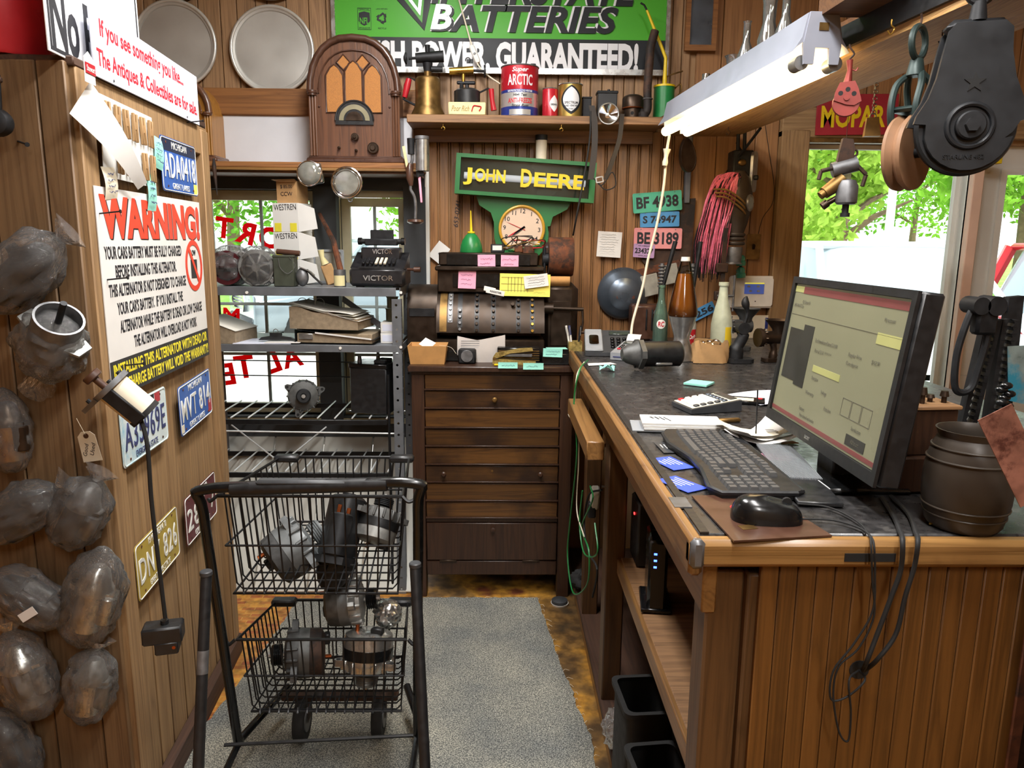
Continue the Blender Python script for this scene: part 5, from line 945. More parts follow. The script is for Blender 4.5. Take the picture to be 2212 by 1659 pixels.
# dark iron seat-like plate by the tube light
t = wt('iron_shoe_plate', 'dark oval cast iron plate hanging near the tube light end', 'iron plate', 1483, 336, 3.45, 8); k = mpp(PY(1483, 328, 3.45)); MB().at(RY(rad(20))).prism([(20*k*cos(a)*(1-.18*sin(a)), 36*k*sin(a)) for a in [2*pi*i/28 for i in range(28)]], .014).build('plate', 'bronze_dark', t); MB().at(RY(rad(20))).tube([(18*k*cos(a)*(1-.18*sin(a)), 33*k*sin(a), .014) for a in [2*pi*i/28 for i in range(28)]], .002, 6, closed=True).build('raised_edge', 'bronze_dark', t)
# white drop cord from the tube light to the phone
q0 = PY(1440, 295, 3.2); t = T('drop_cord', 'white cord hanging from the tube light down to the desk phone', 'cord', q0)
D_ = lambda px, py, y: PY(px, py, y)-q0
MB().tube(spl([D_(1446, 292, 3.13), D_(1440, 330, 3.15), D_(1434, 400, 3.15), D_(1420, 480, 3.15), D_(1400, 560, 3.14), D_(1388, 620, 3.12), D_(1368, 690, 3.08), D_(1363, 724, 3.05)], 6), .0055, 8).build('cord', 'cream', t); a, b = D_(1441, 322, 3.14), D_(1436, 358, 3.14); MB().tube([a, a.lerp(b, .3), a.lerp(b, .5), a.lerp(b, .8), b], [.016, .01, .008, .012, .01], 8).build('wrapped_knot', 'cream', t)
# gas mask with pink hair
pm('hair_pink', '#ee7d9c', .45, 0, .25, 60); pm('hair_black', '#1b1717', .5, 0, .2, 60); pm('rope', '#8a6a3c', .85, 0, .25, 80, .4); pm('mask_rubber', '#3a3028', .5, 0, .25, 20, .1)
t = wt('gas_mask', 'brown gas mask with long pink and black hair hung on the wall', 'gas mask', 1575, 440, 3.5); k = mpp(PY(1575, 440, 3.5))
MB().lathe([(0, 70*k), (14*k, 66*k), (24*k, 50*k), (30*k, 20*k), (30*k, -10*k), (24*k, -40*k), (17*k, -62*k), (16*k, -78*k), (0, -78*k)], 24, TR(12*k, 0, .03) @ RX(-pi/2) @ RY(0)).build('face_piece', 'mask_rubber', t)
t.children[-1].matrix_basis = TR(0, 0, 0)
MB().torus((32*k, 0, .075), 15*k, 3.2*k, 24, 8, RY(.9)).build('eye_ring', 'steel', t); MB().cyl((32*k, 0, .07), (34*k, 0, .074), 14*k, n=20).build('eye_lens', 'car_glass', t)
for i in range(3): MB().torus((12*k, (-66-9*i)*k, .03), 17*k, 4*k, 22, 8, RX(pi/2)).build('hose_ring', 'mask_rubber', t)
MB().lathe([(0, 0), (18*k, 0), (19*k, 5*k), (17*k, 32*k), (20*k, 36*k), (0, 37*k)], 22, TR(10*k, -92*k, .03) @ RX(pi/2)).build('filter_canister', 'steel_dull', t)
rn = random.Random(8); hp, hb = MB(), MB()
for i in range(230):
    u = rn.random(); a = -45+u*60; ex = -84+u*70+rn.uniform(-8, 8); black = rn.random() < .35; ln = rn.uniform(.75, 1.0)
    p0 = (-2*k+u*14*k, (48+12*sin(pi*u))*k, .05+.02*rn.random()); p1 = ((-40+u*46)*k, (42+rn.uniform(0, 14))*k, .07+.02*rn.random()); p2 = ((-62+u*62)*k, 0, .065+.02*rn.random()); p3 = (ex*k*.9, -90*ln*k, .05+.02*rn.random()); p4 = ((ex*.85-4)*k, (-150*ln-(18 if black else 0))*k, .045)
    pts = spl([p0, p1, p2, p3, p4], 4); (hb if black else hp).tube(pts, [(.0032 if black else .0046)*max(.25, 1-.6*j/len(pts)) for j in range(len(pts))], 4)
hp.build('pink_hair', 'hair_pink', t)['kind'] = 'stuff'; hb.build('black_hair', 'hair_black', t)['kind'] = 'stuff'
for i in range(3): MB().tube(spl([((-50+3*i)*k, (26-7*i)*k, .1), ((-22)*k, (24-8*i)*k, .112), (12*k, (4-9*i)*k, .1), (26*k, (-10-8*i)*k, .07)], 5), .0045, 6).build('rope_band', 'rope', t)
t.location.y = 3.49
# switch box, outlet, alarm keypad, insulators, wire
t = wt('fuse_switch_box', 'old grey electric switch box with lever on the right wall', 'switch box', 1602, 372, 3.52); k = mpp(PY(1602, 372, 3.52))
MB().box((-8*k, 0, .03), (44*k, 84*k, .09), .006).build('box', 'iron', t); MB().prism(rrect(26*k, 84*k, 11*k), .012, TR(14*k, -2*k, .06) @ RY(rad(50))).build('cover', 'steel', t); MB().cyl((17*k, -14*k, .068), (24*k, -14*k, .078), 5*k, n=12).build('knob', 'iron', t); MB().ell((-12*k, 16*k, .08), (9*k, 7*k, .008), 14, 8).build('peep_window', 'brass_old', t)
for x in (-14, 0): MB().cyl((x*k, 42*k, .02), (x*k, 92*k, .01), 4*k, n=10).build('conduit', 'iron', t)
t = wt('wall_switch_plate', 'worn tan toggle switch plate on the right boards', 'switch', 1627, 533, 3.584); k = mpp(PY(1627, 533, 3.58)); MB().prism(rrect(30*k, 54*k, 2*k), .004).build('plate', 'brass_old', t); MB().box((0, 0, .007), (5*k, 10*k, .014), .001, RX(.5)).build('toggle', 'bronze_dark', t)
t = wt('alarm_keypad', 'white alarm keypad with small blue screen on the right wall', 'keypad', 1621, 630, 3.583); k = mpp(PY(1621, 630, 3.58)); MB().prism(rrect(96*k, 68*k, 7*k, 5), .02).prism(rrect(90*k, 62*k, 6*k, 5), .006, None, .019).build('case', 'white_plastic', t); emis('lcd_blue', '#3a4a86', .5); emis('lcd_yellow', '#c9c04a', .5)
sc_ = MB().box((4*k, 8*k, .026), (42*k, 24*k, .002)).build('screen', 'lcd_blue', t); MB().box((4*k, 18.5*k, .0272), (42*k, 3*k, .001)).build('status_bar', 'lcd_yellow', sc_)
for x, y_ in ((-8, 12), (12, 12), (-4, 2), (13, 2)): MB().box((x*k, y_*k, .0272), (6*k, 4*k, .001)).build('icon', 'grey_plastic', sc_)
MB().cyl((8*k, -20*k, .024), (8*k, -20*k, .026), 1.3*k, n=8).build('microphone_hole', 'ink', t)
pm('ins_teal', '#3f9c86', .15, 0, .1, 20, coat=.6)
for i, (py, lb) in enumerate(((562, 'teal glass insulator hanging below the gas mask, upper of two'), (588, 'teal glass insulator hanging below the gas mask, lower of two'))):
    t = wt('glass_insulator', lb, 'insulator', 1600, py, 3.53, 4, 'teal insulators'); k = mpp(PY(1600, py, 3.5)); MB().lathe([(0, -12*k), (10*k, -12*k), (11*k, -4*k), (9*k, -1*k), (10*k, 4*k), (7*k, 10*k), (0, 13*k)], 20, RX(-pi/2)).build('shell', 'ins_teal', t); MB().cyl((0, 12*k, 0), (0, 14*k, 0), 3*k, n=8).build('pin_end', 'iron', t)
q0 = PY(1655, 350, 3.58); t = T('wall_wire', 'thin dark wire running down the right boards to the switch', 'wire', q0); MB().tube(spl([PY(x, y, 3.582)-q0 for x, y in ((1652, 262), (1662, 330), (1672, 400), (1668, 440), (1648, 470), (1638, 505))], 6), .0016, 5).build('wire', 'rubber', t)
# tool-like clamps leaning behind the bottles
def clampbar(label, px, pyt, pyb, y, lean, mat='iron_rust'):
    t = T('bar_clamp', label, 'clamp', PY(px, pyb, y)); k = mpp(PY(px, pyb, y)); L_ = (pyb-pyt)*k
    MB().box((lean*L_/2, .012, L_/2), (9*k, .008, L_), .001, RY(math.atan(lean))).build('bar', mat, t)
    for f in (.35, .62): MB().box((lean*L_*f-4*k, .008, L_*f), (26*k, .022, 20*k), .004).build('jaw', mat, t)
    MB().tube([(-12*k, 0, L_*.35), (24*k, 0, L_*.35)], 3*k, 8).cyl((24*k, 0, L_*.2), (24*k, 0, L_*.55), 2.5*k, n=8).build('screw', 'steel_dull', t); return t
clampbar('rusty bar clamp standing behind the white bottle', 1556, 497, 716, 3.4, .0)
def jackstand(label, px, lean):
    t = T('ratchet_jack', label, 'jack', (PY(px, 716, 3.36).x, 3.36, CT+.001)); k = mpp(V(t.location))
    MB().box((0, 0, 60*k), (10*k, 10*k, 120*k), .002).box((0, 0, 4*k), (36*k, 26*k, 8*k), .003).build('column', 'iron', t)
    for i in range(7): MB().torus((0, 0, (122+i*7)*k), 6*k, 2.4*k, 14, 6).build('ratchet_tooth', 'steel_dull', t)
    MB().cyl((0, 0, 118*k), (0, 0, 170*k), 4.5*k, n=10).build('screw', 'steel_dull', t); MB().tube([(2*k, -6*k, 118*k), ((2+lean*.4)*k, -8*k, 160*k), ((2+lean)*k, -8*k, 216*k)], [4*k, 4.5*k, 5*k], 8).build('handle', 'iron', t); MB().lathe([(0, 0), (15*k, 0), (12*k, 6*k), (5*k, 10*k), (0, 10*k)], 14, TR(0, 0, 64*k)).build('collar', 'steel_dull', t)
jackstand('black ratchet jack standing behind the green cola bottle', 1424, 22); jackstand('black ratchet jack standing behind the lava lamp', 1489, 10)
t = T('adding_machine_box', 'brown ribbed metal box standing behind the green cola bottle', 'box', (PY(1394, 700, 3.5).x, 3.49, CT+.001)); k = mpp(V(t.location)); MB().box((0, 0, 38*k), (68*k, 50*k, 76*k), .01).build('case', 'radio_trim', t)
for i in range(4): MB().box((-4*k+i*12*k, -26*k, 45*k), (3*k, 4*k, 44*k), .002).build('rib', 'iron', t)
# below the radio ledge
pm('lens_glass', '#8f9088', .15, .3, .2, 30, coat=.6)
t = wt('headlamp', 'square-backed round sealed headlamp hung under the radio ledge', 'headlamp', 669, 375, 3.29, 10); k = mpp(PY(669, 375, 3.29)); MB().box((4*k, -2*k, -.01), (46*k, 44*k, .02), .006).build('back_plate', 'chrome', t); MB().lathe([(0, .02), (12*k, .026), (20*k, .02), (25*k, .01), (27*k, 0), (0, 0)], 32).build('lens', 'lens_glass', t); MB().torus((0, 0, .008), 25*k, 2.4*k, 32, 8).torus((0, 0, .02), 13*k, 1.2*k, 28, 6).build('ring', 'chrome', t)
t = wt('spot_lamp', 'round grey spot lamp lens with chrome rim above the adding machine', 'spot lamp', 750, 395, 3.27); k = mpp(PY(750, 395, 3.27)); MB().lathe([(0, .012), (20*k, .012), (28*k, .01), (31*k, .0), (20*k, -.03), (0, -.04)], 36).build('lens', 'lens_glass', t); MB().torus((0, 0, .008), 31.5*k, 3*k, 40, 8).torus((0, 0, .012), 26*k, 1*k, 36, 6).build('rim', 'chrome', t); MB().torus((6*k, -36*k, .004), 4*k, 1.4*k, 14, 6).build('loop', 'steel_dull', t)
t = wt('hand_brace', 'old hand brace drill with wooden grip hanging by the radio', 'hand drill', 893, 395, 3.29); k = mpp(PY(893, 395, 3.36))
MB().tube(spl([(-2*k, 60*k, 0), (-2*k, 46*k, 0), (-6*k, 30*k, 0), (-6*k, -10*k, 0), (-6*k, -14*k, 0), (2*k, -30*k, 0), (4*k, -50*k, 0), (3*k, -74*k, 0)], 5), 3.2*k, 8).build('crank', 'steel_dull', t); MB().tube([(-6*k, 40*k, 0), (-8*k, 28*k, 0), (-7*k, 8*k, 0), (-5*k, -6*k, 0)], [4*k, 8*k, 8*k, 4*k], 12).build('grip', 'radio_trim', t); MB().lathe([(0, 0), (17*k, 2*k), (18*k, 7*k), (12*k, 11*k), (0, 12*k)], 20, TR(3*k, -74*k, 0) @ RX(pi/2) @ RX(0)).build('head_knob', 'radio_trim', t); MB().cyl((-4*k, 58*k, 0), (-4*k, 90*k, 0), 7*k, 8*k, n=14).build('chuck', 'iron', t)
t = wt('grease_tube', 'speckled steel canister hanging beside the hand brace', 'canister', 912, 334, 3.29); MB().cyl((0, -34*k, 0), (0, 34*k, 0), 14*k, n=22, bev=.002).build('body', 'steel', t); MB().cyl((0, 30*k, 0), (0, 37*k, 0), 15*k, n=22, bev=.001).build('cap', 'steel_dull', t)
t = wt('pipe_wrench', 'small pipe wrench with pink handle hanging below the canister', 'wrench', 907, 395, 3.29, 4); MB().box((0, -14*k, 0), (5*k, 54*k, .006), .002).build('handle', 'pink_paper', t); MB().box((2*k, 18*k, 0), (16*k, 9*k, .012), .002).box((5*k, 27*k, 0), (18*k, 8*k, .012), .002).cyl((-2*k, 12*k, 0), (-2*k, 30*k, 0), 4*k, n=10).build('jaw', 'iron', t)
t = wt('wood_slat', 'pale wooden slat wedged beside the radio base', 'slat', 876, 340, 3.3, 10); MB().box((0, 0, 0), (6*k, 46*k, .006), .001).build('slat', 'tin_cream', t)
t = wt('ice_pick_tool', 'thin dark hand tool on a nail beside the partition post', 'hand tool', 463, 365, 3.0); k = mpp(PY(463, 365, 3.0)); MB().tube([(0, 24*k, 0), (0, 8*k, 0), (0, -4*k, 0), (3*k, -60*k, 0)], [2*k, 5*k, 5*k, 1.2*k], 8).build('pick', 'iron_rust', t); MB().cyl((-10*k, -6*k, 0), (2*k, -6*k, 0), 1*k, n=6).build('nail', 'steel', t)
t.location = PY(463, 365, 3.3)
# ------------------------------------------------------------------ generic car parts
pm('cast_alu', '#a3a4a1', .45, .7, .2, 50, .15); pm('cast_alu_dark', '#5d5e5d', .55, .6, .25, 50, .2); pm('starter_black', '#242526', .35, .4, .25, 40, .05); pm('paint_grey', '#6b6f70', .45, .3, .15, 40)
def alternator(name, label, loc, R, s=1.0, m1='cast_alu', m2='cast_dark', m3='steel_dull', pulley='iron', cat='alternator', group=None, par=None):
    """axis along local z, pulley at +z, base radius .065*s"""
    t = T(name, label, cat, loc, R, group); r = .062*s
    MB().lathe([(0, -.05*s), (r*.7, -.05*s), (r*.95, -.042*s), (r, -.02*s), (r, -.01*s), (0, -.01*s)], 28).build('rear_housing', m2, t)
    MB().lathe([(r*.98, -.012*s), (r*1.02, -.012*s), (r*1.02, .014*s), (r*.98, .014*s)], 28).build('stator', m3, t)
    MB().lathe([(0, .012*s), (r, .012*s), (r, .026*s), (r*.92, .044*s), (r*.55, .052*s), (0, .052*s)], 28).build('front_housing', m1, t)
    for i in range(14):
        a = 2*pi*i/14; MB().box((r*.97*cos(a), r*.97*sin(a), .031*s), (.012*s, .007*s, .03*s), .002*s, RZ(a)).build('fin', m1, t)
    for a, l in ((.3, .02), (2.6, .016), (4.4, .024)):
        M_ = TR(0, 0, .018*s) @ RZ(a); MB().at(M_).prism([(r*.8, -.02*s), (r+l*s, -.009*s), (r+l*s+.006*s, 0), (r+l*s, .009*s), (r*.8, .02*s)], .016*s).build('mounting_ear', m1, t); MB().at(M_).cyl((r+l*s-.006*s, 0, -.001), (r+l*s-.006*s, 0, .017*s), .006*s, n=10).build('bolt_hole', 'rubber', t)
    MB().lathe([(0, .055*s)]+[q for i in range(5) for q in ((.026*s, (.058+i*.005)*s), (.029*s, (.0595+i*.005)*s), (.026*s, (.0625+i*.005)*s))]+[(.024*s, .086*s), (.012*s, .086*s), (.012*s, .08*s), (0, .08*s)], 24).build('pulley', pulley, t)
    MB().cyl((0, 0, .05*s), (0, 0, .094*s), .008*s, n=8).build('shaft_nut', 'steel', t)
    MB().box((r*.45, r*.3, -.055*s), (.03*s, .022*s, .016*s), .003*s).build('terminal_block', 'black_plastic', t); MB().cyl((-r*.4, r*.3, -.066*s), (-r*.4, r*.3, -.045*s), .005*s, n=8).build('output_stud', 'copper', t)
    return t
def starter(name, label, loc, R, s=1.0, body='starter_black', nose='cast_alu', sol='starter_black', cat='starter motor', group=None):
    """body along local z, nose at +z, solenoid on +x side"""
    t = T(name, label, cat, loc, R, group)
    MB().lathe([(0, -.07*s), (.03*s, -.07*s), (.037*s, -.064*s), (.037*s, .05*s), (0, .05*s)], 26).build('motor_case', body, t)
    MB().lathe([(0, .048*s), (.041*s, .048*s), (.041*s, .062*s), (.034*s, .07*s), (.026*s, .095*s), (.016*s, .108*s), (0, .11*s)], 24).build('nose_cone', nose, t)
    MB().prism([(.02*s, -.042*s), (.062*s, -.02*s), (.066*s, .0), (.062*s, .02*s), (.02*s, .042*s)], .014*s, TR(0, 0, .05*s)).prism([(-.02*s, -.042*s), (-.056*s, -.01*s), (-.056*s, .01*s), (-.02*s, .042*s)], .014*s, TR(0, 0, .05*s)).build('mounting_flange', nose, t)
    MB().cyl((.05*s, 0, -.03*s), (.05*s, 0, .05*s), .021*s, n=20, bev=.003*s).build('solenoid', sol, t); MB().cyl((.05*s, .008*s, -.046*s), (.05*s, .008*s, -.03*s), .004*s, n=8).cyl((.05*s, -.01*s, -.042*s), (.05*s, -.01*s, -.03*s), .004*s, n=8).build('terminal_bolt', 'copper', t)
    MB().cyl((0, 0, -.076*s), (0, 0, -.07*s), .014*s, n=14).build('end_cap', nose, t); MB().box((-.02*s, .028*s, -.01*s), (.02*s, .008*s, .05*s), .002*s).build('rating_plate', 'steel', t)
    return t
# ------------------------------------------------------------------ on the drawer cabinet
def on_cab(px, py): return PZ(px, py, CZ+.0008)
p = on_cab(928, 779); t = T('cardboard_tray', 'small tan cardboard tray with a white slip on the drawer cabinet', 'tray', (p.x, 3.14, CZ+.0008)); k = mpp(V(t.location))
a0, b0, a1, b1, hh = 36*k, 26*k, 41*k, 33*k, 40*k
MB().add([(-a0, -b0, 0), (a0, -b0, 0), (a0, b0, 0), (-a0, b0, 0), (-a1, -b1, hh), (a1, -b1, hh), (a1, b1, hh), (-a1, b1, hh), (-a1+.003, -b1+.003, hh), (a1-.003, -b1+.003, hh), (a1-.003, b1-.003, hh), (-a1+.003, b1-.003, hh), (-a0+.003, -b0+.003, .003), (a0-.003, -b0+.003, .003), (a0-.003, b0-.003, .003), (-a0+.003, b0-.003, .003)], [(3, 2, 1, 0), (0, 1, 5, 4), (1, 2, 6, 5), (2, 3, 7, 6), (3, 0, 4, 7), (4, 5, 9, 8), (5, 6, 10, 9), (6, 7, 11, 10), (7, 4, 8, 11), (9, 13, 12, 8), (10, 14, 13, 9), (11, 15, 14, 10), (8, 12, 15, 11), (12, 13, 14, 15)]).build('tray', 'cardboard', t)
MB().box((-2*k, 0, hh+1*k), (28*k, .001, 24*k), 0, RX(-.9) @ RY(.6)).build('paper_slip', 'paper', t); MB().tube(spl([(a1*.6, -b1*.5, hh), (a1*1.2, -b1*.6, hh*.9), (a1*1.5, -b1*.9, hh*.6)], 5), .0007, 4).build('string', 'cream', t)
p = on_cab(1012, 774); t = T('round_face_stamp', 'black stamp tool with round embossed face on the drawer cabinet', 'stamp', (p.x, 3.135, CZ+.0008)); MB().box((0, 0, 15*k), (38*k, 30*k, 30*k), .006).build('block', 'iron', t); MB().cyl((0, -15*k, 17*k), (0, -18*k, 17*k), 13*k, n=22, bev=.001).build('seal_face', 'steel_dull', t)
pm('printout', '#b3aca6', .8, 0, .05, 20); p = on_cab(1042, 765); t = T('curled_printout', 'curled printed sheet leaning before the cash register', 'paper sheet', (p.x, 3.165, CZ+.002)); MB().surf(lambda u, v: ((u-.5)*104*k, .0+.02*v*v-.01*sin(pi*u), (40*v+6+10*abs(u-.42)*2-18*u*(1-v))*k), 12, 6).build('sheet', 'printout', t)
for i in range(6): MB().box((-24*k, -.004-.0+.02*(.2+.1*i)**2, (20+5*i)*k), (40*k, .0006, 1*k)).build('print_line', 'grey_plastic', t)
p = on_cab(1118, 770); t = T('slip_printer', 'black ridged cash slip box in front of the register', 'slip box', (p.x, 3.14, CZ+.0008)); MB().box((0, 0, 18*k), (92*k, 24*k, 34*k), .004).build('box', 'black_gloss', t)
for i in range(5): MB().box((0, -.0255, (8+5*i)*k), (88*k, .002, 1.6*k)).build('ridge', 'brass_old', t)
pm('gold_speckle', '#a58f52', .45, .35, .35, 120, col2='#6f5c30', thr=.56)
p = on_cab(1110, 780); t = T('stapler', 'old gold coloured desk stapler at the cabinet front', 'stapler', (p.x, 3.105, CZ+.0008), rad(-3)); MB().prism([(-46*k, 0), (46*k, 0), (46*k, 6*k), (-34*k, 12*k), (-46*k, 10*k)], 14*k, TR(0, 7*k, 0) @ FWD).build('base', 'gold_speckle', t); MB().prism([(-46*k, 14*k), (-40*k, 24*k), (10*k, 34*k), (38*k, 36*k), (40*k, 30*k), (-10*k, 24*k), (-34*k, 14*k)], 13*k, TR(0, 6.5*k, 0) @ FWD).build('arm', 'gold_speckle', t); MB().box((8*k, 0, 20*k), (60*k, 9*k, 6*k), .001).build('staple_rail', 'steel_dull', t); MB().cyl((-42*k, -7*k, 12*k), (-42*k, 7*k, 12*k), 4*k, n=10).build('hinge_pin', 'brass_old', t)
t = T('pen_cup', 'speckled gold square pen cup with pens beside the register', 'pen cup', (on_cab(1226, 760).x, 3.15, CZ+.0008)); w, hh = 17*k, 48*k
MB().ring([(-w*.85, -w*.85), (w*.85, -w*.85), (w*.85, w*.85), (-w*.85, w*.85)], [(-w*.75, -w*.75), (w*.75, -w*.75), (w*.75, w*.75), (-w*.75, w*.75)], hh).box((0, 0, .002), (w*1.6, w*1.6, .004)).build('cup', 'gold_speckle', t)
for x, y_, lx, m_, lb in ((-10, 2, -16, 'white_plastic', 'white pen leaning left in the gold pen cup'), (-4, 4, -10, 'ink_blue', 'blue pen in the gold pen cup'), (7, 3, 10, 'black_plastic', 'black clip pen leaning right in the gold pen cup')):
    q = V(t.location)+V((x*k*.5, y_*k*.5, .006)); pt = T('pen', lb, 'pen', q, 0, 'pens in the gold cup'); MB().cyl((0, 0, 0), ((lx-x*.5)*k, 0, 58*k), 2.2*k, n=10).build('barrel', 'white_plastic' if m_ == 'ink_blue' else m_, pt); MB().cyl(((lx-x*.5)*k, 0, 58*k), ((lx-x*.5)*1.35*k, 0, 78*k), 2.5*k, n=10).build('cap', m_, pt); MB().box(((lx-x*.5)*1.2*k, -3*k, 66*k), (1.2*k, 1*k, 18*k)).build('clip', 'steel', pt)
t = T('card_file_box', 'dark box with teal sticky notes on the cabinet corner', 'box', (on_cab(1200, 782).x, 3.13, CZ+.0008)); MB().box((0, 0, 12*k), (64*k, 40*k, 24*k), .003).box((0, 4*k, 28*k), (52*k, 30*k, 10*k), .003).build('box', 'black_gloss', t)
zt = 33*k
one(MB().box((0, 0, .0006), (.085, .05, .0012)), 'sticky_note', 'teal_paper', 'teal sticky note lying on the dark box by the pen cup', 'sticky note', V(t.location)+V((.0, -.006, zt+.0006)), .1, 'teal sticky notes')
t2 = note('sticky_note', 'teal sticky note stuck on the front of the dark box', 'sticky note', 1194, 762, 3.087, 42, 18, 'teal_paper', -2, 2, group='teal sticky notes')
note('sticky_note', 'teal sticky note hanging from the cabinet edge, left of two', 'sticky note', 1097, 789, 3.04, 42, 13, 'teal_paper', 0, 1, group='teal sticky notes'); note('sticky_note', 'teal sticky note hanging from the cabinet edge, right of two', 'sticky note', 1152, 791, 3.04, 44, 14, 'teal_paper', 0, 1, seed=4, group='teal sticky notes')
one(MB().box((0, 0, .004), (.085, .012, .008), .003), 'highlighter', 'yellow_paint', 'yellow highlighter at the cabinet front edge', 'marker', (on_cab(1089, 783).x, 3.062, CZ+.0008))
# ------------------------------------------------------------------ on the counter
CTZ = CT+.0012
def ct(px, py, dz=0): return PZ(px, py, CTZ+dz)
p = ct(1322, 770); t = T('desk_phone', 'grey and black desk phone at the far end of the counter', 'phone', (p.x, 3.02, CTZ), rad(-4)); k = mpp(V(t.location))
def wedge(mb, w, d, h0, h1, x=0, y=0): return mb.add([(x-w/2, y-d/2, 0), (x+w/2, y-d/2, 0), (x+w/2, y+d/2, 0), (x-w/2, y+d/2, 0), (x-w/2, y-d/2, h0), (x+w/2, y-d/2, h0), (x+w/2, y+d/2, h1), (x-w/2, y+d/2, h1)], [(3, 2, 1, 0), (4, 5, 6, 7), (0, 1, 5, 4), (1, 2, 6, 5), (2, 3, 7, 6), (3, 0, 4, 7)])
wedge(MB(), 106*k, .15, 8*k, 46*k).build('base', 'dark_plastic', t)
sl = math.atan2(38*k, .15); PMx = TR(0, 0, 27*k) @ RX(sl)
MB().at(PMx).box((-34*k, 0, 2*k), (38*k, .16, 5*k), .004).build('handset_rest', 'grey_plastic', t); MB().at(PMx).prism(rrect(20*k, .07, .01), .006, TR(-34*k, -.01, 4*k)).build('chrome_rest', 'chrome', t)
for r_ in range(4):
    for c_ in range(3): MB().at(PMx).box((6*k+c_*13*k, .012-r_*.02, 2*k), (9*k, .011, 4*k), .002).build('button', 'black_gloss', t)
MB().at(PMx).box((22*k, .056, 1.5*k), (44*k, .024, 3*k), .002).build('display', 'jd_face', t); MB().at(PMx).cyl((46*k, -.025, 0), (46*k, -.025, 3*k), 6*k, n=16).build('navigation_key', 'grey_plastic', t)
a = ct(1322, 792); b = ct(1378, 752); t = T('card_terminal', 'grey card payment terminal on the counter by the phone', 'card terminal', V(((a.x+b.x)/2, (a.y+b.y)/2-.02, CTZ)), rad(-28)); 
wedge(MB(), .078, .17, .028, .055).build('body', 'grey_plastic', t); TM = TR(0, 0, .0425) @ RX(math.atan2(.027, .17))
for r_ in range(4):
    for c_ in range(3): MB().at(TM).box((-.02+c_*.02, .01-r_*.017, .002), (.014, .011, .005), .002).build('key', 'black_gloss' if r_ < 3 else ('ink_red', 'yellow_paint', 'green_paint')[c_], t)
MB().at(TM).box((0, .05, .001), (.06, .03, .004), .001).build('display', 'jd_face', t); MB().box((0, -.0855, .012), (.055, .002, .004)).build('card_slot', 'ink_blue', t); MB().at(TM).surf(lambda u, v: ((u-.5)*.055, .07+.03*v, .004+.02*sin(1.6*v)), 2, 6).build('receipt_paper', 'paper', t)
p = ct(1425, 803); starter('starter_motor', 'greasy black starter motor with grey nose lying on the counter', V((p.x+.0, p.y+.045, CTZ+.057)), RZ(rad(8)) @ RY(rad(-90)) @ RZ(rad(95)), 1.22, 'starter_black', 'cast_alu_dark', 'starter_black')
# crumpled paper, receipts
rn = random.Random(3); p = ct(1314, 800); t = one(MB().surf(lambda u, v: ((u-.5)*.05+.006*sin(9*v+4*u), (v-.5)*.05+.008*cos(7*u), .012+.012*sin(8*u+3*v)*cos(6*v)), 6, 6), 'crumpled_note', 'teal_paper', 'crumpled teal note beside the card terminal', 'paper', V((p.x, p.y, CTZ)), .3, smooth=0)
p = ct(1293, 788); one(MB().prism([(-.06, -.02), (.07, .0), (.06, .04), (-.03, .035)], .0012), 'loose_receipt', 'paper', 'loose white receipts under the card terminal', 'receipt', V((p.x, p.y, CTZ)), .2)
# bottles
clearmat('glass_green', '#cfe5d8', 1.5, .03, .04, 0, 40, .16, '#a9cdb8'); clearmat('glass_clear', '#eef2ef', 1.5, .03, .05, 0, 40, .06); pm('amber', '#b8651f', .08, 0, .1, 5, coat=1); pm('label_white', '#eceae4', .5, 0, .04, 10); pm('label_yellow', '#e8c62b', .5, 0, .06, 10); pm('frost', '#b9bea6', .35, 0, .15, 30)
p = ct(1421, 752); t = T('cola_bottle', 'pale green glass RC cola bottle on the counter', 'bottle', V((p.x, 3.16, CTZ))); k = mpp(V(t.location)+V((0, 0, .1)))
MB().lathe([(0, .001), (15*k, 0), (16*k, 4*k), (16*k, 60*k), (14.5*k, 78*k), (8*k, 104*k), (6*k, 118*k), (6*k, 132*k), (7.2*k, 133*k), (7.2*k, 138*k), (5.2*k, 138*k), (5*k, 118*k), (7*k, 104*k), (13.4*k, 78*k), (14.9*k, 60*k), (14.9*k, 5*k), (0, 4*k)], 32).build('glass', 'glass_green', t)
R = 16.2*k; MB().surf(lambda u, v: wrap(R)(V((10*k*v*cos(2*pi*u)-2*k, 56*k+10*k*v*sin(2*pi*u), 0))), 20, 4, cu=True).build('label', 'label_white', t); text(t, 'RC', 'ink_red', height=11*k, width=14*k, bold=.03, shear=.15, xf=lambda p, R=R, k=k: wrap(R*1.01)(V((p.x-2*k, p.y+56*k, p.z))))
p = ct(1470, 777); t = T('lava_lamp', 'lava lamp with amber liquid on a brushed silver base', 'lamp', V((p.x, p.y, CTZ))); k = mpp(V(t.location)+V((0, 0, .15)))
MB().lathe([(0, 0), (29*k, 0), (29*k, 3*k), (17*k, 44*k), (17*k, 52*k), (29*k, 92*k), (30*k, 95*k), (0, 95*k)], 40).build('base', 'steel', t)
MB().lathe([(0, 95.5*k), (29*k, 95.5*k), (31*k, 101*k), (28*k, 122*k), (16*k, 180*k), (14.5*k, 186*k), (0, 186*k)], 40).build('liquid', 'amber', t); MB().lathe([(30*k, 95*k), (32*k, 101*k), (29*k, 122*k), (15.5*k, 190*k), (10*k, 213*k), (9*k, 213*k), (14.5*k, 190*k)], 40).build('glass_globe', 'clear_thin', t); MB().cyl((0, 0, 212*k), (0, 0, 221*k), 10*k, 9*k, n=20).build('cap', 'white_plastic', t)
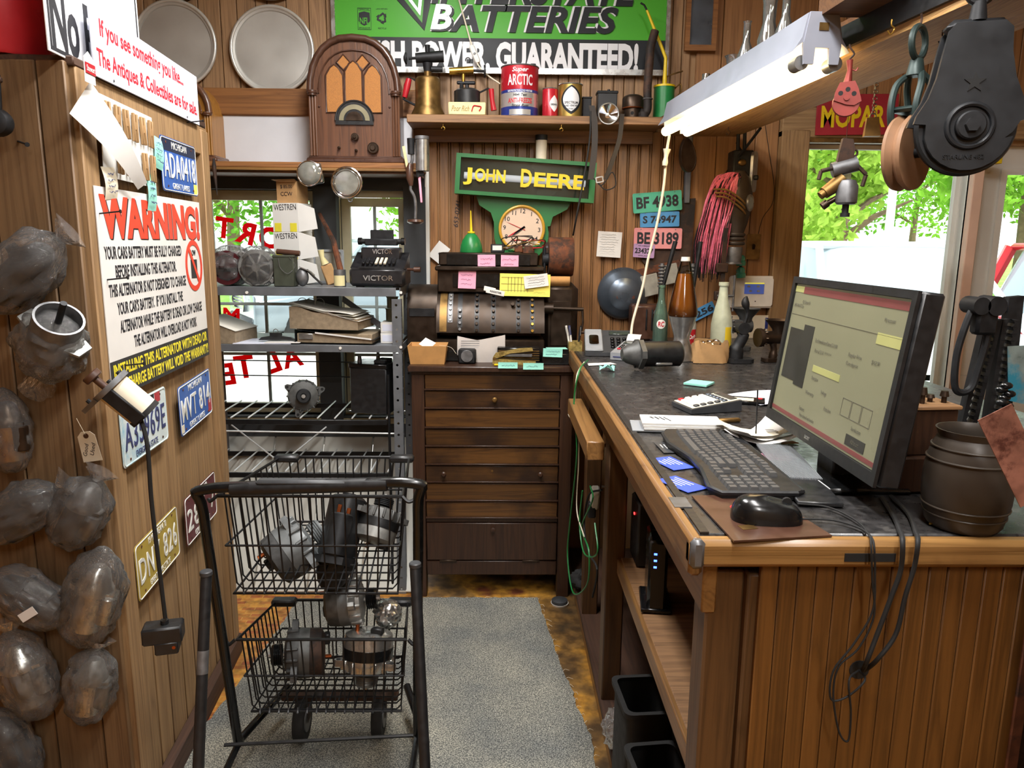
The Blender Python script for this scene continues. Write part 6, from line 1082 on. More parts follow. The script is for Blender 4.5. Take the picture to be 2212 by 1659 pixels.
p = ct(1494, 765); t = T('soda_bottle', 'dark soda bottle with red label hidden behind the lava lamp', 'bottle', V((p.x+.004, 3.08, CTZ))); k = mpp(V(t.location)); MB().lathe([(0, 0), (13*k, 0), (13*k, 60*k), (6*k, 84*k), (5*k, 100*k), (0, 100*k)], 24).build('glass', 'clear_plastic', t); R = 13.1*k; MB().surf(lambda u, v: wrap(R)(V(((u-.5)*26*k, (18+32*v)*k, 0))), 8, 2).build('label', 'red_paint', t); text(t, 'DrP', 'label_white', height=9*k, width=14*k, bold=.02, xf=lambda p, R=R, k=k: wrap(R*1.01)(V((p.x+3*k, p.y+34*k, p.z))))
p = ct(1551, 768); t = T('soda_bottle', 'frosty white bottle with yellow label on the counter', 'bottle', V((p.x, 2.96, CTZ))); k = mpp(V(t.location)+V((0, 0, .1)))
MB().lathe([(0, 0), (22*k, 0), (22.5*k, 5*k), (22.5*k, 70*k), (19*k, 92*k), (10*k, 130*k), (8.5*k, 150*k), (10*k, 152*k), (10*k, 158*k), (0, 159*k)], 36).build('bottle', 'frost', t); R = 22.8*k; MB().surf(lambda u, v: wrap(R)(V(((2+(u)*(20-4*sin(9*v)))*k, (4+62*v)*k, 0))), 8, 12).build('label', 'label_yellow', t); MB().cyl((0, 0, 153*k), (0, 0, 160*k), 10.6*k, n=20).build('cap', 'frost', t)
# paper bag
p = ct(1537, 785); t = T('paper_bag', 'crumpled brown paper bag of parts standing on the counter', 'paper bag', V((p.x, p.y+.04, CTZ))); k = mpp(V(t.location)); rn = random.Random(4); ph = [rn.uniform(0, 6) for _ in range(8)]
def bagf(u, v): a = 2*pi*u; e = .5; c, s_ = cos(a), sin(a); w = 1+.05*sin(5*a+ph[0]+v*3)+.04*sin(9*a+ph[1]+v*7); return (38*k*w*math.copysign(abs(c)**e, c)*(1-.06*v), 24*k*w*math.copysign(abs(s_)**e, s_)*(1-.1*v), v*(44+5*sin(3*a+ph[2]))*k)
MB().surf(bagf, 40, 8, cu=True).build('bag', 'kraft', t, smooth=25)
for i in range(3): MB().torus(((-14+14*i)*k, 0, (36+2*i)*k), 9*k, 2*k, 16, 6, RX(.9)).build('metal_ring', 'chrome', t)
MB().box((0, 0, 14*k), (60*k, 34*k, 26*k), .01).build('parts_inside', 'iron_rust', t)
# lever press and meat grinders
p = ct(1603, 785); t = T('lever_press', 'black iron eyelet press with upright lever on the counter', 'press', V((p.x, p.y+.03, CTZ))); k = mpp(V(t.location))
MB().prism(rrect(54*k, 40*k, 10*k), 9*k).build('base', 'iron', t); MB().tube(spl([(-10*k, 0, 6*k), (-8*k, 0, 30*k), (4*k, 0, 56*k), (4*k, 0, 76*k)], 5), [16*k]*6+[12*k]*6+[9*k]*4, 14).build('column', 'iron', t); MB().cyl((2*k, -12*k, 74*k), (2*k, 12*k, 74*k), 13*k, n=18).build('pivot', 'iron', t); MB().tube(spl([(4*k, 0, 78*k), (10*k, 0, 105*k), (4*k, 0, 128*k), (6*k, 0, 142*k)], 6), [4*k]*8+[5*k, 6*k, 8*k, 8.5*k, 8.5*k, 8*k, 7*k, 6*k, 5*k, 3*k, 2*k], 10).build('lever', 'iron', t)
def grinder(label, px, py, dy, sc_, m_):
    p = ct(px, py); t = T('meat_grinder', label, 'meat grinder', V((p.x, p.y+dy, CTZ)), rad(10)); k = mpp(V(t.location))*sc_
    MB().tube(spl([(0, 0, 4*k), (2*k, 0, 26*k), (-2*k, 0, 44*k)], 5), [9*k]*4+[7*k]*4+[8*k]*3, 12).prism(rrect(46*k, 26*k, 8*k), 8*k).build('stand', m_, t); MB().lathe([(0, -30*k), (15*k, -30*k), (16*k, -24*k), (14*k, -20*k), (14*k, 22*k), (0, 24*k)], 24, TR(0, 0, 52*k) @ RY(pi/2)).build('barrel', m_, t); MB().lathe([(0, -38*k), (20*k, -38*k), (20*k, -30*k), (0, -30*k)], 20, TR(0, 0, 52*k) @ RY(pi/2)).build('ring_nut', m_, t)
    MB().lathe([(12*k, 60*k), (14*k, 70*k), (28*k, 88*k), (30*k, 90*k), (28.5*k, 90*k), (12*k, 72*k)], 28, TR(10*k, 0, 0)).build('hopper', m_, t)
    for i in range(8): a = i*pi/4; MB().cyl((-26*k, 16*k*cos(a), 52*k+16*k*sin(a)), (-22*k, 18*k*cos(a), 52*k+18*k*sin(a)), 2*k, n=6).build('nut_lug', m_, t)
grinder('dark cast iron meat grinder with wide hopper beside the monitor', 1678, 785, .05, 1.0, 'bronze_dark'); grinder('grey cast iron grinder behind the lever press', 1624, 768, .16, 1.0, 'cast_dark')
# small stationery
p = ct(1510, 830); t = T('sticky_note_pad', 'pad of teal sticky notes lying alone on the counter', 'note pad', V((p.x, p.y, CTZ)), rad(-35)); MB().box((0, 0, .003), (.076, .076, .006), .0008).build('pad', 'teal_paper', t); MB().box((0, 0, .0064), (.075, .075, .0006)).build('top_sheet', 'teal_paper', t)
p = ct(1525, 882); t = T('desk_calculator', 'cream desk calculator with small keys on the counter', 'calculator', V((p.x, p.y, CTZ)), rad(-75)); wedge(MB(), .11, .15, .012, .03).build('case', 'dark_plastic', t); CM = TR(0, 0, .0215) @ RX(math.atan2(.018, .15)); MB().at(CM).box((0, 0, .001), (.102, .142, .003), .001).build('face_plate', 'cream', t)
for r_ in range(5):
    for c_ in range(6): MB().at(CM).box((-.042+c_*.0168, .03-r_*.021, .004), (.0125, .014, .006), .0015).build('key', 'red_paint' if (r_ == 4 and c_ == 0) else ('hub_blue' if r_ == 0 else ('dark_plastic' if c_ == 5 else 'white_plastic')), t)
MB().at(CM).box((0, .058, .003), (.085, .02, .003)).build('display', 'jd_face', t)
p = ct(1612, 868); t = T('price_booklet', 'small black and red booklet behind the calculator', 'booklet', V((p.x, p.y, CTZ)), rad(-20)); MB().box((0, 0, .004), (.1, .07, .008), .001).build('cover', 'black_gloss', t); MB().box((-.01, -.005, .0083), (.06, .04, .0008)).build('picture', 'cream', t); MB().box((.035, .02, .0083), (.016, .02, .0008)).build('red_mark', 'red_paint', t)
p = ct(1462, 925); t = T('receipt_pad_stack', 'stack of white receipt pads on a grey clipboard', 'note pads', V((p.x, p.y, CTZ)), rad(-6)); MB().box((-.01, .005, .002), (.2, .105, .004), .001).build('clipboard', 'grey_plastic', t)
for i in range(3): MB().box((.012-.002*i, -.004+.002*i, .0075+i*.0058), (.19, .09, .0054), .0006).build('pad', 'paper', t)
for i, s in enumerate(('ISI', 'INDUSTRIES INC', 'PARTS AND SERVICE', 'PHONE ORDERS')): text(t, s, 'ink', TR(-.06+.012*i, .012-i*.004, .0222) @ RZ(rad(-70)), height=.006-.001*min(i, 2), width=.018+.008*i, bold=.02)
p = ct(1545, 912); t = T('pen_knife', 'small folding knife and pencil stub beside the receipt pads', 'knife', V((p.x+.03, p.y, CTZ)), rad(10)); MB().box((0, 0, .005), (.07, .014, .01), .003).build('handle', 'brass_old', t); MB().box((-.045, .004, .005), (.03, .01, .002)).build('blade', 'steel', t)
# paper spike with bills
p = ct(1634, 952); t = T('bill_spike', 'upright desk spike holding curled paper bills', 'paper spike', V((p.x, p.y, CTZ))); k = mpp(V(t.location)); MB().cyl((0, 0, 0), (0, 0, .006), .035, n=24, bev=.002).build('base', 'iron', t); MB().cyl((-2*k, 0, .006), (-5*k, 0, 112*k), .0016, n=6).build('spike', 'iron', t)
def bill(sx, sy, rot, z, w, l, mat): MB().at(RZ(rot)).surf(lambda u, v: ((u-.5)*l+sx, (v-.5)*w+sy, z+.03*(u-.45)**2*4-.004*v), 10, 3).build('bill', mat, t)
bill(.0, .0, .5, .012, .085, .15, 'paper'); bill(.01, .01, -.15, .018, .08, .19, 'cream'); bill(.02, -.02, -.45, .008, .075, .17, 'paper')
for i in range(5): MB().at(RZ(-.15)).box((.05, -.015+.008*i, .0235), (.06, .0012, .0005)).build('print_line', 'ink', t)
p = ct(1690, 860); one(MB().surf(lambda u, v: ((u-.5)*.22, (v-.5)*.16, .002+.006*sin(pi*u)), 8, 4), 'plastic_sleeve', 'paper_blue', 'large pale sheet lying behind the bill spike by the monitor', 'paper sheet', V((p.x-.02, p.y, CTZ)), .3)
p = ct(1688, 998); one(MB().box((0, 0, .0008), (.1, .08, .0016)), 'pink_slip', 'pink_paper', 'pink slip of paper under the edge of the ribbed mat', 'paper', V((p.x, p.y, CTZ)), rad(-30))
p = ct(1705, 957); t = one(MB().prism([(-.022, -.01), (.02, -.004), (.012, .012), (-.006, .006), (-.014, .012)], .002), 'torn_scrap', 'kraft', 'torn brown paper scrap beside the monitor', 'scrap', V((p.x, p.y, CTZ)), 0)
# keyboard
A_, B_, C_, D_2 = ct(1447, 946), ct(1557, 938), ct(1718, 1077), ct(1552, 1083)
m0, m1 = (A_+B_)/2, (C_+D_2)/2; ctr = (m0+m1)/2; ang = math.atan2((m1-m0).y, (m1-m0).x); KL = (m1-m0).length; KW = .165
t = T('computer_keyboard', 'black wavy computer keyboard on the counter before the monitor', 'keyboard', V((ctr.x, ctr.y, CTZ)), ang)
pm('key_grey', '#4a4a4a', .5, 0, .12, 60)
out = [(-KL/2+.01, KW/2), (KL/2-.01, KW/2), (KL/2, KW/2-.012), (KL/2, -KW/2+.02), (KL/2-.03, -KW/2+.006), (KL*.18, -KW/2+.02), (0, -KW/2+.018), (-KL*.25, -KW/2-.004), (-KL/2+.03, -KW/2), (-KL/2, -KW/2+.014), (-KL/2, KW/2-.012)]
MB().prism(out, .016).build('case', 'black_plastic', t); MB().tube([(x, y_, .012) for x, y_ in out], .005, 6, closed=True).build('case_edge', 'black_plastic', t)
kk = {}
def keycap(x, y_, w, d):
    q = (round(w, 4), round(d, 4))
    if q not in kk: kk[q] = MB().add([(-w/2, -d/2, 0), (w/2, -d/2, 0), (w/2, d/2, 0), (-w/2, d/2, 0), (-w/2+.002, -d/2+.003, .008), (w/2-.002, -d/2+.003, .008), (w/2-.002, d/2-.0015, .008), (-w/2+.002, d/2-.0015, .008)], [(0, 1, 5, 4), (1, 2, 6, 5), (2, 3, 7, 6), (3, 0, 4, 7), (4, 5, 6, 7)]).mesh('keycap'); (len(kk[q].materials) or kk[q].materials.append(mt('key_grey')))
    inst(kk[q], 'keycap', t, TR(x, y_, .015))
u_ = .0186
for r_ in range(6):
    y_ = KW/2-.026-r_*u_-(0 if r_ == 0 else .006); x = -KL/2+.022; wv = .006*sin(pi*1)
    row = [[1]*15, [1]*13+[2], [1.5]+[1]*12+[1.5], [1.75]+[1]*11+[2.25], [2.25]+[1]*10+[2.75], [1.25, 1.25, 1.25, 6.25, 1.25, 1.25, 1.25, 1.25]][r_]
    for w in row: keycap(x+w*u_/2, y_-.005*sin((x+KL/2)/KL*6.28*1.0), w*u_-.002, u_-.002); x += w*u_
    for c_ in range(3):
        if r_ in (0, 1, 2) or (r_ == 5) or (r_ == 4 and c_ == 1): keycap(-KL/2+.022+15*u_+.012+c_*u_, y_, u_-.002, u_-.002)
    for c_ in range(4):
        if r_ > 0: keycap(-KL/2+.022+18*u_+.022+c_*u_, y_, u_-.002, u_-.002)
# mouse pad, mouse, cards
P4 = [ct(1494, 1074), ct(1655, 1070), ct(1797, 1160), ct(1585, 1172)]; c = sum(P4, V())/4; t = T('mouse_pad', 'worn dark mouse pad at the counter corner', 'mouse pad', V((c.x, c.y, CTZ))); MB().prism([(q.x-c.x, q.y-c.y) for q in P4], .003).build('pad', 'radio_trim', t); q = ct(1615, 1143)-c; MB().box((q.x, q.y, .0034), (.026, .018, .0006), 0, RZ(.2)).build('gold_print', 'brass_old', t); q = ct(1592, 1100)-c; MB().cyl((q.x, q.y, .003), (q.x, q.y, .0036), .012, n=20).build('red_print', 'ink_red', t)
p = ct(1660, 1132); t = T('computer_mouse', 'black computer mouse on the dark mouse pad', 'mouse', V((p.x, p.y+.012, CTZ+.0032)), rad(-10))
def mf(u, v): a = 2*pi*u; b = pi/2*v; e = .75; cx_ = math.copysign(abs(cos(a))**e, cos(a)); sy_ = math.copysign(abs(sin(a))**e, sin(a)); return (.056*cx_*cos(b)**.6, (.032-.003*cx_)*sy_*cos(b)**.6, .037*sin(b)**.8*(1-.12*cx_))
MB().surf(mf, 32, 10, cu=True).build('shell', 'black_gloss', t); MB().cyl((.03, -.003, .031), (.03, .003, .031), .008, n=14).build('scroll_wheel', 'rubber', t)
pm('card_blue', '#3a55c8', .5, 0, .08, 20)
for px, py, r_, m_, lb in ((1447, 967, -95, 'dark_plastic', 'black business card on the counter left of the keyboard'), (1451, 1001, -76, 'card_blue', 'blue business card beside the keyboard, farther of two'), (1472, 1046, -68, 'card_blue', 'blue business card beside the keyboard, nearer of two')):
    p = ct(px, py); t = T('business_card', lb, 'card', V((p.x, p.y, CTZ)), rad(r_+8), 'business cards on the counter'); MB().box((0, 0, .0005), (.086, .05, .001)).build('card', m_, t)
    for i in range(5): MB().box((-.01+.004*(i % 2), .016-i*.008, .0011), (.05-.006*i, .0022, .0003)).build('print_line', 'paper', t)
one(MB().box((0, 0, .0015), (.03, .05, .003)), 'metal_ruler_stub', 'steel_dull', 'short grey metal plate at the mouse pad corner', 'metal plate', V((ct(1508, 1090).x-.03, ct(1508, 1110).y+.05, CTZ)), .0)
# ribbed mat under the monitor
Q4 = [ct(1655, 1005), ct(1742, 1004), ct(1815, 1093), ct(1730, 1097)]; c = sum(Q4, V())/4; ax = ((Q4[2]+Q4[3])/2-(Q4[0]+Q4[1])/2); t = T('ribbed_tray', 'black ribbed plastic tray between keyboard and monitor', 'tray', V((c.x, c.y, CTZ)), math.atan2(ax.y, ax.x)); L_, w = ax.length, (Q4[1]-Q4[0]).length*.9; MB().box((0, 0, .004), (L_, w, .008), .002).build('base', 'black_plastic', t)
for i in range(26): MB().box((-L_/2+(i+.5)*L_/26*.0, -w/2+(i+.5)*w/26, .0095), (L_*.98, w/70, .004), 0).build('rib', 'grey_plastic', t)
# screw
p = ct(2008, 1135); t = one(MB().cyl((0, 0, .003), (.02, .004, .003), .002, n=8).cyl((.02, .004, .003), (.022, .0045, .003), .004, n=10), 'brass_screw', 'brass', 'small brass screw lying near the counter edge', 'screw', V((p.x, p.y, CTZ)))
# antique coil box
p = ct(1985, 1068); t = T('coil_box', 'old dovetailed wooden coil box with brass terminals behind the monitor', 'wooden box', V((p.x+.0, p.y+.07, CTZ)), rad(4)); k = mpp(V(t.location)+V((0, 0, .1)))
MB().box((-.01, 0, .034), (.13, .13, .068), .004).build('lower_tray', 'cabinet_dark', t); MB().box((.012, .0, .11), (.105, .11, .085), .003).build('box', 'cabinet_dark', t); MB().box((.01, 0, .156), (.115, .12, .008), .002).build('lid', 'shelf_top', t)
for x, y_, h in ((-.035, -.03, .018), (-.015, .01, .014), (.005, -.035, .03), (.008, .015, .012), (.03, -.02, .014), (.05, -.03, .022), (-.03, .035, .012), (.03, .03, .016)): MB().cyl((x, y_, .16), (x, y_, .16+h*.6), .0045, n=10).cyl((x, y_, .16+h*.55), (x, y_, .16+h), .008, .006, n=12).build('terminal', 'bronze_dark', t)
for i in range(6): MB().box((-.04, -.05+i*.02, .146), (.006, .01, .008)).build('dovetail', 'shelf_top', t)
# crock
pm('crock_brown', '#3a332c', .4, .1, .15, 20)
p = ct(2103, 1148); t = T('stoneware_pot', 'dark barrel shaped pot with raised rings at the counter end', 'pot', V((p.x, p.y+.03, CTZ))); k = mpp(V(t.location)+V((0, 0, .08))); Rr = 88*k
prof = [(0, .002), (Rr*.78, 0), (Rr*.86, 10*k), (Rr*.98, 60*k), (Rr, 95*k), (Rr*.97, 135*k), (Rr*.9, 165*k), (Rr*.82, 185*k), (Rr*.78, 192*k), (Rr*.74, 198*k), (Rr*.78, 208*k), (Rr*.82, 214*k), (Rr*.78, 214*k), (Rr*.7, 198*k), (Rr*.8, 160*k), (Rr*.9, 95*k), (Rr*.8, 15*k), (0, 10*k)]
MB().lathe(prof, 48).build('pot', 'crock_brown', t)
for z, f in ((30, .905), (48, .955), (150, .945), (176, .865)): MB().torus((0, 0, z*k), Rr*f, 2.6*k, 48, 8).build('raised_ring', 'crock_brown', t)
# farm jacks by the door
def jack(label, pts, px, handle):
    y = 1.55; base = PY(px, 930, y); t = T('railroad_jack', label, 'jack', V((base.x, y, CTZ)))
    a, b = pts; A2, B2 = PY(*a, y)-V((base.x, y, CTZ)), PY(*b, y)-V((base.x, y, CTZ)); d = (B2-A2); n = 16; dirn = d.normalized(); mb = MB(); w = .034
    rot = math.atan2(dirn.x, dirn.z); st_ = d.length/n
    o8 = [(w/2, 0), (w/2, st_/2), (0, st_/2), (-w/2, st_/2), (-w/2, 0), (-w/2, -st_/2), (0, -st_/2), (w/2, -st_/2)]; i8 = [(.0085*cos(2*pi*i/8), .0085*sin(2*pi*i/8)) for i in range(8)]
    for i in range(n): mb.ring(o8, i8, .02, TR(*(A2+d*((i+.5)/n))) @ RY(rot) @ TR(0, .01, 0) @ FWD)
    mb.build('notched_bar', 'iron', t); MB().box(A2*.0+V((A2.x, 0, .008)), (.1, .1, .016), .003).build('foot', 'iron', t)
    if handle:
        q = [PY(*z_, y-.02)-V((base.x, y, CTZ)) for z_ in handle]; MB().tube(spl(q, 6), .0075, 8, closed=False).build('handle_loop', 'iron', t)
        c2 = PY(2130, 660, y-.02)-V((base.x, y, CTZ)); MB().cyl(c2+V((-.02, -.02, 0)), c2+V((-.02, .03, 0)), .018, n=16).cyl(c2+V((.012, -.02, .0)), c2+V((.012, .03, 0)), .02, n=16).box(c2+V((.0, .0, -.03)), (.045, .03, .06), .006).build('ratchet_head', 'iron', t)
    return t
jack('black cast iron railroad jack with loop handle behind the pot', ((2085, 925), (2142, 690)), 2085, [(2115, 655), (2095, 680), (2068, 760), (2062, 830), (2075, 848), (2098, 838), (2112, 800), (2130, 740), (2138, 690)])
jack('black cast iron jack bar nearest the door, topped by a hook', ((2140, 925), (2178, 690)), 2140, None)
q0 = T('jack_hook_bar', 'thick black jack post rising highest at the right edge', 'jack', V((PY(2165, 900, 1.6).x, 1.6, CTZ))); b_ = V(q0.location); MB().strip([PY(2160, 915, 1.6)-b_, PY(2178, 760, 1.6)-b_, PY(2190, 640, 1.6)-b_], .032, .02, (1, 0, .1)).box(V((.0, 0, .008)), (.09, .08, .016), .003).build('post', 'iron', q0); MB().tube(spl([PY(2150, 672, 1.6)-b_, PY(2166, 668, 1.6)-b_, PY(2176, 650, 1.6)-b_], 5), .008, 8).build('hook', 'iron', q0)
t = T('black_figurine', 'small black knobbly metal figurine beside the jacks', 'figurine', V((PY(2165, 890, 1.42).x, 1.42, CTZ))); k = mpp(V(t.location)+V((0, 0, .1)))
hz_ = PY(2165, 890, 1.42).z-CTZ
for i in range(9): MB().ell(((-10+(i*7) % 22)*k, ((i*5) % 9-4)*k, hz_+(-14+i*9)*k), (13*k, 10*k, 8*k), 10, 6).build('segment', 'black_gloss', t)
MB().cyl((0, 0, 0), (0, 0, hz_-10*k), 9*k, n=14).cyl((0, 0, 0), (0, 0, .006), 18*k, n=18).build('pedestal', 'black_gloss', t)
# snapshots leaning at the right edge
pm('photo_rust', '#8d5f50', .35, 0, .35, 40, col2='#4f2c26', thr=.55); pm('photo_teal', '#7d8a86', .35, 0, .3, 30, col2='#2f7f95', thr=.52)
def pic(label, corners, ys, mat):
    P_ = [PY(x, y, yy) for (x, y), yy in zip(corners, ys)]; c = sum(P_, V())/4; t = T('photo_print', label, 'photograph', c, 0, 'snapshots at the right edge'); n_ = (P_[1]-P_[0]).cross(P_[3]-P_[0]).normalized()*.0008
    MB().add([p-c+n_ for p in P_]+[p-c-n_ for p in P_], [(0, 1, 2, 3), (7, 6, 5, 4), (0, 4, 5, 1), (1, 5, 6, 2), (2, 6, 7, 3), (3, 7, 4, 0)]).build('print', mat, t)
pic('rust coloured snapshot leaning over the dark pot', [(2112, 908), (2185, 872), (2275, 1062), (2204, 1096)], (.968,)*4, 'photo_rust')
pic('teal and grey snapshot curling at the right edge', [(2176, 748), (2240, 745), (2240, 880), (2178, 865)], (1.536,)*4, 'photo_teal')
# cables over the near edge
hole = PY(1856, 1447, 1.083)
def cable(name, label, top, hang, r, mat='rubber', pre=None):
    pts = [PZ(x, y, CTZ+.004) for x, y in top]+[PY(x, y, 1.045) for x, y in hang]+[hole+V((pre or 0, 0, 0))]; o = pts[0].copy(); t = T(name, label, 'cable', o); MB().tube(spl([q-o for q in pts], 6), r, 8).build('cable', mat, t); return t
cable('power_cable', 'thick black monitor power cable over the counter edge', [(1905, 1075), (1930, 1115), (1945, 1150)], [(1950, 1170), (1946, 1230), (1925, 1290), (1895, 1370), (1872, 1430)], .0038, pre=.006)
cable('display_cable', 'thick black display cable farthest right over the counter edge', [(1925, 1072), (1962, 1110), (1978, 1150)], [(1983, 1170), (1975, 1225), (1955, 1290), (1935, 1370), (1895, 1425)], .0036, pre=.010)
cable('mouse_cable', 'thin mouse cable looping lowest down the counter front', [(1733, 1121), (1800, 1124), (1855, 1140), (1880, 1158)], [(1888, 1180), (1890, 1240), (1885, 1320), (1845, 1390), (1800, 1450), (1795, 1510), (1830, 1505), (1868, 1470)], .0017)
cable('keyboard_cable', 'thin keyboard cable crossing the mouse cable on the counter', [(1722, 1088), (1790, 1096), (1850, 1125), (1878, 1157)], [(1882, 1180), (1884, 1250), (1888, 1330), (1855, 1400), (1812, 1440), (1800, 1500), (1812, 1580), (1832, 1600), (1838, 1540), (1834, 1470)], .0016)
# ------------------------------------------------------------------ under the counter
emis('led_blue', '#3a5bff', 6); emis('led_red', '#ff2a2a', 6)
MZ = .5735
p = PZ(1398, 1300, MZ); t = T('network_router', 'black upright router with three blue lights under the counter', 'router', V((p.x+.02, p.y, MZ)), rad(-8)); MB().box((0, 0, .1), (.05, .13, .2), .008).box((0, 0, .006), (.08, .14, .012), .003).build('case', 'black_gloss', t)
for i in range(3): MB().box((-.008, -.0655, .165-.018*i), (.008, .002, .005)).build('status_light', 'led_blue', t)
p = PZ(1372, 1290, MZ); t = T('modem_box', 'dark modem with one red light beside the router', 'modem', V((.44, p.y+.25, MZ)), 0); MB().box((0, 0, .1), (.05, .12, .2), .006).build('case', 'black_plastic', t); q = PY(1372, 1150, p.y+.18)
MB().box((-.026, -.0, .15), (.002, .008, .006)).build('status_light', 'led_red', t)
BZ = .0835
def bin_(label, x, y, z, rz_, h):
    t = T('black_storage_bin', label, 'bin', V((x, y, z)), rz_, 'black bins at the counter foot')
    MB().ring(rrect(.12, .16, .02), rrect(.11, .15, .018), h).box((0, 0, .003), (.11, .15, .006)).build('bin', 'rubber', t); MB().ring(rrect(.135, .175, .02), rrect(.11, .15, .018), .012, None, h-.01).build('rim', 'rubber', t)
bin_('black plastic bin at the foot of the counter, farther of two', .375, 1.74, BZ, rad(4), .31); bin_('black plastic bin at the foot of the counter, nearer of two', .375, 1.52, BZ, rad(6), .27)
def lump(name, label, cat, loc, rx_, ry_, rz_, mat, seed, group=None):
    rn = random.Random(seed); a = [rn.uniform(0, 6) for _ in range(6)]
    def f(u, v): th = 2*pi*u; ph_ = pi*v; w = 1+.14*sin(3*th+a[0]+4*ph_)+.1*sin(7*th+a[1])*sin(5*ph_+a[2])+.06*sin(13*th+a[3]+9*ph_); return (rx_*w*sin(ph_)*cos(th), ry_*w*sin(ph_)*sin(th), rz_+rz_*-cos(ph_)*w)
    return MB().surf(f, 28, 14, cu=True)
t = one(lump('', '', '', 0, .06, .07, .06, 'bag', 5), 'plastic_bag', 'bag', 'crumpled clear plastic bag on the bottom shelf of the counter', 'plastic bag', (.37, 1.95, BZ))
t = one(lump('', '', '', 0, .05, .12, .05, 'b', 6), 'dark_cloth_bundle', 'rubber', 'dark cloth bundle lying under the middle shelf of the counter', 'cloth', (.5, 1.98, BZ))
t = T('power_strip', 'white power strip with black plug behind the counter post', 'power strip', PX(1285, 1075, .36)); MB().box((0, 0, 0), (.03, .05, .09), .006, RX(.5)).build('strip', 'white_plastic', t); MB().box((-.01, .01, -.05), (.03, .035, .06), .005).build('plug', 'black_plastic', t)
q0 = PX(1262, 800, .283); t = T('green_network_cable', 'green network cable hanging down behind the drawer cabinet corner', 'cable', q0)
G_ = lambda px, py, x: PX(px, py, x)-q0
MB().tube(spl([PZ(1270, 778, CTZ+.01)-q0, G_(1252, 800, .276), G_(1240, 870, .26), G_(1246, 980, .27), G_(1232, 1120, .262), G_(1226, 1200, .26), G_(1238, 1280, .27), G_(1268, 1262, .29), G_(1272, 1190, .29), G_(1256, 1140, .285), G_(1280, 1080, .30), G_(1275, 1050, .3)], 8), .0028, 6).build('cable', 'green_paint', t)
MB().tube(spl([G_(1258, 1060, .285), G_(1252, 1130, .28), G_(1262, 1195, .285), G_(1290, 1195, .3), G_(1285, 1130, .3)], 8), .0026, 6).build('cable', 'green_paint', t)
q0 = PX(1250, 850, .275); t = T('white_phone_cable', 'white phone cable looping beside the green network cable', 'cable', q0); MB().tube(spl([PZ(1262, 782, CTZ+.006)-q0, G_(1246, 812, .272), G_(1240, 880, .268), G_(1228, 895, .262), G_(1248, 930, .275), G_(1250, 1000, .278), G_(1246, 1100, .276), G_(1262, 1160, .285)], 8), .0022, 6).build('cable', 'cream', t)
q0 = PX(1280, 1060, .33); t = T('black_power_lead', 'black power lead hanging from the strip under the counter', 'cable', q0); MB().tube(spl([G_(1300, 1058, .33), G_(1272, 1070, .31), G_(1262, 1130, .31), G_(1270, 1190, .31), G_(1290, 1230, .32), G_(1280, 1290, .32)], 8), .0035, 6).build('cable', 'rubber', t)
p = PZ(1208, 1300, 0); t = T('furniture_cup', 'round grey furniture cup on the floor at the cabinet foot', 'furniture cup', V((p.x-.0, p.y-.02, 0))); MB().lathe([(0, 0), (.036, 0), (.038, .008), (0, .008)], 28).build('base', 'white_plastic', t); MB().lathe([(0, .008), (.036, .008), (.034, .02), (.022, .026), (0, .026)], 28).build('cup', 'dark_plastic', t)
one(lump('', '', '', 0, .05, .05, .04, 'b', 9), 'cable_tangle', 'rubber', 'dark dusty cable tangle on the floor behind the cabinet foot', 'cable tangle', (.36, 2.98, BZ))
# ------------------------------------------------------------------ steel shelving: top shelf
TZ = 1.3455
def sh(name, label, cat, px, z, y, rot=0, group=None):
    py = 600.
    for _ in range(6): q = PY(px, py, y); py += (q.z-z)/mpp(q)
    return T(name, label, cat, V((q.x, y, z)), rot, group), mpp(V((q.x, y, z+.05)))
def bagshell(rx_, ry_, rz_, seed, zc=None, pinch=0):
    from mathutils import noise as nz
    rn = random.Random(seed); o = V((rn.uniform(0, 50), rn.uniform(0, 50), seed))
    def f(u, v):
        th = 2*pi*u; ph_ = pi*v; d = V((sin(ph_)*cos(th), sin(ph_)*sin(th), -cos(ph_)))
        w = .9+.30*abs(nz.noise(d*2.2+o))+.16*abs(nz.noise(d*5+o))+.03*sin(9*th+4*nz.noise(d*2+o)); pn = 1-pinch*max(0, v-.7)/.3; e = .75
        return (rx_*w*sin(ph_)**e*cos(th)*pn, ry_*w*sin(ph_)**e*sin(th)*pn, (rz_ if zc is None else zc)-rz_*cos(ph_)*(.94+.1*w))
    return MB().surf(f, 44, 26, cu=True)
pm('maroon', '#4b1b20', .4, .2, .2, 30)
t, k = sh('bagged_generator', 'silver generator with maroon end in clear plastic on the top shelf', 'generator', 503, TZ, 3.22)
MB().lathe([(0, -.07), (33*k, -.07), (36*k, -.06), (36*k, .05), (30*k, .055), (0, .055)], 30, TR(0, .0, 38*k) @ RX(pi/2)).build('case', 'alu', t); MB().ring(circ(36*k, 28), circ(27*k, 28), .02, TR(0, -.05, 38*k) @ FWD).build('end_ring', 'maroon', t); MB().cyl((0, -.05, 38*k), (0, -.062, 38*k), 24*k, n=24).build('end_plate', 'maroon', t); MB().box((0, -.066, 34*k), (44*k, .008, 8*k), .002).build('brush_bar', 'black_gloss', t); MB().cyl((0, 0, 72*k), (0, 0, 82*k), 4*k, n=8).build('terminal', 'steel', t); bagshell(42*k, .09, 42*k, 3).build('plastic_bag', 'bag', t)
t, k = sh('bagged_end_housing', 'round spoked alternator end housing in clear bag on the top shelf', 'alternator housing', 560, TZ, 3.17)
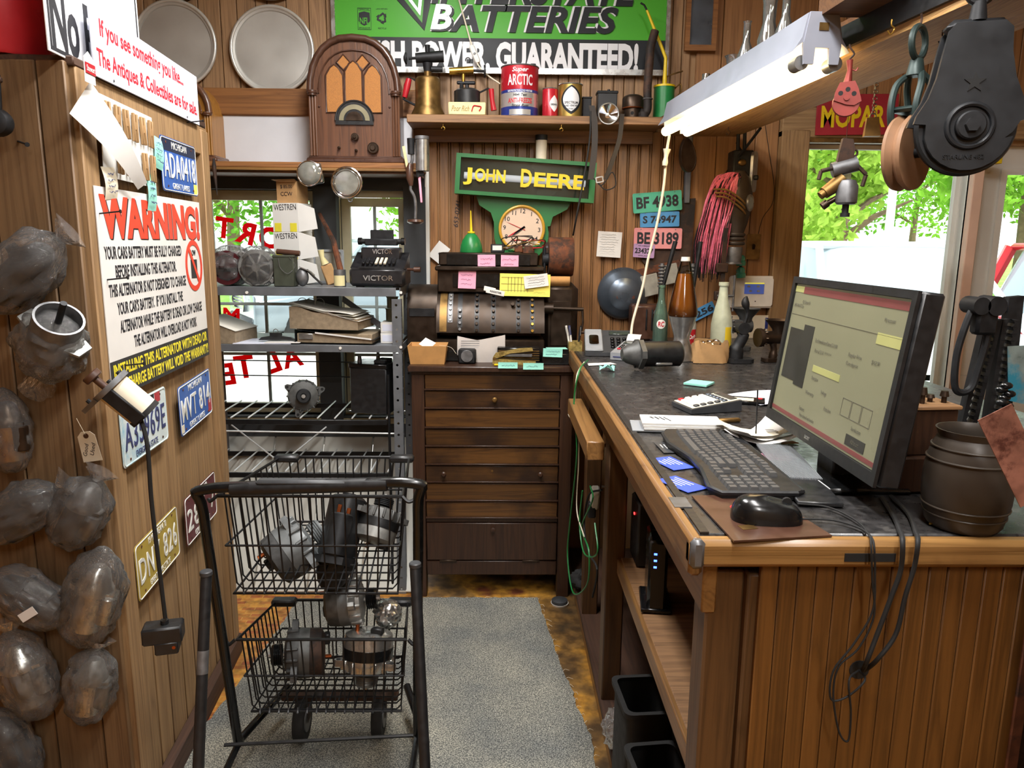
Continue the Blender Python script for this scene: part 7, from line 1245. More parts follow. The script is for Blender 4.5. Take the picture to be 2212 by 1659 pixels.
hm = TR(0, 0, 40*k) @ FWD; MB().ring(circ(38*k, 32), circ(30*k, 32), .03, hm).build('rim', 'cast_grey', t); MB().cyl((0, .0, 40*k), (0, -.035, 40*k), 9*k, n=18).build('hub', 'cast_grey', t); MB().cyl((0, .005, 40*k), (0, .0, 40*k), 32*k, n=28).build('back_plate', 'cast_dark', t)
for i in range(7): MB().at(hm @ RZ(i*2*pi/7+.3)).box((20*k, 0, .022), (26*k, 4*k, .012), .001).build('spoke', 'cast_grey', t)
for a in (-.7, 2.4): MB().at(hm @ RZ(a)).box((40*k, 0, .016), (16*k, 14*k, .02), .004).build('lug', 'cast_grey', t)
bagshell(43*k, .05, 42*k, 4).build('plastic_bag', 'bag', t)
pm('olive_tin', '#3f4438', .6, .2, .15, 30)
t, k = sh('tin_lantern', 'olive tin hand lantern with round wooden grip on the top shelf', 'lantern', 619, TZ, 3.16); MB().box((0, 0, 33*k), (44*k, 34*k, 66*k), .003).box((0, 0, 64*k), (46*k, 36*k, 5*k), .002).build('case', 'olive_tin', t); MB().cyl((-18*k, 0, 74*k), (32*k, 0, 70*k), 6*k, n=14, bev=.002).build('grip', 'radio_trim', t); MB().tube(spl([(-10*k, -18*k, 60*k), (-6*k, -20*k, 40*k), (10*k, -20*k, 28*k), (24*k, -14*k, 45*k), (14*k, -19*k, 62*k)], 6), .0012, 5).build('wire_bail', 'steel_dull', t)
t, k = sh('bracket_scraps', 'grey metal bracket and strap scraps beside the tin lantern', 'bracket', 668, TZ, 3.16); MB().ell((-14*k, 0, 20*k), (14*k, 12*k, 20*k), 14, 10).build('horn_cup', 'steel_dull', t); MB().strip([(-4*k, 0, 36*k), (12*k, -.005, 20*k), (30*k, -.01, 4*k)], 14*k, .004, (0, 1, 0)).build('strap', 'iron', t); MB().strip([(-18*k, -.012, 42*k), (6*k, -.015, 32*k), (14*k, -.012, 24*k)], 8*k, .003, (0, 1, 0)).build('strap', 'steel', t)
pm('box_white', '#dcdcd8', .75, 0, .04, 12); pm('box_tape', '#ddd23a', .6, 0, .1, 15)
def carton(label, px, z, y, w, h, d, mat, txt=None, tape=True, flap=True, rot=rad(-14)):
    t, k = sh('carton', label, 'carton', px, z, y, rot, 'cartons on the top shelf'); w *= k; h *= k; d *= k; MB().box((0, d/2, h/2), (w, d, h), .001).build('box', mat, t)
    if txt:
        for i, s in enumerate(txt): text(t, s, 'ink', TR(-.0, -.0008, h*(.86-.3*i)) @ FWD @ RZ(rad(2)), height=h*.2, width=w*(.86 if len(s) > 4 else .5), bold=-.005)
    if tape:
        for sx in (-.3, .3): MB().box((sx*w, -.0006, h*.16), (w*.26, .0008, h*.3)).build('tape', 'box_tape', t)
    if flap: MB().add([(w/2, 0, 0), (w/2, 0, h), (w/2+.55*w, .12*d, h*.82), (w/2+.62*w, .2*d, h*.12), (w/2+.003, .004, 0), (w/2+.003, .004, h), (w/2+.55*w, .12*d+.003, h*.82), (w/2+.62*w, .2*d+.003, h*.12)], [(0, 3, 2, 1), (4, 5, 6, 7), (1, 2, 6, 5), (0, 4, 7, 3), (2, 3, 7, 6)]).build('flap', mat, t)
    return t, h
b1, h1 = carton('plain white carton at the bottom of the stack by the window', 622, TZ, 3.30, 62, 53, 62, 'box_white', None, False)
b2, h2 = carton('white carton marked WESTREN, lower of the two marked ones', 620, TZ+h1+.0006, 3.30, 61, 58, 60, 'box_white', ['WESTREN'])
b3, h3 = carton('white carton marked WESTREN, upper of the two marked ones', 618, TZ+h1+h2+.0012, 3.30, 61, 61, 60, 'box_white', ['WESTREN'])
b4, h4 = carton('open brown carton marked CCW on top of the stack', 620, TZ+h1+h2+h3+.0018, 3.31, 48, 46, 50, 'kraft', None, False, False)
for s, z in (('$ 85.00', .74), ('CCW', .42)): text(b4, s, 'ink', TR(0, -.001, h4*z) @ FWD, height=h4*.18, width=.055)
MB().at(TR(0, 0, h4)).add([(-.05, 0, 0), (.05, 0, 0), (.055, -.03, .006), (-.052, -.034, .004)], [(0, 1, 2, 3)]).build('flap', 'kraft', b4)
t, k = sh('label_can', 'small tin can with cream label beside the adding machine', 'can', 735, TZ, 3.17); MB().lathe([(0, 0), (13*k, 0), (13*k, 36*k), (12*k, 36*k), (12*k, 3*k), (0, 3*k)], 24).build('can', 'steel_dull', t); R = 13.2*k; MB().surf(lambda u, v: wrap(R)(V(((u-.5)*28*k, (2+22*v)*k, 0))), 8, 2).build('label', 'tin_cream', t)
t, k = sh('rusty_stick', 'rusty brown wooden stick leaning from the label can to the window post', 'stick', 742, TZ+.012, 3.24); a = V(t.location); MB().tube([V((0, 0, 0)), PY(720, 520, 3.36)-a, PY(690, 462, 3.5)-a], [.014, .012, .009], 8).build('stick', 'rust', t)
t, k = sh('clear_tray', 'cloudy plastic tray standing at the back of the top shelf', 'tray', 712, TZ, 3.42); MB().box((0, 0, 36*k), (66*k, .006, 72*k), .002).build('tray', 'clear_plastic', t); MB().ring(rrect(66*k, 72*k, 6*k), rrect(56*k, 62*k, 5*k), .008, TR(0, -.003, 36*k) @ FWD).build('rim', 'grey_plastic', t)
t, k = sh('paint_brush', 'worn brush with pale handle lying before the plastic tray', 'brush', 702, TZ, 3.3, rad(20)); MB().tube([(-6*k, 0, 74*k), (-4*k, 0, 58*k), (2*k, 0, 44*k)], [7*k, 5*k, 9*k], 10).build('handle', 'tin_cream', t); MB().box((10*k, 0, 22*k), (24*k, 12*k, 44*k), .004, RY(-.3)).build('bristles', 'kraft', t)
# Victor adding machine
t, k = sh('adding_machine', 'black Victor adding machine with lever keys on the top shelf', 'adding machine', 815, TZ, 3.13, rad(-4))
pm('machine_black', '#1f1f22', .4, .2, .2, 40, coat=.2)
MB().box((0, .065, 22*k), (122*k, .14, 40*k), .012).build('base', 'machine_black', t); wedge(MB().at(TR(0, 0, 40*k)), 118*k, .12, 2*k, 34*k, 0, .07).build('sloped_deck', 'machine_black', t)
MB().at(TR(0, .1, 60*k)).box((0, 0, 10*k), (88*k, .05, 30*k), .006).build('name_hood', 'machine_black', t); MB().at(TR(0, .1, 0)).box((0, 0, 96*k), (72*k, .04, 14*k), .004).box((0, 0.01, 110*k), (52*k, .01, 26*k), .003).build('carriage', 'iron', t); MB().at(TR(0, .1, 0)).cyl((-48*k, 0, 98*k), (48*k, 0, 98*k), 6*k, n=14).build('platen', 'rubber', t)
for s in (-1, 1): MB().cyl((s*44*k, .1, 98*k), (s*52*k, .1, 98*k), 8*k, n=16).build('platen_knob', 'black_gloss', t)
for i in range(8): MB().box((-32*k+i*9.5*k, .035, 56*k), (5.5*k, .05, 4*k), .001, RX(.45)).build('lever_key', 'cream' if i in (3, 4, 5) else 'machine_black', t)
text(t, 'VICTOR', 'chrome', TR(3*k, -.0062, 20*k) @ FWD, width=66*k, height=11*k, bold=.01, depth=.001); text(t, 'VICTOR', 'chrome', TR(4*k, .0742, 76*k) @ FWD, width=44*k, height=10*k, bold=.01, depth=.001); MB().box((0, -.004, 43*k), (78*k, .004, 2*k)).build('paper_slot', 'rubber', t)
MB().cyl((60*k, .06, 38*k), (82*k, .05, 38*k), 3*k, n=8).cyl((76*k, .05, 38*k), (90*k, .05, 38*k), 6*k, n=12).build('crank', 'radio_trim', t)
for sx in (-.8, .8): MB().box((sx*50*k, .02, 1.5*k), (16*k, .02, 4*k)).build('foot', 'rubber', t)
# ------------------------------------------------------------------ second shelf
T2 = 1.1085
pm('page_edge', '#8f7f68', .85, 0, .2, 60); pm('page_white', '#e6e3d8', .8, 0, .05, 10)
def catalog(name, label, px, y, w, h, d, rot, tilt, curl=0, cover='page_white'):
    t, k = sh(name, label, 'book', px, T2, y, rot); w *= k; h *= k
    def prof(u): return .012*sin(pi*u)*curl
    P_ = [(-w/2+w*i/10, h*.08*i/10*0+prof(i/10)*.3) for i in range(11)]; Q_ = [(-w/2+w*i/10, h-h*tilt*i/10+prof(i/10)) for i in range(11)]
    MB().prism(P_+Q_[::-1], d, TR(0, d/2, 0) @ FWD).build('page_block', 'page_edge', t); MB().surf(lambda u, v: (-w/2+w*u*1.03, -d/2-.003+(d+.006)*v, h-h*tilt*u+prof(u)+.002), 10, 2).surf(lambda u, v: (-w/2+w*u*1.03, -d/2-.003+(d+.006)*v, h-h*tilt*u+prof(u)+.0005), 10, 2).build('cover', cover, t); return t, k
catalog('parts_catalog', 'thick worn parts catalog leaning at the left of the second shelf', 498, 3.22, 74, 52, .2, rad(-8), .5)
t, k = sh('ring_binder', 'black ring binder of papers lying on the second shelf', 'binder', 738, T2, 3.22, rad(-5)); MB().box((0, 0, 12*k), (160*k, .2, 20*k), .002).build('papers', 'page_edge', t); MB().add([(-84*k, -.105, 0), (84*k, -.105, 0), (84*k, .105, 0), (-84*k, .105, 0), (-84*k, -.105, 30*k), (-84*k, .105, 30*k), (84*k, -.105, 10*k), (84*k, .105, 10*k)], [(0, 1, 2, 3), (0, 3, 5, 4), (4, 5, 7, 6)]).build('cover', 'black_plastic', t); MB().box((-60*k, -.106, 16*k), (30*k, .004, 12*k), .002).build('ring_clip', 'steel', t); MB().box((20*k, -.108, 18*k), (120*k, .003, 3*k), 0, RY(.1)).build('white_edge', 'paper', t)
bt = V(t.location); kb = k
t = T('parts_catalog', 'huge loose-leaf catalog with curled pages lying on the black binder', 'book', bt+V((-.035, .0, 31*kb)), rad(-10))
w, h, d = 150*kb, 46*kb, .2
def pf(u): return .5+.5*cos(min(1, u*1.0)*pi*.75)
P_ = [(-w/2+w*i/12, 0) for i in range(13)]; Q_ = [(-w/2+w*i/12, h*(1-.55*(i/12)**1.1)+.006*sin(i*1.1)) for i in range(13)]
MB().prism(P_+Q_[::-1], d, TR(0, d/2, 0) @ FWD).build('page_block', 'page_edge', t)
for j in range(4): MB().surf(lambda u, v, j=j: (-w/2+w*u*(1.02-.03*j), -d/2-.004+(d+.004)*v, h*(1-.55*u**1.1)+.003+j*.004+.008*sin(5*u+j)), 12, 2).build('loose_page', 'page_white', t)
for i in range(3): MB().torus((-w/2+(.05+.13*i)*w, 0, h+.01), .02, .0015, 20, 6, RX(pi/2) @ RY(.2)).build('binder_ring', 'steel', t)
t, k = sh('clipboard', 'clipboard with large black clip lying on the second shelf', 'clipboard', 590, T2, 3.19, rad(4)); MB().box((-14*k, .0, .002), (120*k, .17, .004), .001).build('board', 'paper_blue', t); MB().box((28*k, -.04, .0055), (74*k, .09, .002)).build('paper', 'paper', t); MB().prism([(-38*k, 0), (38*k, 0), (30*k, 6*k), (10*k, 9*k), (10*k, 16*k), (-14*k, 16*k), (-14*k, 9*k), (-32*k, 6*k)], .02, TR(12*k, -.02, 6*k) @ FWD).build('clip', 'black_plastic', t); MB().torus((10*k, -.03, 24*k), 5*k, .8*k, 14, 6, RX(pi/2)).build('clip_loop', 'steel', t)
pm('tin_dark', '#4b4a38', .4, .4, .2, 20)
for i, (r, h) in enumerate(((14, 26), (12, 24))):
    t, k = sh('flat_tin', ('lower dark round tin on the white boxes of the second shelf', 'upper dark round tin on the white boxes of the second shelf')[i], 'tin', 848, T2+46*.00198+.001+(27*.00198 if i else 0), 3.22, 0, 'stacked tins'); MB().lathe([(0, 0), (r*k, 0), (r*k, (h-3)*k), (r*1.15*k, h*k), (0, h*k)], 22).build('tin', 'tin_dark', t)
for i in range(2): t, k = sh('small_white_box', ('lower small white box at the shelf post', 'upper small white box at the shelf post')[i], 'box', 843, T2+i*22.5*.00198, 3.18, 0, 'small white boxes'); MB().box((0, .03, 11*k), (38*k, .1, 22*k), .001).build('box', 'box_white', t); MB().box((0, -.0205, 11*k), (30*k, .001, 14*k)).build('label', 'paper_blue', t)
# ------------------------------------------------------------------ wire rack: battery and alternator
t, k = sh('car_battery', 'black car battery on the wire rack', 'battery', 800, .7985, 3.17, rad(-14)); MB().box((0, .06, 52*k), (84*k, .15, 100*k), .004).build('case', 'black_plastic', t); MB().box((0, .06, 106*k), (88*k, .156, 10*k), .003).build('lid', 'black_gloss', t)
for x in (-26, 6): MB().cyl((x*k, .02+.05*(x > 0), 111*k), (x*k, .02+.05*(x > 0), 124*k), 5*k, 4*k, n=12).build('terminal_post', 'steel_dull', t)
for y_ in (.03, .09): MB().box((20*k, y_, 114*k), (26*k, .028, 7*k), .003).build('vent_cap', 'dark_plastic', t)
t, k = sh('x', 'x', 'x', 655, .7985, 3.2); p_ = V(t.location); bpy.data.objects.remove(t); alternator('alternator', 'alternator with black pulley standing alone on the wire rack', p_+V((0, .02, .072)), RZ(rad(14)) @ RX(rad(82)), 1.08, 'cast_alu_dark', 'cast_alu', 'alu')
# ------------------------------------------------------------------ cart load
G_ALT = 'alternators in the shopping cart'
def lay(px, py, y): return PY(px, py, y)
alternator('alternator', 'dull grey alternator housing lying at the left of the upper cart basket', lay(628, 1190, 2.05), RZ(.5) @ RY(rad(62)) @ RZ(.6), 1.25, 'paint_grey', 'cast_dark', 'paint_grey', 'paint_grey', group=G_ALT)
starter('starter_motor', 'large dark starter motor leaning in the middle of the upper cart basket', lay(738, 1150, 2.08), RZ(-.3) @ RX(rad(150)) @ RZ(1.2), 1.5, 'starter_black', 'iron', 'iron')
alternator('alternator', 'silver alternator at the right of the upper cart basket', lay(815, 1135, 2.1), RZ(-.4) @ RX(rad(-35)), 1.0, 'cast_alu_dark', 'cast_alu', 'starter_black', group=G_ALT)
alternator('alternator', 'dark alternator with ribbed pulley at the left of the lower cart basket', lay(660, 1410, 2.0), RZ(.2) @ RY(rad(-88)), 1.1, 'cast_dark', 'iron_rust', 'cast_alu_dark', 'black_gloss', group=G_ALT)
alternator('alternator', 'bright silver alternator with fins at the right of the lower cart basket', lay(795, 1405, 2.0), RZ(-.2) @ RX(rad(165)), 1.15, 'alu', 'alu', 'black_gloss', 'steel', group=G_ALT)
alternator('alternator', 'grey alternator lying on top of the others in the lower cart basket', lay(745, 1300, 2.08), RZ(.1) @ RY(rad(85)), 1.1, 'cast_alu', 'cast_alu_dark', 'paint_grey', 'black_gloss', group=G_ALT)
one(bagshell(.04, .04, .04, 21), 'foil_ball', 'alu', 'crumpled foil ball at the front of the lower cart basket', 'foil', lay(838, 1325, 2.1)-V((0, 0, .04)), 0, smooth=20)
# ------------------------------------------------------------------ things on the partition's side face
def pt(px, py, off=.008, roll=0):
    u, v = PP(px, py); return PM @ TR(u, v, off) @ RZ(rad(roll))
def PT(name, label, cat, px, py, off=.008, roll=0, group=None): M_ = pt(px, py, off, roll); return T(name, label, cat, M_.translation, M_.to_3x3().to_4x4(), group)
pm('plate_blue_mi', '#2f5aa8', .45, 0, .12, 12); pm('plate_navy', '#1c2740', .45, 0, .15, 12); pm('plate_wa', '#cfdcdc', .5, 0, .08, 12, col2='#8fbcd0', thr=.56); pm('plate_maroon', '#5b2027', .5, 0, .12, 12); pm('plate_olive', '#a9923c', .55, 0, .12, 14, col2='#8a7430', thr=.62); pm('plate_ink', '#dfe0da', .5, 0, .05, 12)
def lplate(label, px, py, mat, txt, top, bot, ink, roll, extra=None, off=.0065):
    t = PT('number_plate', label, 'number plate', px, py, off, roll, 'number plates on the partition'); w, h = .305, .152
    MB().prism(rrect(w, h, .012), .0015).build('plate', mat, t); MB().tube([(x, y, .0018) for x, y in rrect(w*.97, h*.95, .011)], .0016, 5, closed=True).build('embossed_edge', ink if mat != 'plate_wa' else mat, t)
    text(t, txt, ink, TR(0, -.002, .0015), height=h*.46, width=w*.88, bold=.004, depth=.0018, spacing=1.12); text(t, top, ink, TR(0, h*.37, .0015), height=h*.13, width=w*.42, bold=0, depth=.001); text(t, bot, ink, TR(0, -h*.38, .0015), height=h*.11, width=w*.48, bold=0, depth=.001)
    for sx in (-.36, .36):
        for sy in (-.4, .4): MB().cyl((sx*w, sy*h, .001), (sx*w, sy*h, .003), .0035, n=8).build('bolt', 'rust', t)
    for e in extra or []: MB().box((e[0]*w, e[1]*h, .002), (e[2]*w, e[3]*h, .001)).build('sticker', e[4], t)
    return t
t = lplate('blue Michigan number plate ADA 0418 above the warning poster', 383, 362, 'plate_blue_mi', 'ADA0418', 'MICHIGAN', 'GREAT LAKES', 'plate_ink', 0, [(.43, -.37, .1, .2, 'yellow_paper')]); MB().box((0, .056, .0016), (.295, .036, .0008)).build('navy_band', 'plate_navy', t)
lplate('blue Michigan number plate MVT 814 below the warning poster', 418, 866, 'plate_blue_mi', 'MVT 814', 'MICHIGAN', 'GREAT LAKES', 'plate_ink', 2, [(.43, -.3, .1, .26, 'can_red'), (-.44, -.36, .07, .16, 'cream')])
lplate('white and blue number plate A35969E behind the hanging cord', 308, 918, 'plate_wa', 'A35969E', 'WASHINGTON', 'EVERGREEN STATE', 'ink_blue', 0, [(.3, .38, .12, .18, 'can_red'), (.17, .38, .1, .18, 'ink')])
lplate('maroon Michigan number plate 285 partly behind the cart handle', 430, 1095, 'plate_maroon', '285 7', '19 MICHIGAN 69', 'GREAT LAKE', 'plate_ink', 0)
lplate('mustard yellow Michigan number plate DNY 826 lowest on the partition', 337, 1190, 'plate_olive', 'DNY 826', '19 MICHIGAN 70', 'GREAT LAKE STATE', 'plate_ink', 1)
# warning poster
t = PT('warning_poster', 'white WARNING poster about car batteries on the board partition', 'poster', 330, 615, -.006)
u0, u1, v0, v1 = .03, .775, 1.155, 1.65; c = PP(330, 615); cu, cv = (u0+u1)/2, (v0+v1)/2
M_ = PM @ TR(cu, cv, .005); t.matrix_basis = M_; w, h = u1-u0, v1-v0
MB().box((0, 0, .001), (w, h, .002)).build('sheet', 'paper', t)
def L_(s, y, ww_, hh, mat='ink', x=0, **k): return text(t, s, mat, TR(x*w, (y-.5)*h, .0022), width=ww_*w, height=hh*h, **k)
pm('warn_red', '#e0432b', .5, 0, .06, 10); pm('warn_yellow', '#efe034', .5, 0, .05, 10); pm('warn_black', '#2d2d2d', .6, 0, .1, 10)
L_('WARNING!', .86, .95, .21, 'ink', .006, bold=.055); text(t, 'WARNING!', 'warn_red', TR(0, (.865-.5)*h, .0028), width=.95*w, height=.21*h, bold=.045)
for s, y, ww_, x in (('YOUR CARS BATTERY MUST BE FULLY CHARGED', .695, .7, -.12), ('BEFORE INSTALLING THIS ALTENATOR.', .605, .56, -.12), ('THIS ALTERNATOR IS NOT DESIGNED TO CHARGE', .515, .72, -.1), ("YOUR CAR'S BATTERY.  IF YOU INSTALL THE", .425, .62, -.1), ('ALTERNATOR WHILE THE BATTERY IS DEAD OR LOW CHARGE', .335, .84, .02), ('THE ALTERNATOR WILL OVERLOAD & NOT WORK', .245, .66, .03)): L_(s, y, ww_, .062, 'ink', x, bold=.025)
MB().box((0, -h*.5+.09*h, .0026), (w, .18*h, .001)).build('black_band', 'warn_black', t)
for s, y, ww_ in (('INSTALLING THIS ALTERNATOR WITH DEAD OR', .132, .96), ('LOW CHARGE BATTERY WILL VOID THE WARRANTY!', .05, .97)): text(t, s, 'warn_yellow', TR(0, (y-.5)*h, .0032), width=ww_*w, height=.062*h, bold=.025)
nx, ny, nr = .375*w, (.6-.5)*h, .085*w
MB().ring(circ(nr*1.25, 32, nx, ny), circ(nr, 32, nx, ny), .001, None, .0024).build('no_symbol_ring', 'warn_red', t); MB().at(TR(nx, ny, .0034) @ RZ(rad(-52))).box((0, 0, 0), (nr*2.1, nr*.24, .001)).build('no_symbol_bar', 'warn_red', t); MB().box((nx, ny-.01, .0026), (nr*.9, nr*.9, .001)).build('battery_picture', 'warn_black', t); text(t, 'LOW', 'ink', TR(nx, ny+nr*.62, .0026), height=.018, width=.045, bold=.02)
# antiques sign, no parking sign, red can on top
t = PT('antiques_sign', 'white sign with red lettering about antiques for sale on the partition top', 'sign', 300, 150, .01); t.matrix_basis = PM @ TR(.435, 1.966, .012); w, h = .74, .148
MB().box((0, 0, .002), (w, h, .004), .001).build('board', 'paper_blue', t); text(t, 'If you see something you like...', 'ink_red', TR(-.045, .034, .0042), width=.56, height=.05, bold=.02); text(t, 'The Antiques & Collectibles are for sale.', 'ink_red', TR(0, -.034, .0042), width=.70, height=.05, bold=.02)
for x in (-.27, .25): MB().cyl((x, -.066, .003), (x, -.066, .006), .003, n=8).build('pin', 'steel_dull', t)
t = T('no_parking_sign', 'white No Parking sign half hidden behind the antiques sign', 'sign', V((0, 0, 0))); t.matrix_basis = PM @ TR(.17, 2.005, -.01); MB().box((0, .03, -.001), (.5, .25, .003), .001).build('board', 'sign_white', t); text(t, 'No P', 'ink', TR(-.13, -.02, .0008), width=.2, height=.13, bold=.03); MB().ring([(-.24, -.09), (.24, -.09), (.24, .15), (-.24, .15)], [(-.232, -.082), (.232, -.082), (.232, .142), (-.232, .142)], .001).build('border', 'ink', t)
t = T('red_lard_can', 'red round metal can standing on the partition top', 'can', V((-1.115, 1.79, PH+.013))); MB().lathe([(0, 0), (.105, 0), (.108, .006), (.11, .16), (0, .16)], 40).build('can', 'red_paint', t); MB().lathe([(.113, .15), (.116, .15), (.116, .2), (0, .2)], 40).build('lid', 'red_paint', t); MB().torus((0, 0, .152), .112, .003, 40, 6).build('bead', 'maroon', t)
t = PT('clothespin_card', 'white card with rows of wooden spring clothespins', 'clothespin card', 262, 305, -.008); t.matrix_basis = PM @ TR(.25, 1.765, .0065) @ RZ(rad(-1)); MB().box((0, 0, .001), (.32, .185, .002)).build('card', 'box_white', t); wood('peg_wood', '#a58257', '#7a5c3a', 1, .7, 30, .15)
pegm = MB().box((-.009, 0, .006), (.007, .07, .008), .0015).box((.009, 0, .006), (.007, .07, .008), .0015).box((0, .005, .006), (.014, .02, .004), .001).mesh('clothespin'); pegm.materials.append(mt('peg_wood'))
for i in range(6):
    for j in range(2):
        if (i, j) not in ((0, 1), (3, 1)): inst(pegm, 'clothespin', t, TR(-.13+i*.052, .045-.09*j, .002) @ RZ(rad((-1)**i*3)))
for i, (px, py, mat, lb, w, h) in enumerate(((333, 330, 'teal_paper', 'teal note tucked beside the blue number plate', .07, .085), (318, 415, 'teal_paper', 'long teal note hanging over the warning poster', .06, .1), (228, 395, 'cream', 'cream price tag hanging below the clothespins', .07, .075))):
    t = PT('paper_note', lb, 'paper note', px, py, .006, -6+6*i, 'notes on the partition'); MB().surf(lambda u, v: ((u-.5)*w, (v-.5)*h, .006*sin(pi*v)+.002), 3, 8).build('sheet', mat, t); scribble(t, 'ink_blue', TR(0, 0, .01), w*.8, h*.8, 4, 30+i, .0006)
# peeling sticker sheet
t = T('peeling_label', 'long white paper label peeling down from the antiques sign', 'label', V((0, 0, 0))); t.matrix_basis = PM @ TR(.07, 1.86, .02)
cor = [PM.inverted() @ PY(x, y, yy) for x, y, yy in ((150, 245, 1.66), (195, 175, 1.74), (318, 395, 2.0), (298, 410, 1.97))]; o = V((.07, 1.86, .02))
MB().surf(lambda u, v: (cor[0].lerp(cor[1], v)).lerp(cor[3].lerp(cor[2], v), u)-o+V((0, 0, .012*sin(pi*u))), 12, 3).build('strip', 'paper', t); M_ = TR(*(cor[1]-o+V((-.03, .02, .01)))); MB().at(M_).prism([(-.02, -.03), (.03, -.03), (.03, .02), (.005, .035), (-.018, .02)], .001).build('tab', 'paper', t); MB().at(M_).box((.008, 0, .002), (.046, .022, .001)).build('red_band', 'can_red', t); text(t, 'Stewart', 'paper', M_ @ TR(.008, 0, .0028), height=.012, width=.038)
# nails
for px, py, lb in ((400, 265, 'bent nail at the corner of the antiques sign'), (208, 462, 'nail through the top of the warning poster'), (225, 605, 'nail at the left edge of the warning poster'), (262, 790, 'nail at the lower edge of the warning poster')):
    t = PT('wall_nail', lb, 'nail', px, py, 0, 0, 'nails in the partition'); MB().cyl((0, 0, 0), (-.006, .006, .055), .0018, n=8).build('shank', 'iron', t); MB().cyl((-.006, .006, .055), (-.0062, .0062, .057), .0045, n=10).build('head', 'iron', t)
# ------------------------------------------------------------------ bagged starters on the partition's near face
YF = 1.708
def fp(px, py, y=1.66): return PY(px, py, y)
def bagged(label, px, py, ang, s, body, nose, seed, w=.058, h=.11, tail=True, y=1.655, card=False):
    p = fp(px, py, y); Mx = RY(rad(ang)); t = T('bagged_starter', label, 'starter motor', p, Mx, 'bagged starters on the partition')   # long axis along local z, tilted in the picture plane
    q = 1.0*s
    MB().lathe([(0, -.06*q), (.026*q, -.06*q), (.03*q, -.055*q), (.03*q, .03*q), (0, .03*q)], 24, TR(0, 0, -.015*q)).build('motor_case', body, t); MB().lathe([(0, .014*q), (.036*q, .014*q), (.036*q, .026*q), (.03*q, .034*q), (.022*q, .06*q), (.012*q, .07*q), (0, .07*q)], 22).build('nose_cone', nose, t); MB().prism([(-.045*q, -.012*q), (.0, -.03*q), (.045*q, -.012*q), (.045*q, .012*q), (0, .03*q), (-.045*q, .012*q)], .01*q, TR(0, 0, .012*q)).build('flange', nose, t); MB().cyl((.034*q, -.008, -.045*q), (.034*q, -.008, .014*q), .017*q, n=16, bev=.002).build('solenoid', body if seed % 2 else nose, t); MB().cyl((-.04*q, 0, .01*q), (-.04*q, 0, .024*q), .007*q, n=12).build('bolt_eye', 'rubber', t)
    bagshell(w*s, .042*s, h*s, seed, 0, .75).build('plastic_bag', 'bag', t)
    if tail: MB().surf(lambda u, v: ((.006+.028*v)*s*cos(2*pi*u)*(1+.25*sin(5*2*pi*u)), (.004+.016*v)*s*sin(2*pi*u), h*s*(.93+.3*v)), 20, 5, cu=True).build('bag_tail', 'bag', t)
    if card: MB().box((0, -.047*s, -.03*s), (.04*s, .001, .02*s), 0, RY(.4)).build('barcode_label', 'paper', t)
    return t
bagged('dark starter in clear bag at the upper left of the partition', 46, 585, 52, 1.15, 'starter_black', 'iron', 1, .06, .1)
bagged('brass coloured part in clear bag at the left edge of the picture', 18, 930, 0, .95, 'brass', 'bronze_dark', 2, .05, .1, False)
bagged('dark starter in clear bag at the left edge below the brass one', 42, 1105, 60, 1.1, 'starter_black', 'iron', 3, .055, .1)
bagged('black starter in shiny gathered bag beside the partition corner', 172, 1105, 30, 1.05, 'starter_black', 'steel_dull', 4, .062, .088)
bagged('dark starter in bag with printed barcode label', 62, 1290, -55, 1.05, 'starter_black', 'iron', 5, .06, .095, True, 1.655, True)
bagged('bright silver starter in clear bag beside the yellow number plate', 200, 1288, 18, 1.15, 'alu', 'alu', 6, .06, .11, False)
bagged('silver starter in clear bag at the lower left edge', 55, 1455, -12, 1.1, 'cast_grey', 'alu', 7, .062, .105)
bagged('silver starter in clear bag, lowest beside the partition corner', 196, 1478, 14, 1.0, 'alu', 'cast_grey', 8, .06, .1)
bagged('dark starter in clear bag at the bottom left corner', 22, 1610, -20, 1.05, 'starter_black', 'iron', 9, .06, .1)
# open cup-shaped starter end in half-open bag
t = T('open_starter_case', 'open metal motor case with shaft poking out of its bag', 'starter motor', fp(120, 715, 1.63), RY(rad(35)) @ RX(rad(25)))
MB().ring(circ(.05, 28), circ(.045, 28), .1, None, -.06).build('case', 'steel_dull', t); MB().cyl((0, 0, -.06), (0, 0, -.02), .045, n=24).build('inner_plate', 'cast_dark', t); MB().cyl((0, 0, -.02), (.0, -.0, .085), .007, n=12).build('shaft', 'iron', t); [MB().prism([(q*.075, -.02), (q*.045, -.03), (q*.045, .03), (q*.075, .02)], .006, None, -.01).build('bracket', 'cast_grey', t) for q in (-1, 1)]; bagshell(.075, .065, .075, 15, -.05, .0).build('plastic_bag', 'bag', t); MB().surf(lambda u, v: ((.01+.03*v)*cos(2*pi*u)*(1+.2*sin(10*pi*u)), (.01+.03*v)*sin(2*pi*u), -.12-.07*v), 20, 5, cu=True).build('bag_tail', 'bag', t)
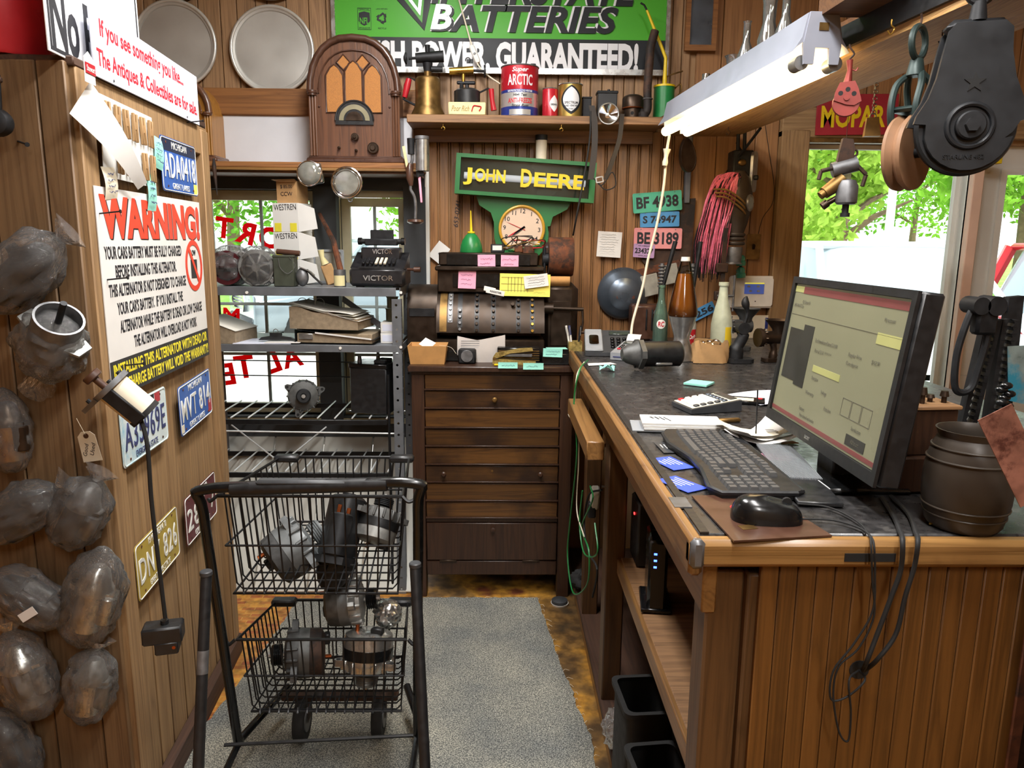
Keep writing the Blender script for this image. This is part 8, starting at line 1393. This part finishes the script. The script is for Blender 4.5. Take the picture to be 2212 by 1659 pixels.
# little motor with lead and connector
t = T('wiper_motor', 'small grey motor with peeling label and long black lead hung at the corner', 'motor', fp(262, 852, 1.62), RY(rad(-42)) @ RX(rad(12)))
MB().cyl((0, 0, -.06), (0, 0, .025), .036, n=26, bev=.003).build('motor_case', 'cream', t); MB().cyl((0, 0, -.068), (0, 0, -.056), .037, n=26).build('end_band', 'rubber', t); MB().prism(circ(.044, 20)+[(.075, .012), (.075, -.012)] if 0 else [(.045*cos(a), .045*sin(a)) for a in [2*pi*i/20 for i in range(20)]], .012, None, .022).prism([(-.08, -.015), (-.03, -.035), (-.03, .035), (-.08, .015)], .01, None, .022).build('gear_plate', 'steel_dull', t); MB().cyl((-.01, 0, .034), (-.01, 0, .06), .008, n=12).cyl((-.01, 0, .06), (-.01, 0, .075), .02, n=18, bev=.002).build('drive_knob', 'radio_trim', t)
for x, y in ((-.06, 0), (.02, .03), (.02, -.03)): MB().cyl((x, y, .032), (x, y, .04), .005, n=8).build('bolt', 'iron', t)
MB().box((0, -.038, -.02), (.03, .008, .09), .002).build('side_rail', 'iron', t)
Mi = t.matrix_basis.inverted(); W2 = lambda px, py, y: Mi @ PY(px, py, y)
MB().tube(spl([W2(300, 892, 1.62), W2(318, 960, 1.60), W2(327, 1080, 1.60), W2(342, 1210, 1.6), W2(357, 1335, 1.6)], 8), .0048, 8).build('lead', 'rubber', t)
cn = MB().box((0, 0, 0), (.085, .05, .04), .004).box((.008, -.004, -.03), (.05, .045, .03), .003).cyl((.004, .0, .018), (.004, 0, .03), .009, n=10).build('connector', 'black_plastic', t); cn.matrix_basis = Mi @ TR(*PY(353, 1365, 1.6)) @ RZ(.25); MB().cyl((.024, -.027, -.028), (.024, -.0262, -.028), .004, n=10).build('rivet', 'copper', cn)
t = T('price_tag', 'cream manila tag marked Good Used hanging on a string', 'tag', fp(192, 965, 1.68), FWD @ RZ(rad(8))); MB().prism([(-.02, -.035), (.024, -.035), (.02, .026), (.01, .036), (-.01, .036), (-.02, .026)], .0008).build('tag', 'cream', t); MB().cyl((0, .026, .0005), (0, .026, .0016), .006, n=14).build('eyelet', 'radio_trim', t)
for s, x in (('Good', -.008), ('Used', .008)): text(t, s, 'ink', TR(x, -.006, .001) @ RZ(rad(70)), height=.009, width=.03, shear=.2)
MB().tube([(0, .026, .001), (-.006, .05, .002), (-.01, .07, .004)], .0006, 5).build('string', 'cream', t)
t = T('iron_knob_part', 'dark round iron part hung at the top left edge', 'iron part', fp(6, 262, 1.66), FWD); MB().lathe([(0, 0), (.024, 0), (.028, .01), (.024, .026), (.012, .032), (0, .032)], 22, TR(0, -.005, 0)).cyl((0, .02, .012), (.004, .09, .012), .008, n=10).build('body', 'iron', t); MB().box((.0, .08, .012), (.03, .012, .012), .003).build('crossbar', 'iron_rust', t)
t = T('wall_nail', 'long bare nail sticking out at the upper left of the partition', 'nail', fp(30, 303, 1.704), 0, 'nails in the partition'); MB().cyl((0, .01, 0), (.045, -.03, -.012), .0022, n=8).build('shank', 'iron', t); MB().cyl((.045, -.03, -.012), (.0465, -.0312, -.0124), .005, n=10).build('head', 'iron', t)
p = PZ(40, 1659, 0); t = T('grey_floor_tote', 'grey plastic tote on the floor below the hung starters', 'tote', V((-1.16, 1.55, 0))); MB().ring(rrect(.34, .22, .03), rrect(.32, .2, .025), .18).box((0, 0, .004), (.32, .2, .008)).build('tub', 'steel_grey', t); MB().ring(rrect(.36, .24, .03), rrect(.32, .2, .025), .015, None, .17).build('rim', 'steel_grey', t)
# ------------------------------------------------------------------ hanging from the overhead shelf
def hook(t, p, mat='iron_rust', s=1.0): MB().tube(spl([p+V((0, 0, .03*s)), p+V((0, 0, .012*s)), p+V((.008*s, 0, .0)), p+V((0, 0, -.012*s)), p+V((-.008*s, 0, -.004*s))], 5), .0018*s, 6).build('screw_hook', mat, t)
def wheelhang(): pass
pm('pulley_black', '#26282b', .4, .35, .2, 20, .05); pm('pulley_wood', '#8f6b4e', .6, 0, .2, 20, .1); pm('pulley_green', '#2b3a38', .45, .3, .2, 20); pm('pulley_red', '#8d3a33', .45, .3, .2, 25, .1)
# big barn pulley with star
yb = 1.6
p = PY(2092, 215, yb); k = mpp(p); t = T('barn_pulley', 'big black cast iron barn pulley with star hanging at the upper right', 'pulley', p, RZ(rad(-14)) @ FWD)
cheek = [(-46, 150), (46, 152), (62, 138), (66, 90), (78, 40), (98, -5), (112, -20), (114, -44), (96, -50), (84, -72), (70, -84)]+[(88*cos(a), -62+88*sin(a)) for a in [rad(-12-i*14) for i in range(12)]]+[(-86, -54), (-110, -52), (-106, -36), (-86, 0), (-74, 40), (-66, 92), (-58, 136)]
MB().prism([(x*k, y*k) for x, y in cheek], .012, None, .014).build('front_cheek', 'pulley_black', t); MB().prism([(x*k, y*k) for x, y in cheek], .012, None, -.036).build('rear_cheek', 'pulley_black', t)
MB().lathe([(0, -.018), (96*k, -.018), (100*k, -.01), (90*k, -.004), (100*k, .004), (96*k, .012), (0, .012)], 48, TR(0, -60*k, 0)).build('sheave', 'pulley_black', t); MB().torus((0, -58*k, .028), 44*k, 6*k, 36, 8).build('hub_ring', 'pulley_black', t); MB().cyl((0, -58*k, .02), (0, -58*k, .04), 30*k, n=24, bev=.003).cyl((0, -58*k, .04), (0, -58*k, .05), 15*k, n=6).build('axle_nut', 'iron', t)
MB().prism([((22 if i % 2 == 0 else 9)*k*cos(rad(90+36*i)), 30*k+(22 if i % 2 == 0 else 9)*k*sin(rad(90+36*i))) for i in range(10)], .003, None, .0255).build('star', 'rubber', t); text(t, 'STARLINE 482', 'iron', TR(-6*k, -122*k, .026), width=80*k, height=9*k, depth=.002)
MB().box((0, 146*k, -.005), (120*k, 30*k, .05), .012).build('yoke', 'pulley_black', t); MB().cyl((0, 158*k, 0), (0, 196*k, 0), 18*k, 13*k, n=16).build('swivel', 'iron', t); MB().torus((0, 218*k, 0), 24*k, 8*k, 22, 8).build('eye', 'pulley_black', t)
# wooden wheel pulley
yw = 1.76
p = PY(1968, 250, yw); k = mpp(p); t = T('hay_pulley', 'wooden wheel pulley in green iron frame hanging beside the star pulley', 'pulley', p, RZ(rad(38)) @ FWD)
MB().lathe([(0, -.02), (78*k, -.02), (80*k, -.012), (70*k, 0), (80*k, .012), (78*k, .02), (0, .02)], 44, TR(-2*k, -78*k, 0)).build('wheel', 'pulley_wood', t); MB().cyl((-2*k, -78*k, -.03), (-2*k, -78*k, .03), 12*k, n=16).build('axle', 'iron', t)
for z in (-.027, .027):
    for s in (-1, 1): MB().tube(spl([(0, 85*k, z*.5), (s*26*k, 60*k, z), (s*40*k, 10*k, z), (s*22*k, -40*k, z), (0, -82*k, z)], 6), 7.5*k, 8).build('frame_arm', 'pulley_green', t)
MB().box((0, 10*k, 0), (84*k, 12*k, .06), .006).build('cross_bar', 'pulley_green', t); MB().cyl((0, 80*k, 0), (0, 116*k, 0), 19*k, 13*k, n=16, bev=.002).build('swivel', 'pulley_green', t); MB().torus((0, 148*k, 0), 32*k, 7*k, 26, 8).build('eye', 'pulley_green', t); MB().tube(spl([(0, 180*k, 0), (4*k, 195*k, 0), (0, 205*k, 0)], 4), 2.5*k, 6).build('screw_hook', 'iron_rust', t)
# red pulley
p = PY(1828, 215, 1.95); k = mpp(p); t = T('red_pulley', 'small red iron pulley hanging from a hook under the overhead shelf', 'pulley', p, RZ(rad(-20)) @ FWD)
MB().prism([(-16*k, 34*k), (14*k, 36*k), (22*k, 20*k), (30*k, -6*k), (16*k, -14*k), (0, -12*k), (-26*k, -2*k), (-24*k, 14*k)], .006, None, .006).build('cheek', 'pulley_red', t); MB().lathe([(0, -.008), (27*k, -.008), (28*k, -.004), (23*k, 0), (28*k, .004), (27*k, .008), (0, .008)], 30, TR(0, -8*k, 0)).build('sheave', 'pulley_red', t)
for a in (.4, 1.5, 2.6): MB().cyl((15*k*cos(a), 4*k+15*k*sin(a), .0115), (15*k*cos(a), 4*k+15*k*sin(a), .0125), 5*k, n=12).build('spoke_hole', 'rubber', t)
MB().cyl((0, 2*k, .01), (0, 2*k, .016), 6*k, n=12).build('axle', 'pulley_red', t); MB().tube([(0, 34*k, 0), (2*k, 60*k, 0), (0, 80*k, 0)], [9*k, 5*k, 7*k], 10).tube(spl([(4*k, 62*k, 0), (14*k, 58*k, 0), (18*k, 64*k, 0)], 4), 1.6*k, 6).build('shank', 'pulley_red', t); MB().tube(spl([(0, 82*k, 0), (8*k, 92*k, 0), (0, 104*k, 0), (-3*k, 112*k, 0)], 4), 2*k, 6).build('screw_hook', 'iron_rust', t)
# carburettor parts bundle hanging in the window
p = PY(1820, 395, 1.98); k = mpp(p); t = T('hanging_carburetor', 'old carburetor bundle hanging on a wire before the right window', 'carburetor', p, RZ(rad(-10)) @ FWD)
MB().tube([(0, 160*k, 0), (0, 92*k, 0)], .0008, 5).build('hanging_wire', 'iron_rust', t); MB().prism([(-14*k, 60*k), (-8*k, 92*k), (12*k, 90*k), (18*k, 70*k), (14*k, 30*k), (-18*k, 30*k)], .02, None, -.01).build('intake_bracket', 'iron_rust', t); MB().cyl((-24*k, 26*k, 0), (26*k, 40*k, 0), 16*k, n=18).build('throat', 'steel_dull', t); MB().cyl((-38*k, -22*k, .01), (0, 6*k, 0), 13*k, 17*k, n=18).cyl((-46*k, -28*k, .012), (-36*k, -20*k, .01), 9*k, n=14).build('barrel', 'brass_old', t); MB().lathe([(0, -38*k), (18*k, -38*k), (22*k, -34*k), (22*k, 0), (16*k, 12*k), (0, 16*k)], 26, TR(8*k, -8*k, .012) @ RX(-pi/2)).build('float_bowl', 'steel_dull', t); MB().cyl((8*k, -46*k, .012), (8*k, -64*k, .012), 7*k, n=14).cyl((8*k, -64*k, .012), (8*k, -72*k, .012), 10*k, n=14).build('drain_plug', 'iron', t); MB().cyl((-30*k, -44*k, 0), (0, -26*k, 0), 6*k, n=12).cyl((-38*k, -50*k, 0), (-28*k, -42*k, 0), 9*k, n=12).build('fuel_union', 'bronze_dark', t)
for a, b in (((26, 34), (44, 16)), ((44, 16), (38, -8)), ((-24, 30), (-48, 24)), ((-48, 24), (-52, 6))): MB().tube([(a[0]*k, a[1]*k, .01), (b[0]*k, b[1]*k, .012)], 4.5*k, 8).build('linkage', 'iron_rust', t)
MB().torus((18*k, 62*k, 0), 7*k, 2.4*k, 16, 6).build('loop', 'iron_rust', t)
# cow bell
p = PY(1884, 272, 2.2); k = mpp(p); t = T('cow_bell', 'small tarnished cow bell on a chain before the red sign', 'bell', p, RZ(rad(-12)) @ FWD); MB().add([(-16*k, -22*k, -.012), (17*k, -22*k, -.012), (17*k, -22*k, .012), (-16*k, -22*k, .012), (-13*k, 16*k, -.007), (11*k, 18*k, -.007), (11*k, 18*k, .007), (-13*k, 16*k, .007)], [(0, 1, 2, 3), (7, 6, 5, 4), (0, 4, 5, 1), (1, 5, 6, 2), (2, 6, 7, 3), (3, 7, 4, 0)]).build('bell', 'brass_old', t); MB().torus((0, 20*k, 0), 6*k, 1.4*k, 14, 6).build('loop', 'steel_dull', t)
for i in range(9): MB().torus((1*k*((-1)**i), (28+i*7)*k, 0), 4*k, 1*k, 12, 5, RY(pi/2*(i % 2))).build('chain_link', 'steel_dull', t)
# mopar sign
pm('mopar_red', '#9c2430', .45, 0, .1, 12); t = wt('mopar_sign', 'red sign with yellow MOPAR lettering above the right window', 'sign', 1850, 248, 3.56, 1); k = mpp(PY(1850, 248, 3.56)); MB().box((0, 0, .004), (176*k, 84*k, .008), .001).build('panel', 'mopar_red', t); text(t, 'MOPAR', 'yellow_paint', TR(-8*k, -4*k, .0085), width=140*k, height=46*k, bold=.03)
t = wt('yellow_box', 'small yellow box on top of the door frame', 'box', 2140, 345, 3.52); MB().box((0, 0, 0), (40*k, 18*k, .04), .002).build('box', 'yellow_paint', t)
# hooks under the fascia and board
for px, py, z, lb in ((1925, 62, 2.04, 'brass cup hook on the dark shelf fascia'), (2035, 85, 2.02, 'rusty wire hook beside the wooden wheel pulley'), (1573, 285, 2.02, 'small rusty screw hook at the far end of the overhead shelf')):
    p = PZ(px, py, z-.02); t = T('screw_hook', lb, 'hook', p, 0, 'hooks under the overhead shelf'); MB().tube(spl([(0, 0, .02), (0, 0, .008), (.008, 0, .0), (0, 0, -.012), (-.008, 0, -.004)], 5), .0018, 6).build('hook_wire', 'brass' if py == 62 else 'iron_rust', t)
# glass on the upper board
UZ = OZ+.0205
def gb(name, label, px, y, prof, mat='glass_clear', cap=None):
    q = PY(px, 200, y)
    for _ in range(6): q = PY(px, 200, y)
    py = 200.
    for _ in range(6): q = PY(px, py, y); py += (q.z-UZ)/mpp(q)
    t = T(name, label, 'bottle', V((q.x, y, UZ)), 0, 'old glass bottles on the overhead shelf'); MB().lathe([(r, z) for r, z in prof]+[(max(0, r-.0025), z) for r, z in prof[::-1] if z > .004]+[(0, .004)], 28).build('glass', mat, t)
    if cap: MB().lathe(cap, 20).build('cap', 'steel_dull', t)
    return t
tall = [(0, 0), (.03, 0), (.03, .13), (.012, .18), (.012, .24), (.015, .245)]
gb('oil_bottle', 'dusty oil bottle with cone neck at the far end of the overhead shelf', 1520, 3.3, [(0, 0), (.045, 0), (.045, .06), (.042, .075), (.018, .14), (.016, .19)], 'glass_clear', [(.046, .066), (.048, .066), (.048, .074), (.046, .074)])
gb('milk_bottle', 'clear tall bottle with price sticker on the overhead shelf', 1605, 2.75, tall); gb('milk_bottle', 'clear tall bottle second along the overhead shelf', 1652, 2.6, [(0, 0), (.032, 0), (.034, .15), (.02, .2), (.022, .26), (.03, .3)]); gb('milk_bottle', 'clear tall bottle nearest the viewer on the overhead shelf', 1688, 2.45, tall); gb('glass_chimney', 'clear glass lamp chimney behind the tall bottles', 1580, 2.95, [(.025, 0), (.03, .02), (.035, .06), (.022, .12), (.03, .17), (.036, .18)]); gb('glass_jar', 'small clear jar beside the cone necked oil bottle', 1558, 3.1, [(0, 0), (.03, 0), (.03, .07), (.026, .085), (.028, .1)])
t = T('shelf_sign_box', 'dark blue box with red print at the top edge over the overhead shelf', 'box', V((1.12, 1.75, UZ))); MB().box((0, 0, .06), (.16, .2, .12), .004).build('box', 'plate_navy', t); text(t, "SS Quart", 'ink_red', TR(-.081, 0, .09) @ RZ(rad(-90)) @ FWD, height=.025, width=.12)
# picture frame at the top right of the back wall
t = wt('picture_frame', 'empty wooden picture frame on the wall beside the green sign', 'picture frame', 1515, 20, 3.59); k = mpp(PY(1515, 20, 3.59)); MB().ring([(-34*k, -86*k), (34*k, -86*k), (34*k, 120*k), (-34*k, 120*k)], [(-24*k, -74*k), (24*k, -74*k), (24*k, 110*k), (-24*k, 110*k)], .02).build('frame', 'board_x', t); MB().box((0, 18*k, .006), (48*k, 184*k, .004)).build('picture', 'hub_blue', t)
